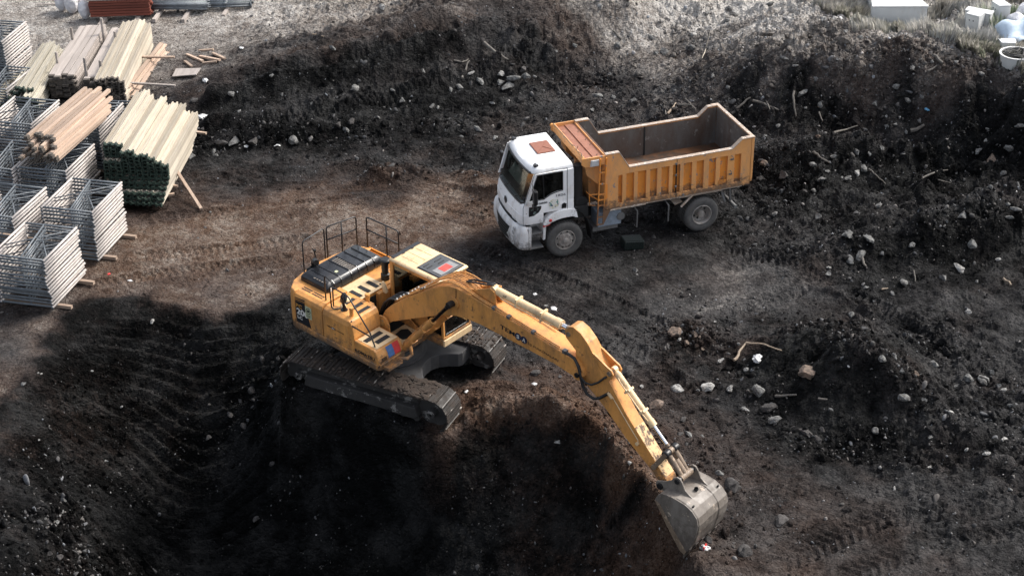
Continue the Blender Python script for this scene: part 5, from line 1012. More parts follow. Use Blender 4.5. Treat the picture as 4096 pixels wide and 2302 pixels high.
for e in n.nodes:
    if e.type == 'VALTORGB': e.color_ramp.interpolation = 'CONSTANT'
n.links.new(c, b.inputs['Base Color']); T(mb, "round_sticker", m, parent=cabb)
# front: panel gap, grille, bumper
mb = MB(); V, F = front_sheet(1.10, 5.40, .86, 1.16, 5.405, .86, .012); mb.add(V, F); T(mb, "front_gap", M_INT, parent=cabb)
mb = MB(); V, F = front_sheet(1.145, 5.395, .62, 1.185, 5.395, .62, .018); 
mb.add(V, F); T(mb, "badge_strip", M_BLK, parent=cabb)
mb = MB(); mb.lathe([(.001, .012), (.10, .012), (.115, .0)], (5.452, 0, 1.46), 'x', 24); T(mb, "oval_badge", M_DECBLK, smooth=True, parent=cabb)
def bring(z, xf, yw, rear=5.0, cr=.22, bow=.08): return ring(z, xf, yw, rear, bow, cr)
mb = MB(); mb.loft([bring(.36, 5.40, 1.10, 5.22), bring(.42, 5.47, 1.16, 5.20), bring(.62, 5.50, 1.175, 5.20), bring(.90, 5.49, 1.17, 5.20), bring(1.04, 5.46, 1.14, 5.22), bring(1.10, 5.41, 1.10, 5.24)]); bmpr = T(mb, "bumper", M_BUMP, .015, True)
mb = MB(); V, F = front_sheet(.50, 5.50, .60, .92, 5.50, .72, .014, .08); mb.add(V, F); T(mb, "grille", M_INT, parent=bmpr)
mb = MB()
for k in range(4):
    V, F = front_sheet(.56 + k * .09, 5.50, .60, .575 + k * .09, 5.50, .60, .020, .08, 12, 1); mb.add(V, F)
T(mb, "grille_bars", M_BLK, parent=bmpr)
mb = MB()
for a in (-.66, -.28, .10, .46): V, F = front_sheet(.385, 5.455, .1, .44, 5.475, .1, .016, .0, 4, 1); mb.add([(x, y + a + .1, z) for x, y, z in V], F)
T(mb, "lower_slots", M_INT, parent=bmpr)
for y, z in ((.80, .84), (.93, .74), (.80, .68), (.82, .55), (.86, .98)):
    mb = MB(); a = 5.50 - .22 + .22 * cos(math.asin(min(1, max(0, (y - .955) / .22)))) + (.08 * (1 - (y / .95) ** 2) if y < .95 else 0); mb.lathe([(.001, -.012), (.045, -.008), (.058, .006), (.062, 0)], (a + .004, y, z), 'x', 18); T(mb, "fog_lamp_socket", paint("socket_grey", (.42, .42, .42), .5, (.2, .18, .16), .5), smooth=True, parent=bmpr)
# headlamp and steps in front of the wheel
for s_ in (1, -1):
    q = lambda a, b_: (min(s_ * a, s_ * b_), max(s_ * a, s_ * b_))
    mb = MB(); mb.prism([(5.18, .40), (5.12, .38), (5.10, 1.06), (5.19, 1.06)], *q(.70, 1.16)); mb.prism([(4.66, 1.08), (4.69, .62), (4.76, .60), (4.74, 1.10)], *q(.72, 1.12)); mb.box(4.70, 5.14, *q(.70, .74), .42, 1.10); sb = T(mb, "step_housing", M_BUMP, .01)
    mb = MB(); mb.box(4.80, 5.11, *q(.74, 1.15), .84, .875); mb.box(4.76, 5.12, *q(.74, 1.16), .40, .435); T(mb, "step_treads", M_GREY, .004, parent=sb)
    mb = MB(); mb.box(5.19, 5.23, *q(.72, 1.13), .45, 1.0); T(mb, "step_side", M_GREY, .01, parent=sb)
    # white wheel arch
    mb = MB(); out = [(4.76, 1.10), (4.70, 1.22), (4.60, 1.33), (4.45, 1.41), (4.28, 1.45), (4.05, 1.455), (3.84, 1.44), (3.78, 1.34), (3.74, 1.14)]; inn = [(3.80, 1.15), (3.90, 1.20), (4.05, 1.205), (4.2, 1.20), (4.35, 1.175), (4.5, 1.13), (4.62, 1.07), (4.72, 1.05)]
    mb.prism(out + inn, *q(.95, 1.16)); T(mb, "wheel_arch", M_CABW, .015)
    mb = MB(); mb.tube([(4.75, s_ * 1.12, 1.03), (4.55, s_ * 1.12, 1.08)], .03, 6); mb.lathe([(.001, s_ * 1.19), (.035, s_ * 1.185), (.045, s_ * 1.16)], (4.55, 0, 1.20), 'y', 14); T(mb, "side_marker", M_RED, smooth=True)
    mb = MB(); R0 = []; R1 = []
    for k in range(9): a = radians(62 + 88 * k / 8); R0.append((4.133 - .02 + .66 * cos(a) if False else 4.13 + .75 * cos(a) * 1.0, .50 + .80 * sin(a)))
    mb = MB(); P = [(3.85, 1.36), (3.72, 1.34), (3.58, 1.22), (3.47, 1.05), (3.40, .85), (3.36, .62), (3.33, .36)]
    for k, (a, b_) in enumerate(zip(P[:-1], P[1:])): mb.bar((a[0], s_ * .98, a[1]), (b_[0], s_ * .98, b_[1]), .36, .02)
    T(mb, "mudguard", M_BLK, .004)
    # mirrors
    if s_ == 1:
        mb = MB(); mb.tube([(5.02, 1.12, 2.50), (5.08, 1.22, 2.46), (5.08, 1.30, 2.20)], .014, 6); T(mb, "mirror_arm", M_GREY, smooth=True, parent=cabb)
        mb = MB(); mb.box(4.98, 5.09, 1.20, 1.40, 1.86, 2.28); mb.box(4.99, 5.10, 1.18, 1.38, 1.66, 1.84); T(mb, "side_mirror", M_BLK, .035, seg=3, parent=cabb)
    else:
        mb = MB(); mb.box(5.05, 5.15, -1.40, -1.20, 1.86, 2.30); T(mb, "side_mirror", M_BLK, .035, seg=3, parent=cabb)
# tipper box
XA, XB, XC, XD, XE, XF, ZB, ZM, ZT, ZR, YB = 2.96, 2.554, 2.26, -.852, -1.15, -1.43, 1.25, 2.438, 2.93, 2.697, 1.217
SIDE = [(XA, ZB), (XA, ZT), (XB, ZT), (XC, ZM), (XD, ZM), (XE, ZR), (XF, ZR), (XF, ZB)]
bx = MB(); bx.box(XF, XA, -1.10, 1.10, 1.42, 1.50); bx.box(XA - .06, XA - .005, -1.10, 1.10, 1.50, ZT - .02); box_ = T(bx, "tipper_box", M_FLR)
mb = MB(); mb.box(XF + .01, XA - .07, -1.095, 1.095, 1.505, 1.52); T(mb, "box_floor", M_FLR, parent=box_)
mb = MB(); mb.box(XA - .02, XA + .02, -1.15, 1.15, ZB, ZT - .02); T(mb, "front_wall", M_ORG, .01, parent=box_)
mb = MB(); mb.box(XA - .075, XA - .062, -1.09, 1.09, 1.52, ZT - .04); T(mb, "front_lining", M_BIN, parent=box_)
REC = [(2.58, 2.46), (2.34, 2.11), (2.00, 1.75), (1.63, 1.42), (1.29, 1.06), (.95, .73), (.62, .37), (.23, .01), (-.15, -.36), (-.49, -.72), (-.93, -1.13)]
for s_ in (1, -1):
    q = lambda a, b_: (min(s_ * a, s_ * b_), max(s_ * a, s_ * b_))
    mb = MB(); mb.prism(SIDE, *q(1.105, 1.140)); sw = T(mb, "side_wall", M_ORB, parent=box_)
    mb = MB(); mb.prism([(XA - .08, 1.52), (XA - .08, ZT - .03), (XB, ZT - .03), (XC, ZM - .03), (XD, ZM - .03), (XE, ZR - .03), (XF + .005, ZR - .03), (XF + .005, 1.52)], *q(1.090, 1.103)); T(mb, "wall_lining", M_BIN, parent=box_)
    mb = MB(); yo = q(1.140, 1.217)
    mb.prism([(XA, ZB), (XA, ZT), (XB, ZT), (XC, ZM), (XC, 2.26), (2.58, 2.24), (2.58, ZB)], *yo)
    mb.prism([(XC, 2.26), (XC, ZM), (XD, ZM), (XE, ZR), (XF, ZR), (XF, 2.26)], *yo)
    mb.prism([(2.575, ZB), (2.575, 1.385), (XF, 1.385), (XF, ZB)], *yo)
    edges = [2.58] + [v for r_ in REC for v in r_][1:] ; 
    for (a0, a1), (b0, b1) in zip(REC[:-1], REC[1:]): mb.box(b0, a1, yo[0], yo[1] - .002, 1.386, 2.258)
    mb.box(XF + .002, REC[-1][1], yo[0], yo[1] - .002, 1.386, 2.258)
    fr_ = T(mb, "side_ribs", M_ORG, .006, parent=box_)
    mb = MB(); P = [(XA, ZT), (XB, ZT), (XC, ZM), (XD, ZM), (XE, ZR), (XF, ZR)]
    for a, b_ in zip(P[:-1], P[1:]): mb.bar((a[0], s_ * 1.157, a[1] + .008), (b_[0], s_ * 1.157, b_[1] + .008), .135, .022)
    T(mb, "top_rim", M_RIM, .004, parent=box_)
    mb = MB(); mb.box(.826, .842, *q(1.16, 1.2205), 1.25, 2.44); T(mb, "wall_seam", M_INT, parent=box_)
    mb = MB(); mb.box(.82, .86, *q(1.070, 1.092), 1.52, 2.42); T(mb, "lining_seam", M_INT, parent=box_)
    mb = MB(); mb.box(-1.2, 2.96, *q(1.10, 1.20), 1.215, 1.248); mb.box(1.75, 2.96, *q(1.19, 1.225), 1.20, 1.245); T(mb, "bottom_rail", M_RIM, parent=box_)
    if s_ == 1:
        mb = MB()
        for x, z in ((-.83, 2.20), (-.80, 1.75)): mb.tube([(x, 1.22, z + .05), (x - .02, 1.27, z + .03), (x - .04, 1.27, z - .04), (x, 1.23, z - .06)], .012, 6); mb.box(x - .06, x + .03, 1.216, 1.235, z - .09, z - .04)
        for x, z in ((.86, 2.30), (.86, 1.95), (.86, 1.6), (.62, 1.30)): mb.box(x - .03, x + .03, 1.218, 1.24, z - .03, z + .03)
        T(mb, "box_hooks", M_GREY, .004, parent=box_)
        mb = MB(); mb.box(-.70, -.45, 1.22, 1.226, 1.42, 1.55); mb.box(2.90, 2.96, 1.218, 1.224, 1.27, 2.05)
        mb.M = None; T(mb, "paint_patch", M_ORB, parent=box_)
mb = MB(); mb.prism([(-1.435, 1.33), (-1.435, 2.70), (-1.52, 2.70), (-1.50, 1.36)], -1.225, 1.225); tg = T(mb, "tailgate", M_ORG, .008, parent=box_)
mb = MB(); mb.box(-1.434, -1.425, -1.08, 1.08, 1.52, 2.68); T(mb, "tailgate_lining", M_BIN, parent=box_)
mb = MB(); mb.bar((-1.48, -1.235, 2.712), (-1.48, 1.235, 2.712), .10, .024); 
for y in (-1.0, -.5, 0, .5, 1.0): mb.box(-1.54, -1.50, y - .04, y + .04, 1.4, 2.6)
mb.box(-1.50, -1.28, 1.10, 1.235, 2.70, 2.725); mb.box(-1.50, -1.28, -1.235, -1.10, 2.70, 2.725); T(mb, "tailgate_rim", M_RIM, .004, parent=box_)
# canopy over the cab
mb = MB(); mb.box(XA - .05, 3.56, -1.19, 1.19, 2.80, 2.83); can = T(mb, "canopy", M_RUST, .004, parent=box_)
mb = MB(); mb.box(XA - .05, 3.27, -1.17, 1.17, 2.832, 2.858); T(mb, "canopy_sheet", M_RUST, .004, parent=box_)
mb = MB()
mb.prism([(2.97, 2.66), (3.56, 2.66), (3.66, 2.74), (3.66, 2.93), (2.97, 2.93)], 1.19, 1.225); mb.prism([(2.97, 2.66), (3.56, 2.66), (3.66, 2.74), (3.66, 2.93), (2.97, 2.93)], -1.225, -1.19)
mb.box(3.56, 3.62, -1.19, 1.19, 2.74, 2.95); T(mb, "canopy_edge", M_ORG, .006, parent=box_)
mb = MB(); mb.tube([(3.60, -1.15, 2.955), (3.60, .3, 2.955), (3.58, .5, 2.985), (3.60, .75, 2.95), (3.58, .95, 2.98), (3.60, 1.15, 2.95)], .012, 6)
for x, y in ((3.50, .95), (3.10, .95), (3.42, .3), (3.05, .3), (3.46, -.75), (3.06, -.6), (3.05, -.05)): mb.tube([(x, y, 2.83), (x + .015, y + .02, 2.89), (x + .03, y + .04, 2.86)], .010, 6)
T(mb, "canopy_loops", M_LINK, parent=box_)
mb = MB(); mb.prism([(2.99, 2.06), (3.10, 1.96), (3.42, 2.28), (3.46, 2.50), (3.40, 2.64), (2.99, 2.64)], .62, .98); mb.prism([(2.99, 2.06), (3.10, 1.96), (3.42, 2.28), (3.46, 2.50), (3.40, 2.64), (2.99, 2.64)], -.98, -.62); mb.box(2.98, 3.2, -.55, .55, 1.2, 2.0); T(mb, "canopy_bracket", M_ORG, .01, parent=box_)
mb = MB(); mb.loft([[(3.40, 1.228, 2.85), (3.16, 1.228, 2.85), (3.16, 1.228, 2.66), (3.42, 1.228, 2.66)], [(3.37, 1.262, 2.84), (3.17, 1.262, 2.84), (3.17, 1.262, 2.67), (3.38, 1.262, 2.67)]]); T(mb, "side_lamp", paint("pale_lamp", (.55, .56, .57), .4, (.2, .2, .2), .5), .004, parent=box_)
mb = MB(); mb.cyl((3.61, -1.30, 2.86), (3.61, -1.20, 2.86), .05, 12); T(mb, "canopy_stub", M_ORB, parent=box_)
# ladder
lad = MB()
for x0, x1 in ((3.13, 3.22), (2.955, 3.045)): lad.bar((x0, 1.27, 2.87), (x1, 1.27, .84), .035, .035, (1, 0, 0))
ld = T(lad, "ladder", M_ORB, .004, parent=box_)
for z in (2.45, 2.11, 1.79, 1.62, 1.45, 1.09, .86):
    t = (2.87 - z) / 2.03; mb = MB(); mb.bar((3.13 + .09 * t, 1.27, z), (2.955 + .09 * t, 1.27, z), .03, .035); T(mb, "ladder_rung", M_ORB, parent=ld)
mb = MB(); mb.tube([(3.16, 1.26, 1.80), (3.42, 1.20, 1.80), (3.42, .95, 1.78), (3.30, .9, 1.62), (3.18, 1.26, 1.62)], .016, 6); mb.tube([(3.42, 1.18, 1.80), (3.40, 1.16, 1.46), (3.2, 1.2, 1.42)], .014, 6); T(mb, "ladder_guard", M_ORB, parent=ld)
mb = MB(); mb.prism([(2.98, 1.245), (2.80, 1.245), (3.0, .84), (3.03, .84)], 1.20, 1.23); T(mb, "ladder_gusset", M_ORB, parent=ld)
# under the box
mb = MB(); mb.bar((.30, 1.18, 1.22), (.66, 1.18, .90), .05, .05, (0, 1, 0)); mb.box(-.62, .72, 1.0, 1.16, 1.16, 1.19); mb.bar((.64, 1.0, .92), (.80, .6, 1.1), .3, .02); T(mb, "wheel_cover_bar", M_RIM, .006)
for x in (1.03, 1.98):
    mb = MB(); mb.tube([(x + .05, .5, 1.05), (x + .03, 1.05, 1.08), (x, 1.18, 1.02), (x + .02, 1.19, .52)], .022, 6); mb.bar((x + .005, 1.20, .98), (x + .025, 1.21, .54), .05, .02, (1, 0, 0)); T(mb, "guard_bracket", M_GREY)
mb = MB(); mb.cyl((-1.05, -1.15, .58), (-1.05, 1.20, .58), .055, 16); T(mb, "rear_guard_tube", M_GREY, smooth=True)
for s_ in (1, -1):
    mb = MB(); mb.bar((-.62, s_ * 1.0, 1.2), (-.80, s_ * 1.0, .70), .06, .05, (0, 1, 0)); mb.bar((-.75, s_ * .85, 1.2), (-1.0, s_ * .85, 1.05), .06, .05, (0, 1, 0)); mb.bar((-1.0, s_ * .85, 1.06), (-1.04, s_ * .85, .6), .06, .05, (0, 1, 0)); T(mb, "guard_hanger", M_GREY, .004)
# ================================================================ STACKED SCAFFOLD FRAMES AND TIMBER
M_GALV = plain("galvanised_tube", (.115, .13, .145), .5, .1, .35, 3, .1)  # tube darkened: shade on the near faces of the stacks painted in
M_GALLIT = plain("sunlit_tube", (.42, .385, .36), .6, .1, .25, 3, .1)  # same tube, with sunlight on the long rails painted in
def wood(name, col, dark, sc=1.0):
    m, n, b = mat_new(name); oi = N(n, "ShaderNodeObjectInfo")
    g = noise(n, 9 * sc, 6, .7, stretch=(1, .05, 1)); c = mix(n, ramp(n, g, [(.35, 0.0), (.7, 1.0)]), dark, col)
    hv = N(n, "ShaderNodeHueSaturation"); mr = N(n, "ShaderNodeMapRange"); n.links.new(oi.outputs['Random'], mr.inputs[0]); mr.inputs[3].default_value = .62; mr.inputs[4].default_value = 1.12
    n.links.new(mr.outputs[0], hv.inputs['Value']); n.links.new(c, hv.inputs['Color'])
    d = ramp(n, noise(n, 2.5, 6, .7, stretch=(1, .4, 1)), [(.55, 0.0), (.75, .6)]); c = mix(n, d, hv.outputs[0], tuple(x * .45 for x in col))
    n.links.new(c, b.inputs['Base Color']); b.inputs['Roughness'].default_value = .8; bump(n, b, g, .3, .01); return m
M_PINE = wood("fresh_pine", (.54, .485, .40), (.40, .345, .265)); M_GREYW = wood("weathered_plank", (.44, .39, .355), (.28, .245, .22)); M_PINK = wood("pinkish_batten", (.56, .42, .32), (.33, .24, .18)); M_STRAW = wood("pale_straw_beam", (.50, .465, .39), (.36, .33, .265))
M_GEND = plain("green_painted_end", (.017, .032, .023), .7, var=.7, scale=11); M_DEND = plain("dark_sawn_end", (.075, .064, .054), .85, var=.5, scale=12)
M_REDT = wood("rust_red_bar", (.28, .075, .045), (.16, .045, .03))
def beam_mesh(name, L_, w_, h_, mats, shape='box'):
    """beam along +y, origin in the middle of its underside"""
    mb = MB()
    if shape == 'box': P = [(-w_ / 2, 0), (w_ / 2, 0), (w_ / 2, h_), (-w_ / 2, h_)]
    else: f = w_ * .24; t = h_ * .36; P = [(-w_ / 2, 0), (-w_ / 2 + f, 0), (-w_ / 2 + f, t), (w_ / 2 - f, t), (w_ / 2 - f, 0), (w_ / 2, 0), (w_ / 2, h_), (w_ / 2 - f, h_), (w_ / 2 - f, h_ - t), (-w_ / 2 + f, h_ - t), (-w_ / 2 + f, h_), (-w_ / 2, h_)]
    mb.prism(P, -L_ / 2, L_ / 2, 'y') if len(mats) < 2 else (mb.prism(P, -L_ / 2 + .14, L_ / 2 - .001, 'y'), mb.prism([(a * 1.002, b * 1.001) for a, b in P], -L_ / 2, -L_ / 2 + .1395, 'y')); nmain = len(P) + 2; me = bpy.data.meshes.new(name); me.from_pydata(mb.v, [], mb.f)
    bm = bmesh.new(); bm.from_mesh(me); bmesh.ops.recalc_face_normals(bm, faces=bm.faces); bm.to_mesh(me); bm.free()
    for m_ in mats: me.materials.append(m_)
    if len(mats) > 1:
        for p in me.polygons:
            if abs(p.normal.y) > .9 or p.index >= nmain: p.material_index = 1
    return me
def put(me, name, loc, az, label, cat, group, tilt=0, roll=0, kd='thing'):
    """az = compass angle of the long axis in degrees from +x"""
    o = bpy.data.objects.new(name, me); COL.objects.link(o); o.location = loc; o.rotation_euler = Euler((radians(tilt), radians(roll), radians(az - 90)), 'XYZ'); return tag(o, label, cat, group, kd)
jr = random.Random(5); J = jr.uniform
# one scaffold frame: local x along the short side, y along the long rails, origin at its near corner (where the end faces meet)
def frame_mesh(a, b_, var):
    mb = MB()
    for x in (0, -a): mb.tube([(x, -.06, 0), (x, b_, 0)], .036, 6)
    for y in (.0, b_ - .05): mb.tube([(0, y, -.002), (-a, y, -.002)], .030, 6)
    mb.tube([(-.02, b_ * .10, .0), (-a * .72, b_ * .95, .0)] if var else [(-.05, b_ * .9, 0), (-a * .95, b_ * .3, 0)], .018, 6)
    mb.tube([(-a * .45, .03, 0), (-a * .62, b_ - .06, 0)], .026, 6)
    me = bpy.data.meshes.new("scaffold_frame"); me.from_pydata(mb.v, [], mb.f); me.materials.append(M_GALV); me.materials.append(M_GALLIT)
    nper = [0] * 8
    for i, p in enumerate(me.polygons): 
        c = p.center
        if abs(c.x) < .04 and abs(p.normal.y) < .5 or (c.x < -1.47 and abs(p.normal.y) < .5): p.material_index = 1
    me.shade_smooth(); return me
FM = [frame_mesh(1.52, 1.85, 0), frame_mesh(1.52, 1.85, 1)]
def frame_stack(corner, az, n, z0, label, group, dz=.104, sc=1.0, drift=0.0, z_from=0):
    ax = Vector((cos(radians(az)), sin(radians(az)), 0)); off = 0
    for k in range(z_from, n):
        if k % 5 == 0: off = J(-.06, .06)
        p = Vector((corner[0], corner[1], z0 + dz * k)) + ax * (off + J(-.025, .025)) + Vector((-ax.y, ax.x, 0)) * (J(-.015, .015) + drift * k)
        o = put(FM[0 if k % 4 else 1], "scaffold_frame", p, az + J(-.8, .8), label, "scaffold frame", group); o.scale = (sc, sc, 1)
ST = [ # near corner x, y, azimuth of the rails, count, first height, words
 ((-12.20, 38.50), 75, 24, .17, "grey steel scaffold frame in the stack nearest the pit rim", "scaffold frames nearest the pit", 0),
 ((-11.50, 41.10), 76, 24, .17, "grey steel scaffold frame in the stack below the green beam ends", "scaffold frames beside the green ended beams", 0),
 ((-13.62, 40.95), 74, 24, .17, "grey steel scaffold frame in the stack behind the one nearest the pit", "scaffold frames behind the nearest stack", 10),
 ((-12.82, 43.92), 76, 23, .17, "grey steel scaffold frame in the stack under the near end of the pinkish battens", "scaffold frames under the batten pile", 0),
 ((-14.45, 44.10), 75, 23, .17, "grey steel scaffold frame in the middle stack cut off by the picture edge", "scaffold frames at the picture edge", 12),
 ((-14.62, 47.25), 76, 23, .17, "grey steel scaffold frame in the stack in front of the grey planks", "scaffold frames in front of the grey planks", 8),
 ((-12.47, 46.85), 78, 23, .17, "brownish steel scaffold frame in the stack between the battens and the green ended beams", "scaffold frames between the two timber piles", 0),
 ((-11.75, 47.9), 82, 17, .17, "thin grey scaffold frame in the low stack behind the green ended beams", "low stack of scaffold frames", 8),
 ((-17.05, 53.6), 78, 25, .17, "white worn scaffold frame in the tall stack beyond the straw coloured beams", "scaffold frames at the far corner", 0),
 ((-16.55, 51.6), 76, 14, .12, "scaffold frame in the half height stack beside the straw coloured beams", "half height stack of scaffold frames", 0),
]
for cnr, az, n_, z0, lb, gp, zf in ST: frame_stack(cnr, az, int(n_ * .64), z0, lb, gp, z_from=int(zf * .64))
# sleepers the stacks stand on
SLP = beam_mesh("sleeper", 2.3, .10, .09, [M_PINK])
for cnr, az, *_ in ST[:4] + ST[5:7]:
    for t in (.25, 1.55):
        p = Vector((cnr[0], cnr[1], 0)) + Vector((cos(radians(az)), sin(radians(az)), 0)) * t + Vector((-sin(radians(az)), cos(radians(az)), 0)) * .75
        put(SLP, "timber_sleeper", (p.x, p.y, float(gz(p.x, p.y)) + .02), az + 90, "squared timber sleeper on the ground under a stack of scaffold frames", "timber", "sleepers under the scaffold frames")
# the big pile of yellow beams with green ends
HB = [beam_mesh("formwork_beam", l_, .185, .112, [M_PINE, M_GEND], 'H') for l_ in (3.85, 4.0, 3.7)]
for c_ in range(10):
    rows = [14, 14, 14, 13, 13, 12, 12, 11, 10, 9][c_]
    for r_ in range(rows):
        near = 44.95 - .05 * max(0, 6 - r_) * (1 + .08 * c_) - .018 * c_ - (.12 if r_ < 3 else 0); x = -11.93 + .195 * c_ + .012 * (13 - r_) * (c_ - 5) * -.0 - .02 * max(0, 5 - r_)
        if r_ < 2 and c_ < 2: continue
        mi = (c_ * 7 + r_ * 3) % 3; L_ = (3.85, 4.0, 3.7)[mi]; yc = near + J(-.05, .05) + L_ / 2 + (.25 if r_ > 9 and c_ < 3 else 0)
        put(HB[mi], "formwork_beam", (x + .09 * (yc - 45) + J(-.012, .012) - .0, yc, .17 + .113 * r_), 85.3 + J(-.3, .3), "pale yellow timber beam with green painted end in the big pile near the black bank", "timber beam", "yellow beams with green ends")
# pinkish battens heaped across the frames
BT = [beam_mesh("batten", l_, .11, .10, [M_PINK, M_DEND]) for l_ in (3.4, 3.7, 3.1)]
ax = Vector((cos(radians(75.5)), sin(radians(75.5)), 0)); nr = Vector((ax.y, -ax.x, 0))
for r_ in range(5):
    for c_ in range([9, 9, 9, 8, 7][r_]):
        p = Vector((-14.02, 46.55 - 1.7, 0)) + nr * (.03 + c_ * .135 + (.05 if r_ % 2 else 0)) + ax * (1.65 + J(-.22, .22) - .10 * (4 - r_) + (-.3 if c_ > 6 and r_ < 3 else 0)); put(BT[(c_ + r_) % 3], "batten", (p.x, p.y, 1.76 + .105 * r_ + J(-.008, .008)), 75.5 + J(-2.2, 2.2), "pinkish squared batten in the loose heap lying across the scaffold frames", "timber batten", "battens heaped on the frames", J(-.8, .8), J(-6, 6))
# row of timber stacks behind
PL = [beam_mesh("plank", 4.5, .215, .088, [M_GREYW, M_DEND]), beam_mesh("plank", 4.7, .215, .088, [M_GREYW, M_DEND])]
for c_ in range(4):
    for r_ in range(9): put(PL[(c_ + r_) % 2], "plank", (-15.22 + .22 * c_ + J(-.01, .01) + (.04 if r_ % 2 else 0), 54.75 + J(-.10, .10), .10 + .09 * r_), 88.2 + J(-.3, .3), "weathered grey plank in the wide stack held by upright stakes", "plank", "grey planks in the wide stack")
for c_ in range(2):
    for r_ in range(8): put(PL[(c_ + r_) % 2], "plank", (-14.05 + .22 * c_ + J(-.01, .01), 54.6 + J(-.10, .10), .10 + .09 * r_), 89.0 + J(-.3, .3), "weathered grey plank in the narrow stack next to the yellow beams", "plank", "grey planks in the narrow stack")
HB2 = beam_mesh("formwork_beam", 5.3, .185, .10, [M_PINE, M_DEND], 'H'); HB3 = [beam_mesh("formwork_beam", l_, .185, .105, [M_STRAW, M_GEND], 'H') for l_ in (3.9, 4.3)]
for c_ in range(5):
    for r_ in range(10 - (c_ > 3)): put(HB2, "formwork_beam", (-13.56 + .195 * c_ + J(-.01, .01), 54.25 + J(-.12, .12), .10 + .101 * r_), 90.2 + J(-.3, .3), "yellow timber beam with dark end in the far stack beside the grey planks", "timber beam", "yellow beams in the far row")
for c_ in range(6):
    for r_ in range([3, 6, 7, 8, 7, 5][c_]): put(HB3[(c_ + r_) % 2], "formwork_beam", (-16.62 + .21 * c_ + J(-.03, .03), 53.9 + J(-.3, .3) - .1 * c_, .10 + .107 * r_), 88.5 + J(-1.5, 1.5), "straw coloured old beam with greenish end in the untidy stack", "timber beam", "straw coloured beams in the untidy stack")
for k in range(5): put(HB3[0], "formwork_beam", (-16.95 - .02 * k + .16 * (k % 2), 53.6 + J(-.2, .2), .08 + .1 * (k // 2)), 84 + J(-2, 2), "dark old beam low beside the white scaffold frames", "timber beam", "old beams by the white frames", 0, J(-10, 10))
BD = beam_mesh("board", 4.2, .14, .045, [M_PINK, M_DEND])
for k in range(13):
    x = -12.62 + .085 * (k % 7) + (.04 if k > 6 else 0); put(BD, "board", (x + .06, 54.1 + J(-.35, .35) - .05 * (k % 7), .07 + .05 * (k // 7) + .03 * (k % 2) + .30 * max(0, (3 - k % 7)) / 3), 83.5 + J(-2, 2), "pinkish board in the loose layer leaning beside the far yellow beams", "board", "loose boards beside the far yellow beams", J(-1, 1), 8)
def stick(p0, p1, w_, h_, mat, name, label, cat, group=None):
    mb = MB(); p0, p1 = Vector(p0), Vector(p1); d = p1 - p0; mb.bar((0, 0, 0), d, w_, h_); o = mb.build(name, mat); o.location = p0; return tag(o, label, cat, group)
for (px, py), zt, h_, lb in (((402, 74), 1.5, 1.5, "tall wooden stake standing in front of the red bars"), ((281, 112), 1.35, 1.3, "short wooden stake behind the grey planks"), ((221, 210), 1.3, 1.2, "wooden stake between the straw coloured beams and grey planks"), ((334, 234), 1.45, 1.4, "dark wooden stake at the near end of the gap between grey planks"), ((397, 244), 1.3, 1.2, "pale wooden stake between narrow plank stack and yellow beams"), ((456, 128), 1.3, 1.2, "pale wooden stake at the far end of the narrow plank stack")):
    q = G(px, py, zt); stick((q[0], q[1], zt - h_), (q[0] + .02, q[1] + .03, zt), .10, .05, M_GREYW, "wooden_stake", lb, "stake", "stakes holding the timber stacks")
def gl(a, b_, za, zb2): return tuple(G(a[0], a[1], za)), tuple(G(b_[0], b_[1], zb2))
for a, b_, za, zb2, lb in (((560, 228), (698, 229), .55, .5, "plank end sticking out above the loose boards"), ((514, 332), (702, 343), .5, .45, "dark long plank resting across the loose boards"), ((749, 524), (825, 533), .3, .3, "short sleeper end poking out by the top of the big yellow pile"), ((730, 572), (757, 580), .2, .2, "shortest sleeper end beside the big grey boulder"), ((640, 665), (703, 674), .45, .42, "sleeper end touching the leaning thin board"), ((639, 739), (711, 744), .15, .15, "lower sleeper end beneath the big yellow pile"), ((600, 790), (698, 775), .1, .1, "lowest sleeper end beneath the big yellow pile"), ((701, 673), (805, 835), .42, .04, "thin pale board leaning from a sleeper end down to the ground")):
    p, q = gl(a, b_, za, zb2); stick(p, q, .09, .06, M_PINK if 'dark' not in lb else M_GREYW, "timber_offcut", lb, "timber", "sleeper ends and offcuts by the piles")
for a, b_, lb in (((748, 223), (812, 250), "longest split offcut lying near the pale sheet"), ((740, 250), (768, 272), "stubby offcut lying nearest the pale sheet"), ((796, 208), (854, 204), "thin curved offcut topmost of the scattered wood"), ((852, 218), (900, 240), "thick pale offcut at the edge of the black bank"), ((800, 230), (880, 246), "weathered offcut in the middle of the scattered wood"), ((812, 258), (868, 252), "narrow offcut lowest of the scattered wood")):
    p, q = hit(*a), hit(*b_); stick((p.x, p.y, p.z + .05), (q.x, q.y, q.z + .05), .09, .06, M_PINK, "timber_offcut", lb, "timber offcut", "offcuts scattered by the black bank")
mb = MB(); Pn = [hit(690, 317), hit(786, 310), hit(805, 284), hit(705, 286)]; c0 = sum(Pn, Vector()) / 4; mb.add([tuple(p - c0 + Vector((0, 0, e))) for e in (.08, .11) for p in Pn], [(3, 2, 1, 0), (4, 5, 6, 7), (0, 1, 5, 4), (1, 2, 6, 5), (2, 3, 7, 6), (3, 0, 4, 7)])
o = mb.build("plywood_sheet", M_GREYW); o.location = c0; tag(o, "pale plywood sheet lying flat at the foot of the black bank", "plywood sheet")
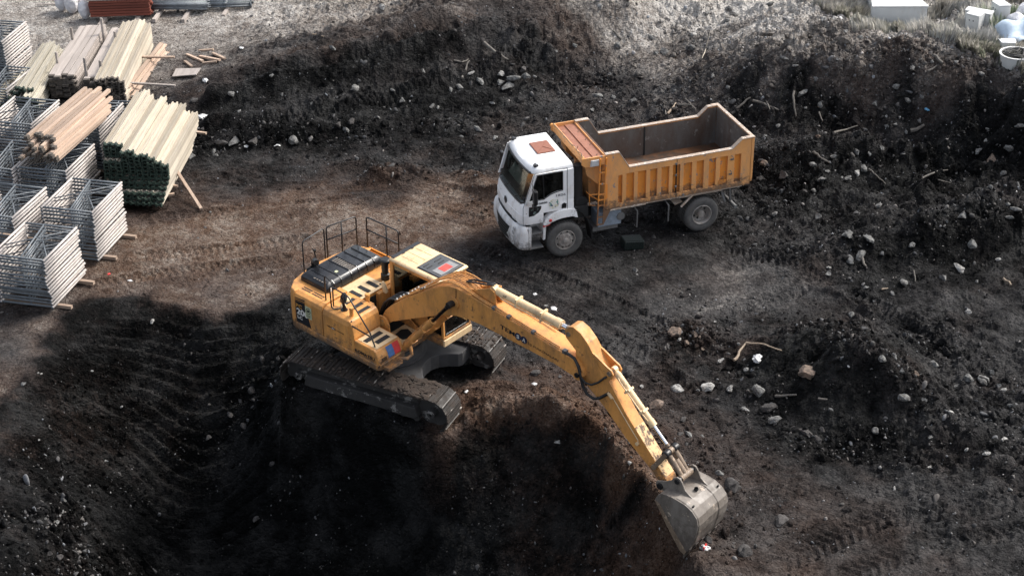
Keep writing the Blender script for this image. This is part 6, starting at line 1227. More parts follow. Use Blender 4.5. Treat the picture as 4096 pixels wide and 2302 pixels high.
# red bars, grey tubes, sacks at the far edge of the yard
RB = beam_mesh("red_bar", 2.25, .10, .085, [M_REDT]); WB = beam_mesh("red_bar", 2.3, .10, .07, [M_GREYW])
for c_ in range(5):
    for r_ in range(9): put(WB if (r_ == 6) else RB, "red_bar", (-14.40 + J(-.06, .06), 59.75 + .13 * c_, .20 + .105 * r_), 1.5 + J(-.5, .5), "rust red bar in the long bundle at the back of the yard" if r_ != 6 else "pale strip laid between the rust red bars", "red bar", "rust red bars in the bundle" if r_ != 6 else "pale strips between the red bars")
for x in (-15.0, -13.75): put(beam_mesh("timber_sleeper", 1.5, .14, .14, [M_GREYW]), "timber_sleeper", (x, 59.7, .03), 84, "thick pale sleeper under the rust red bars", "timber", "sleepers under the red bars")
def tube_mesh(name, L_, r_, mat, plates=False):
    mb = MB(); mb.tube([(0, -L_ / 2, r_), (0, L_ / 2, r_)], r_, 8)
    if plates: mb.box(-.07, .07, L_ / 2, L_ / 2 + .01, -.04, .10); mb.box(-.07, .07, -L_ / 2 - .01, -L_ / 2, -.04, .10); mb.tube([(0, -.1, r_), (0, .05, r_)], r_ * 1.6, 8)
    me = bpy.data.meshes.new(name); me.from_pydata(mb.v, [], mb.f); me.materials.append(mat); me.shade_smooth(); return me
GT = tube_mesh("steel_tube", 2.35, .028, M_GALV); GP = tube_mesh("steel_prop", 1.9, .030, M_GALV, True)
for k in range(34): put(GT, "steel_tube", (-12.35 + J(-.10, .10), 60.1 + .065 * (k % 9) + J(-.02, .02), .25 + .058 * (k // 9)), -1 + J(-2.5, 2.5), "galvanised steel tube in the low bundle beside the rust red bars", "steel tube", "steel tubes in the low bundle")
for k in range(9): put(GP, "steel_prop", (-10.55 + J(-.06, .06), 60.3 + .13 * (k % 5), .22 + .12 * (k // 5)), J(-3, 3), "steel prop with end plates in the small bundle near the track marks", "steel prop", "steel props in the small bundle")
for x, y in ((-13.05, 60.0), (-11.95, 59.9), (-10.5, 60.3)): put(beam_mesh("timber_sleeper", 1.3, .13, .13, [M_GREYW]), "timber_sleeper", (x, y, .05), 84, "pale sleeper under the bundled steel tubes", "timber", "sleepers under the steel tubes")
for k in range(7): put(tube_mesh("log_end", 1.2, .075, plain("bark_brown", (.13, .085, .055), .9, scale=5)) if k == 0 else bpy.data.meshes["log_end"], "log", (-9.15 + .17 * k, 61.4, .05 + .1 * (k % 2)), 88 + J(-6, 6), "brown short log in the small heap at the far edge", "log", "short logs at the far edge")
m, n, b = mat_new("woven_white_sack"); c = mix(n, ramp(n, noise(n, 6, 5), [(.3, 0.0), (.7, 1.0)]), (.52, .52, .55), (.74, .74, .76)); n.links.new(c, b.inputs['Base Color']); b.inputs['Roughness'].default_value = .7; bump(n, b, noise(n, 7, 6, .65), .9, .05); M_SACK = m
def sack(loc, s, lb, gp, seed=0):
    from mathutils import noise as mn
    bm = bmesh.new(); bmesh.ops.create_icosphere(bm, subdivisions=4, radius=1)
    for v in bm.verts:
        c = v.co; t = (c.z + 1) / 2; k = .92 + .18 * sin(pi * min(1, t * 1.1)) - (.45 * max(0, t - .82) / .18); f = 1 + .10 * mn.noise(c * 2.2 + Vector((seed * 7, 3, 1))) + .04 * mn.noise(c * 6 + Vector((seed, 0, 0)))
        p = abs(c.x) ** .8 * (1 if c.x > 0 else -1), abs(c.y) ** .8 * (1 if c.y > 0 else -1); v.co = Vector((p[0] * k * f * s[0], p[1] * k * f * s[1], (c.z * .98 + 1) * s[2]))
    me = bpy.data.meshes.new("sack"); bm.to_mesh(me); bm.free(); me.materials.append(M_SACK); me.shade_smooth(); o = bpy.data.objects.new("sack", me); COL.objects.link(o); o.location = loc; o.rotation_euler.z = seed; return tag(o, lb, "sack", gp)
for k, (px, py, s, lb) in enumerate(((252, 42, (.24, .2, .45), "bulging white sack farthest from the red bars"), (290, 52, (.28, .24, .50), "fattest white sack in the middle of the sack row"), (318, 44, (.20, .2, .5), "half hidden white sack behind the slumped one"), (344, 75, (.20, .18, .40), "slumped white sack touching the red bars"))):
    q = G(px, py, .02); sack((q[0], q[1], .0), s, lb, "white sacks by the red bars", k + 1)
q = hit(150, 26); stick((q.x, q.y, .05), (q.x + .75, q.y, .06), .08, .03, M_GREYW, "timber_offcut", "thin pale strip lying beside the white sacks", "timber offcut")
pebbles("gravel", 26000, dens, m_gravel(), [.05, .07, .1, .14, .2, .42, .09, .06], .010, .045, 1, 2.2)
pebbles("rubble", 1700, dens, bpy.data.materials["gravel"], [.04, .06, .09, .14, .22, .07], .04, .13, 2, 3.0, sunk=.5)
pebbles("pale_gravel", 7000, dens_gravel, bpy.data.materials["gravel"], [.3, .4, .5, .55, .25], .02, .13, 1, 2.4)
M_CLOD = soil_mat("clod_soil", tone_add=.02)
pebbles("soil_clods", 26000, lambda x, y: np.clip(dens(x, y) * 1.2 + .6 * smooth01(-3, 0, x) * (1 - smooth01(36, 38, y)) * (1 - smooth01(4, 7, x)), 0, 1), M_CLOD, [1], .02, .12, 1, 2.2, soil=True)

RUBL = [(W2([(2850,300),(2980,240),(3150,215),(3350,215),(3600,245),(3850,300),(4096,370)]), 1.3, 1.0), (W2([(2750,330),(2900,280),(3100,320)]), .8, .6), (W2([(3020,620),(3200,580),(3450,560),(3650,600)]), .7, .8), (W2([(3020,680),(3080,800)]), .6, 1.0),
 (W2([(3650,640),(3900,575),(4120,540)]), .6, .7), (W2([(3300,980),(3500,940),(3800,880),(4120,740)]), .6, .8), (W2([(3000,1480),(3080,1650),(3300,1760),(3600,1760),(3720,1650)]), .5, .9), (W2([(3120,1340),(3300,1290),(3440,1330),(3600,1440),(3700,1560)]), .5, .9),
 (W2([(760,590),(1000,570),(1300,560),(1650,530),(1950,460)]), .5, .6), (W2([(2200,380),(2450,300),(2700,210),(2800,100)]), .6, .7), (W2([(60,2080),(230,2060),(300,2200),(250,2302)]), 1.0, 1.0), (W2([(0,2250),(150,2250)]), .8, .8), (W2([(2640,1330),(2780,1320),(2850,1370)]), .5, .9), (W2([(2500,1650),(2650,1800),(2760,1950),(2860,2080)]), .45, .7), (W2([(3750,1400),(3950,1500),(4096,1700)]), .9, .6), (W2([(1100,1450),(1000,1600),(900,1750)]), .5, .5), (W2([(1500,700),(1750,690),(1950,720)]), .5, .5), (W2([(2600,450),(2850,400)]), .8, .5), (W2([(2950,900),(3150,1000),(3350,1080)]), .6, .4)]
def dens_rub(x, y):
    d = np.zeros(len(x))
    for pts, hw, k in RUBL:
        xs_ = [p[0] for p in pts]; ys_ = [p[1] for p in pts]; m = (x > min(xs_) - 3) & (x < max(xs_) + 3) & (y > min(ys_) - 3) & (y < max(ys_) + 3); q = poly_dist(x[m], y[m], pts)[0]; d[m] = np.maximum(d[m], k * np.exp(-(q / hw) ** 2))
    return np.clip(d * (.5 + 1.4 * fbm(x, y, .9, 3, .6, 3)), 0, 1)
def pebbles_many(name, n, *a, **k): return pebbles(name, n, *a, **k)
pebbles("bank_rubble", 3800, dens_rub, bpy.data.materials["gravel"], [.035, .05, .07, .09, .12, .17, .06, .045], .03, .15, 2, 2.6, sunk=.45)
pebbles("bank_clods", 9000, dens_rub, M_CLOD, [1], .03, .19, 2, 2.0, soil=True)

def dens_pit(x, y):
    b = BG(x, y)[..., 0]; return np.clip((smooth01(-.1, -.6, b) * .8 + .7 * np.exp(-(((x - 1.2) / 3) ** 2 + ((y - 31) / 2.5) ** 2))) * (.4 + 1.5 * fbm(x, y, .8, 3, .6, 5)), 0, 1) * (y < 41)
pebbles("pit_rubble", 5000, dens_pit, bpy.data.materials["gravel"], [.018, .024, .03, .04, .055, .08, .025, .14], .012, .075, 1, 2.3, sunk=.35)
pebbles("pit_clods", 6000, dens_pit, M_CLOD, [1], .03, .12, 2, 2.2, soil=True)
# ================================================================ ROCKS ONE CAN POINT AT
def crop(x0, y0, s): return lambda l: [(x0 + a * s, y0 + b_ * s, r * s) for a, b_, r in l]
RL = []   # px, py, radius px, kind, tall
def add(cr, l, kind='grey', tall=False): RL.extend([(*t, kind, tall) for t in cr(l)])
c2 = crop(2900, 0, .6216); c3 = crop(2900, 900, .9684); c4 = crop(1900, 1050, .829); c5 = crop(700, 0, .854); c1 = crop(0, 300, .6907)
add(c2, [(75,75,35),(640,122,24),(705,112,24),(775,200,20)], 'pale'); add(c2, [(20,45,26),(285,25,28),(380,370,22),(720,375,16)])
add(c2, [(500,590,32),(575,500,28),(55,645,30),(20,555,26),(1205,430,26),(1105,545,28),(1270,618,18),(1570,648,11),(1815,945,34),(1630,960,28),(895,1070,34),(568,1050,24),(620,1145,24),(785,1140,20),(750,1140,15),(260,870,18),(598,1388,34),(322,1372,22),(845,1363,19),(1530,1375,40),(1820,1310,22),(1870,1340,30),(1835,1390,26),(1785,1105,26),(1095,795,20),(1165,840,20),(1040,805,18),(575,1220,22),(1650,470,20),(990,1320,24),(965,660,28),(1900,800,28),(345,800,22),(1180,640,24),(1425,1418,16),(450,420,16),(1330,390,18),(860,240,30),(1260,380,20),(660,1100,16),(1490,1110,14),(520,690,12),(480,985,16),(1145,985,16),(1010,950,20),(700,1000,24),(930,980,18)])
add(c2, [(250,1040,32),(1725,1010,38),(600,870,18)], 'brown'); add(c2, [(375,1120,44),(1675,1045,22),(510,1220,22),(225,1140,26),(1360,300,24)], 'dark'); add(c2, [(845,975,20),(615,670,18),(1710,1200,22)], 'grey', True); add(c2, [(845,1100,26),(1690,825,15),(1040,745,15),(1125,750,16),(1485,395,15),(1680,900,18),(2000,950,20)], 'pale')
add(c3, [(505,30,27),(595,52,22),(560,112,32),(515,130,27),(425,198,18),(770,75,18),(900,210,22),(1017,68,28),(690,275,15),(735,230,20),(580,255,12),(520,365,18),(650,540,22),(1060,630,34),(1005,620,26),(730,705,28),(625,843,18),(205,800,28),(80,755,15),(435,755,13),(865,570,20),(700,540,14),(1040,230,12),(1130,660,14),(1100,600,16),(1080,800,14),(820,720,18),(850,870,14),(960,660,16),(1180,740,16)])
add(c3, [(430,172,10),(965,172,19),(1133,137,15),(20,672,14),(520,893,14),(1150,883,19),(1080,938,15),(998,925,10),(1010,355,18),(845,995,14),(935,773,26),(1150,680,14),(90,595,10),(640,995,10),(700,1080,12),(1175,1085,12),(85,755,12)], 'pale'); add(c3, [(138,680,30),(730,600,14)], 'grey', True); add(c3, [(180,750,32),(335,850,26),(232,1205,38),(85,1340,34),(30,1070,34),(380,880,17),(95,680,18),(400,835,20)], 'dark'); add(c3, [(790,608,18),(345,600,40)], 'brown')
add(c4, [(955,325,40),(1060,340,23),(1022,385,22),(868,675,42),(1085,355,12),(1100,415,14)], 'brown'); add(c4, [(985,370,18),(980,600,30),(1125,595,38),(1232,608,15),(1305,703,16),(805,595,13),(1185,468,18),(920,220,11),(1265,390,13),(1310,510,14),(345,205,14),(400,862,14),(745,958,18),(1155,282,9)], 'pale'); add(c4, [(735,525,36),(1165,655,20),(1008,745,26),(1235,1060,46),(1300,1385,40),(290,530,26),(990,820,18),(1105,285,17),(1020,870,16),(960,870,14),(930,395,24),(1130,1330,22),(1245,1365,14)], 'dark'); add(c4, [(1030,820,24),(775,30,18),(1180,1010,24),(1095,830,14),(410,545,14),(1075,610,10),(605,870,10)])
add(c5, [(737,218,19),(842,405,24),(1065,465,20),(455,350,14),(262,435,20),(1205,490,18),(1290,415,18),(1333,403,18),(1425,370,25),(1525,378,22),(1585,362,26),(1640,348,26),(1560,400,26),(1685,355,16),(2297,235,26),(2253,245,14),(2420,218,20),(1330,75,12),(2075,205,24),(2055,450,20),(1980,440,26),(1955,510,15),(2145,468,24),(555,640,29),(278,660,24),(1420,600,19),(2255,480,14),(2520,350,16),(2580,95,20),(2490,60,16),(1785,240,10),(1870,210,12),(2230,170,14),(500,440,10),(950,545,12),(800,600,20),(680,590,14),(1020,420,12),(1160,330,16),(640,480,12),(300,520,12),(1340,635,12),(1160,575,10),(1500,640,16),(2340,420,14)])
add(c5, [(1525,340,20),(1385,340,14),(970,28,20),(2425,155,24),(1990,22,22),(1230,500,10),(1490,480,14)], 'pale'); add(c5, [(370,655,34),(218,665,30),(90,465,22),(825,560,24),(765,580,24),(1630,320,20),(130,600,20),(60,560,14)], 'dark')
add(c1, [(1100,455,40),(1240,432,24),(1245,462,16),(1148,940,9),(1190,880,12),(1220,790,9)]); add(crop(0, 1150, .7958), [(320,1060,26),(285,1175,18),(315,1120,14),(250,1080,10),(230,1155,10),(115,480,16)]); add(crop(0, 1150, .7958), [(250,1330,22),(300,1350,24),(395,1370,26),(1290,1150,22),(1270,500,26),(1210,560,18),(1160,630,22),(1230,690,18),(1320,350,26),(1410,345,20),(1370,880,22),(1050,745,18)], 'dark'); add(crop(0, 1150, .7958), [(460,415,10),(610,595,9),(192,425,8),(765,165,16),(205,430,8),(530,865,10),(195,762,6)], 'pale')
LANDM = [(2500, 975, "the ribbed black crate"), (3050, 1400, "the crossed sticks"), (2810, 1330, "the small brown heap"), (3350, 1500, "the round black mound"), (2900, 2080, "the bucket"), (3300, 170, "the dry grass"), (3950, 220, "the coiled hose tub"), (2700, 560, "the tipper box"), (2020, 330, "the toe of the black bank"), (2280, 1020, "the front wheel of the truck"), (1650, 900, "the excavator cab"), (700, 600, "the big yellow timber pile"), (800, 260, "the scattered offcuts"), (1230, 1350, "the rear of the excavator"), (900, 1500, "the grooved pit wall"), (280, 2030, "the rubble at the pit corner"), (3500, 960, "the furrowed spoil rows"), (3800, 1500, "the wheel ruts"), (3350, 330, "the steep face below the grass"), (2650, 60, "the pale gravel heap"), (3500, 2150, "the chevron tyre marks"), (3950, 800, "the spoil row at the picture edge"), (2050, 1500, "the far track"), (1500, 300, "the track marks up the bank"), (3050, 640, "the tipper tailgate"), (1450, 560, "the open ground behind the excavator")]
SH = {'grey': "grey", 'pale': "pale whitish", 'brown': "brownish", 'dark': "dark earthy"}
info = []
for px, py, r, kind, tall in RL:
    lm = min(LANDM, key=lambda t: (t[0] - px) ** 2 + (t[1] - py) ** 2); info.append((px, py, r, kind, tall, lm))
from collections import defaultdict
grp = defaultdict(list)
for i, t in enumerate(info): grp[(t[3], t[5][2], t[4])].append(i)
ORD = ["largest", "second largest", "third largest", "fourth largest", "fifth largest"]
for key, ids in grp.items():
    ids.sort(key=lambda i: -info[i][2])
    for k, i in enumerate(ids):
        px, py, r, kind, tall, lm = info[i]; nm = SH[kind] + (" upright" if tall else "")
        if len(ids) == 1: lb = f"lone {nm} rock by {lm[2]}"
        elif k < 5: lb = f"{ORD[k]} {nm} rock by {lm[2]}"
        else: lb = f"one of the smaller {nm} rocks by {lm[2]}"
        rock(px, py, max(r, 7) * .95, kind, label=lb, group=f"{nm} rocks by {lm[2]}", tall=tall)
N_ROCK = len(info)
# ---- sticks and roots
M_DEAD = wood("dead_wood", (.17, .155, .135), (.08, .07, .062)); M_CANE = wood("dry_cane", (.34, .27, .2), (.25, .19, .14))
def branch(P, r, mat, name, lb, cat, lift=.06, ends=(.0, .0)):
    pts = []
    for k, (a, b_) in enumerate(P):
        q = hit(a, b_); e = ends[0] if k == 0 else ends[1] if k == len(P) - 1 else 0; pts.append(Vector((q.x, q.y, q.z + lift + e)))
    c0 = pts[0].copy(); fine = []
    for a, b_ in zip(pts[:-1], pts[1:]):
        for t in (0, .33, .66): p = a.lerp(b_, t) - c0; fine.append(p + Vector((random.uniform(-1, 1), random.uniform(-1, 1), random.uniform(-.6, .6))) * r * .5)
    fine.append(pts[-1] - c0); n_ = len(fine); mb = MB(); mb.tube(fine, [r * .72 * (1.1 - .6 * i / n_) for i in range(n_)], 7); o = mb.build(name, mat, smooth=True); o.location = c0; return tag(o, lb, cat)
B = lambda x, y: (2900 + .6216 * x, .6216 * y)
D3 = lambda x, y: (2900 + .9684 * x, 900 + .9684 * y)
F5 = lambda x, y: (700 + .854 * x, .854 * y)
for P, r, m_, lb in (([B(40, 745), B(100, 690), B(165, 640)], .06, M_DEAD, "thick grey branch rising just behind the tipper tailgate"), ([B(185, 655), B(280, 690), B(385, 738)], .06, M_DEAD, "long grey branch lying on the slope behind the tipper"), ([B(228, 612), B(262, 660), B(300, 740)], .04, M_DEAD, "thin branch crossing the long grey one"), ([B(440, 600), B(445, 680), B(456, 760)], .05, M_DEAD, "upright grey root stuck in the steep black face"), ([B(605, 730), B(628, 790)], .035, M_DEAD, "short root stub low on the steep black face"), ([B(700, 865), B(780, 842), B(852, 820)], .04, M_DEAD, "thin straight branch with an orange tip on the spoil row"), ([B(560, 985), B(610, 1020), B(672, 1060)], .06, M_DEAD, "weathered branch half buried in the spoil row"), ([B(925, 1100), B(975, 1140), B(1032, 1195)], .035, M_DEAD, "thin branch pointing out of the pale boulder pair"), ([B(1195, 852), B(1280, 815)], .085, M_DEAD, "short stout log lying on the spoil row"), ([B(1270, 1160), B(1340, 1120), B(1430, 1105)], .04, M_DEAD, "thin pale branch on the lower spoil row"), ([B(1365, 1165), B(1450, 1188)], .03, M_DEAD, "small twig under the thin pale branch"), ([B(1350, 370), B(1400, 420)], .10, M_DEAD, "thick dark root on the crest by the grass"), ([B(1310, 470), B(1365, 430)], .045, M_DEAD, "grey stick on the crest below the dark root"),
    ([D3(38, 565), D3(60, 530), D3(85, 495)], .05, M_CANE, "straight pale cane on the open ground by the round mound"), ([D3(85, 493), D3(160, 500), D3(232, 525)], .035, M_CANE, "bowed brown cane touching the straight one"), ([D3(205, 712), D3(295, 708)], .045, M_DEAD, "dark stick lying level on the round black mound"), ([D3(385, 725), D3(422, 727)], .04, M_DEAD, "stubby pale stick on the round black mound"), ([D3(560, 135), D3(583, 178)], .06, M_DEAD, "short pointed stake under the pale boulder on the furrow"), ([D3(1150, 225), D3(1180, 255)], .05, M_CANE, "split white stick on the last furrow"), ([D3(780, 195), D3(785, 240)], .025, M_DEAD, "thin twig standing on the far furrow"), ([D3(645, 272), D3(672, 268)], .03, M_CANE, "tiny flat splinter by the far furrow"),
    ([F5(1445, 208), F5(1500, 250), F5(1560, 288)], .085, M_DEAD, "dark log lying down the face of the black bank"), ([F5(1310, 290), F5(1345, 300), F5(1375, 285)], .04, M_DEAD, "forked root above the grey boulders"), ([F5(1345, 375), F5(1365, 320), F5(1380, 292)], .05, M_DEAD, "curved root reaching down to the grey boulders"), ([F5(2310, 540), F5(2345, 490)], .05, M_CANE, "broken board sticking up behind the tipper box"), ([F5(2300, 545), F5(2290, 500)], .03, M_DEAD, "twig beside the broken board"), ([F5(2360, 500), F5(2420, 500)], .05, M_DEAD, "flat board end behind the tipper box"), ([F5(2390, 470), F5(2440, 520)], .03, M_DEAD, "thin curved root behind the tipper box"), ([F5(645, 168), F5(698, 178)], .04, M_CANE, "small board piece on the yard side of the bank"), ([F5(2090, 190), F5(2050, 150)], .05, M_DEAD, "short grey branch on the gravel heap side")):
    branch(P, r, m_, "branch", lb, "branch")
branch([F5(2470, 276), F5(2488, 230), F5(2505, 190)], .022, M_PINE, "marker_stake", "thin pale marker stake standing beside the gravel path", "stake", .02, (0, .35))
# ---- litter and odd things
M_PLA = plain("white_plastic", (.50, .50, .50), .5, var=.1); M_BLP = plain("blue_plastic", (.10, .28, .45), .5, var=.2); M_RDP = plain("red_plastic", (.55, .03, .03), .5)
def crumple(px, py, r, mat, name, lb, cat, flat=.45, seed=0, group=None):
    from mathutils import noise as mn
    q = hit(px, py + r * .3); R_ = r * depth_m(q) / FPX; bm = bmesh.new(); bmesh.ops.create_icosphere(bm, subdivisions=3, radius=1)
    for v in bm.verts: v.co *= 1 + .55 * mn.noise(v.co * 1.9 + Vector((seed * 3.1, 1, 2))) + .25 * mn.noise(v.co * 4.5 + Vector((seed, 5, 2))); v.co.z *= flat
    me = bpy.data.meshes.new(name); bm.to_mesh(me); bm.free(); me.materials.append(mat); o = bpy.data.objects.new(name, me); COL.objects.link(o); o.location = (q.x, q.y, q.z + R_ * flat * .5); o.scale = (R_, R_ * .75, R_); o.rotation_euler.z = seed; return tag(o, lb, cat, group)
crumple(812, 463, 24, M_PLA, "plastic_bag", "white plastic bag with a blue edge lying by the big yellow timber pile", "plastic bag", .3, 3); crumple(788, 468, 10, M_BLP, "plastic_strip", "small blue plastic strip sticking out of the white bag", "plastic strip", .3, 5)
crumple(820, 322, 14, M_PLA, "foam_block", "small white foam block at the foot of the black bank", "foam block", .6, 2); crumple(3031, 1430, 26, M_PLA, "plastic_bag", "crumpled white plastic bag beside the crossed canes", "plastic bag", .45, 4); crumple(1110, 580, 12, M_PLA, "paper_scrap", "white paper scrap among boulders near the yellow timber pile", "litter", .3, 7); crumple(985, 583, 11, M_PLA, "paper_scrap", "folded white scrap lying under the grey boulder by the bank", "litter", .3, 8)
o = crumple(2820, 2188, 20, M_PLA, "cement_bag", "white and red torn cement bag lying by the bucket", "bag", .55, 9); mb = MB(); mb.box(-.12, .16, -1.02, 1.02, -.2, .62); s_ = mb.build("red_band", M_RDP, o)
crumple(436, 1095, 7, M_RDP, "plastic_scrap", "tiny red plastic cap on the brown yard ground", "litter", .5, 1); crumple(520, 1120, 9, M_PLA, "paper_scrap", "small white scrap near the red cap", "litter", .25, 6); crumple(2138, 1535, 12, M_PLA, "plastic_cup", "crushed pale green cup by the far track", "litter", .5, 3); crumple(965, 189, 11, M_PLA, "paper_scrap", "white paper scrap on the pale ground above the offcuts", "litter", .3, 2); crumple(1865, 1562, 10, M_PLA, "paper_scrap", "pale streak of plastic lying by the excavator track", "litter", .2, 4); crumple(2015, 905, 7, M_PLA, "paper_scrap", "white scrap on the ground in front of the truck bumper", "litter", .3, 4)
crumple(3707, 435, 12, M_BLP, "plastic_scrap", "pale blue plastic scrap stuck in the steep black face", "litter", .4, 2); crumple(2215, 1230, 16, M_PLA, "plastic_scrap", "torn white plastic on the ground above the boom", "litter", .25, 5); crumple(2140, 1175, 10, M_PLA, "paper_scrap", "pinkish white scrap between the truck and the boom", "litter", .4, 8)
q = hit(2527, 985)
crate = empty("ribbed_crate", (q.x, q.y, float(gz(q.x, q.y)) - .02), (radians(-6), radians(5), radians(12)), "black ribbed plastic crate lying on the ground beside the truck", "crate")
M_CRT = plain("black_green_plastic", (.008, .013, .012), .35, bmp=.1); mb = MB(); mb.box(-.29, .29, -.22, .22, 0, .26); mb.build("crate_body", M_CRT, crate, .03)
mb = MB()
for k in range(8): mb.box(-.28, .28, -.205 + k * .054, -.180 + k * .054, .258, .285)
for k in range(9): mb.box(-.27 + k * .064, -.245 + k * .064, -.236, -.218, .02, .25)
mb.build("crate_ribs", M_CRT, crate, .006)
# ---- grass and the dumped white things on the high ground
def blades(name, n, poly, cols, hmin, hmax, clump=.5, wdt=.012, lean=.4):
    PX = np.array([p[0] for p in poly]); PY = np.array([p[1] for p in poly]); W_ = np.array([G(a, b_, 2.3)[:2] for a, b_ in poly])
    x = rng.uniform(W_[:, 0].min(), W_[:, 0].max(), n * 5); y = rng.uniform(W_[:, 1].min(), W_[:, 1].max(), n * 5)
    ins = np.zeros(len(x), bool); m_ = len(W_); j = m_ - 1
    for i in range(m_):
        c = ((W_[i, 1] > y) != (W_[j, 1] > y)) & (x < (W_[j, 0] - W_[i, 0]) * (y - W_[i, 1]) / (W_[j, 1] - W_[i, 1] + 1e-9) + W_[i, 0]); ins ^= c; j = i
    d = fbm(x, y, 1.3, 3, .6, 4); ins &= (d > -.12 + rng.random(len(x)) * .3 * clump - .15); x, y, d = x[ins][:n], y[ins][:n], d[ins][:n]; n = len(x); z = gz(x, y)
    h = rng.uniform(hmin, hmax, n) * (1 + 1.2 * d); a = rng.uniform(0, 2 * pi, n); w_ = wdt * rng.uniform(.6, 1.3, n); la = fbm(x, y, .6, 2, .5, 1) * 6 + rng.normal(0, .5, n); ll = lean * h * rng.uniform(.4, 1.3, n)
    dx, dy = np.cos(a) * w_, np.sin(a) * w_; lx, ly = np.cos(la) * ll, np.sin(la) * ll; V = np.empty((n, 5, 3))
    V[:, 0] = np.stack([x - dx, y - dy, z - .03], -1); V[:, 1] = np.stack([x + dx, y + dy, z - .03], -1); V[:, 2] = np.stack([x + dx * .8 + lx * .35, y + dy * .8 + ly * .35, z + h * .6], -1); V[:, 3] = np.stack([x - dx * .8 + lx * .35, y - dy * .8 + ly * .35, z + h * .6], -1); V[:, 4] = np.stack([x + lx, y + ly, z + h], -1)
    b0 = np.arange(n)[:, None] * 5; t1 = np.concatenate([b0 + [[0, 1, 2]], b0 + [[0, 2, 3]], b0 + [[3, 2, 4]]]); me = bpy.data.meshes.new(name); me.vertices.add(n * 5); me.vertices.foreach_set("co", V.astype(np.float32).ravel()); me.loops.add(t1.size); me.polygons.add(len(t1)); me.loops.foreach_set("vertex_index", t1.ravel().astype(np.int32)); me.polygons.foreach_set("loop_start", (np.arange(len(t1)) * 3).astype(np.int32)); me.update(calc_edges=True)
    ci = (rng.random(n) * .6 + np.clip(d + .35, 0, .99) * .6) * len(cols) / 1.2; C = np.array(cols)[np.clip(ci.astype(int), 0, len(cols) - 1)] * rng.uniform(.75, 1.2, (n, 1)); C = np.concatenate([np.clip(C, 0, 1), np.ones((n, 1))], 1)
    at = me.attributes.new("soil", 'FLOAT_COLOR', 'POINT'); at.data.foreach_set("color", np.repeat(C, 5, 0).astype(np.float32).ravel()); o = bpy.data.objects.new(name, me); COL.objects.link(o); me.materials.append(M_GRASS); o['kind'] = 'stuff'; return o
m, n, b = mat_new("dry_grass"); a = N(n, "ShaderNodeAttribute"); a.attribute_name = "soil"; n.links.new(a.outputs['Color'], b.inputs['Base Color']); b.inputs['Roughness'].default_value = .9; M_GRASS = m; cz = N(n, 'ShaderNodeCombineXYZ'); cz.inputs[2].default_value = 1; n.links.new(cz.outputs[0], b.inputs['Normal'])
b.inputs['Subsurface Weight'].default_value = 0
blades("dry_grass", 36000, [(3230, 0), (3330, 70), (3410, 165), (3560, 175), (3720, 215), (3850, 265), (4000, 300), (4200, 340), (4300, -60), (3200, -60)], [(.52, .51, .42), (.62, .60, .50), (.74, .70, .62), (.82, .79, .72), (.88, .85, .79)], .08, .36)  # straw colours lifted: bright haze of this corner painted in
blades("green_weeds", 3500, [(3980, 90), (4096, 60), (4150, 160), (4000, 170), (3880, 110)], [(.20, .27, .16), (.28, .35, .22), (.40, .44, .32)], .15, .5, .2, .025)
blades("green_scrub", 3000, [(3340, 60), (3540, 60), (3640, 150), (3420, 150), (3340, 110)], [(.34, .34, .26), (.46, .44, .36), (.6, .57, .49)], .12, .38, .2, .02)
blades("weeds_by_tub", 1800, [(3780, 220), (3980, 240), (4150, 300), (4200, 420), (4050, 330), (3830, 260)], [(.28, .32, .22), (.45, .44, .34), (.62, .59, .50)], .1, .35, .3, .02)
M_WBOX = paint("dumped_white_paint", (.66, .67, .66), .45, (.5, .45, .38), .3, scale=2); M_WRU = plain("rust_stain", (.45, .25, .15), .8)
def wbox(corners, z0, z1, name, lb, cat, gp, holes=False, lid=False):
    """corners = near-left, near-right, far-right, far-left of its top, in world x, y"""
    c0 = Vector((sum(p[0] for p in corners) / 4, sum(p[1] for p in corners) / 4, z0)); r = empty(name, c0, None, lb, cat, gp); mb = MB(); f = [(p[0] - c0.x, p[1] - c0.y) for p in corners]; mb.prism(f, 0, z1 - z0 - .03, 'z'); mb.build("housing", M_WBOX, r, .02)
    g = [(a * 1.04, b_ * 1.04) for a, b_ in f]; mb = MB(); mb.prism(g, z1 - z0 - .03, z1 - z0 + .02, 'z'); mb.build("top_panel", M_WBOX, r, .015)
    if holes:
        a, b_ = Vector((*f[0], 0)), Vector((*f[1], 0)); d = (b_ - a).normalized(); nn = Vector((d.y, -d.x, 0))
        for t in (.3, .6): mb = MB(); p = a.lerp(b_, t) + Vector((0, 0, (z1 - z0) * .78)); mb.cyl(p - nn * .0, p + nn * .006, .022, 10); mb.build("fixing_hole", M_INT, r)
    return r
wbox([(11.87, 51.35), (13.62, 51.25), (13.5, 52.0), (11.98, 52.1)], 2.25, 3.1, "dumped_freezer", "long white chest lying in the dry grass", "chest", None)
wbox([(12.1, 53.0), (13.7, 52.9), (13.7, 53.6), (12.1, 53.7)], 2.25, 3.15, "dumped_freezer", "second white chest behind the long one cut by the picture top", "chest", None)
wbox([(14.72, 50.68), (15.06, 50.38), (15.36, 50.74), (15.02, 51.0)], 2.2, 3.05, "metal_cabinet", "white cabinet with rust stained top in the dry grass", "cabinet", "white cabinets dumped in the grass", True)
wbox([(14.80, 51.1), (15.50, 50.65), (15.68, 50.95), (14.98, 51.4)], 2.2, 3.0, "metal_cabinet", "plain white cabinet directly behind the rust stained one", "cabinet", "white cabinets dumped in the grass")
wbox([(15.72, 51.45), (15.85, 51.0), (16.24, 51.02), (16.12, 51.5)], 2.35, 3.15, "metal_cabinet", "white cabinet nearest the white sacks", "cabinet", "white cabinets dumped in the grass", True)
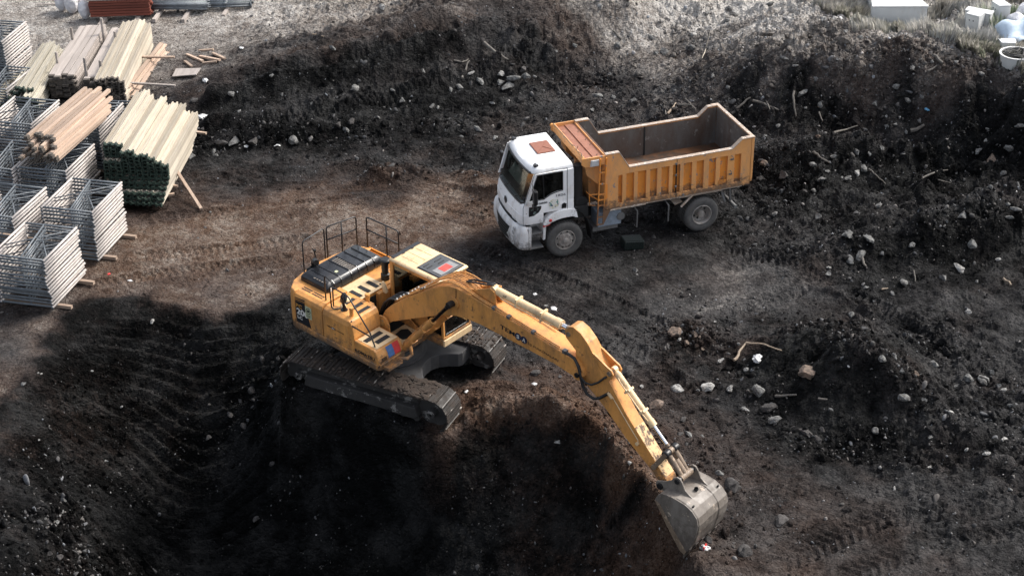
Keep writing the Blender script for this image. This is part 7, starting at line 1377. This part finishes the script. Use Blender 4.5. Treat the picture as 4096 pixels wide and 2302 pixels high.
wbox([(15.22, 48.25), (15.66, 48.18), (15.7, 48.55), (15.2, 48.6)], 2.62, 3.02, "white_box", "low white box behind the coiled hose tub", "box", None)
tub = empty("plastic_tub", (15.45, 47.35, 2.60), None, "white round tub holding a coil of dark hose", "tub"); mb = MB(); mb.lathe([(.38, 0), (.46, .10), (.50, .42), (.53, .44), (.53, .46), (.47, .46), (.44, .12), (.001, .12)], (0, 0, 0), 'z', 32); mb.build("shell", M_WBOX, tub, smooth=True)
mb = MB(); mb.tube([((.18 + .05 * sin(k * .9) + .012 * (k % 40) * .5) * cos(k * .35), (.18 + .05 * sin(k * .9) + .012 * (k % 40) * .5) * sin(k * .35), .36 + .05 * sin(k * .21) + .0012 * k) for k in range(120)], .016, 6); hc = mb.build("hose_coil", M_RUB, None, smooth=True); hc.location = (15.45, 47.35, 2.60); tag(hc, "dark hose coiled inside the white round tub", "hose")
q = Vector((16.35, 50.6, 2.2)); sack(q, (.35, .3, .45), "white sack beside the nearest white cabinet", "white sacks in the grass", 2); sack(q + Vector((.55, .6, 0)), (.4, .35, .55), "large white sack behind the other one in the grass", "white sacks in the grass", 4)
mb = MB(); V = []; nx_, ny_ = 14, 10
for i in range(nx_):
    for j in range(ny_): V.append((i * .12, j * .13, .12 * sin(i * .7) + .10 * sin(j * .9 + i * .3) + .05 * i))
mb.add(V, [(i * ny_ + j, (i + 1) * ny_ + j, (i + 1) * ny_ + j + 1, i * ny_ + j + 1) for i in range(nx_ - 1) for j in range(ny_ - 1)]); o = mb.build("tarpaulin", plain("pale_blue_tarpaulin", (.50, .60, .70), .5, var=.1), None, smooth=True); o.location = (15.75, 49.0, 2.45); o.rotation_euler = (.25, -.1, .2); md = o.modifiers.new("thick", 'SOLIDIFY'); md.thickness = .01; tag(o, "pale blue tarpaulin crumpled in the weeds at the picture edge", "tarpaulin")
# ---- split meshes of several loose pieces into one part each
def split_islands(o):
    me = o.data; nv_ = len(me.vertices); par = list(range(nv_))
    def find(a):
        while par[a] != a: par[a] = par[par[a]]; a = par[a]
        return a
    for e in me.edges: a, b_ = find(e.vertices[0]), find(e.vertices[1]); par[a] = b_
    isl = defaultdict(list)
    for i in range(nv_): isl[find(i)].append(i)
    if len(isl) < 2: return
    faces = defaultdict(list)
    for p in me.polygons: faces[find(p.vertices[0])].append(p)
    for k, (root, vi) in enumerate(isl.items()):
        mp = {v: i for i, v in enumerate(vi)}; nm = bpy.data.meshes.new(o.name); nm.from_pydata([tuple(me.vertices[v].co) for v in vi], [], [tuple(mp[v] for v in p.vertices) for p in faces[root]])
        for m_ in me.materials: nm.materials.append(m_)
        for p, q_ in zip(nm.polygons, faces[root]): p.use_smooth = q_.use_smooth; p.material_index = q_.material_index
        if k == 0: first = nm
        else:
            c = o.copy(); c.data = nm; COL.objects.link(c)
    o.data = first
SPLIT = ("hydraulic_hoses", "hatch_slots", "boom_bosses", "boom_pins", "bracket_pin", "arm_pins", "bucket_pins", "bucket_cylinder_lug", "cylinder_lug", "pipe_clamps", "filler_cap", "steel_pipes", "link_bosses", "wear_plates", "side_cutter", "drain_holes", "plate_knobs", "rollers", "step_treads", "wipers", "cab_seats", "lower_slots", "box_hooks", "canopy_loops", "wheel_nuts", "hand_holes", "guard_hanger", "handrail", "cab_pillars", "front_vents", "vent_slots", "tread_blocks_off", "canopy_bracket")
for o in list(bpy.data.objects):
    if o.type == 'MESH' and o.name.split(".")[0] in SPLIT: split_islands(o)
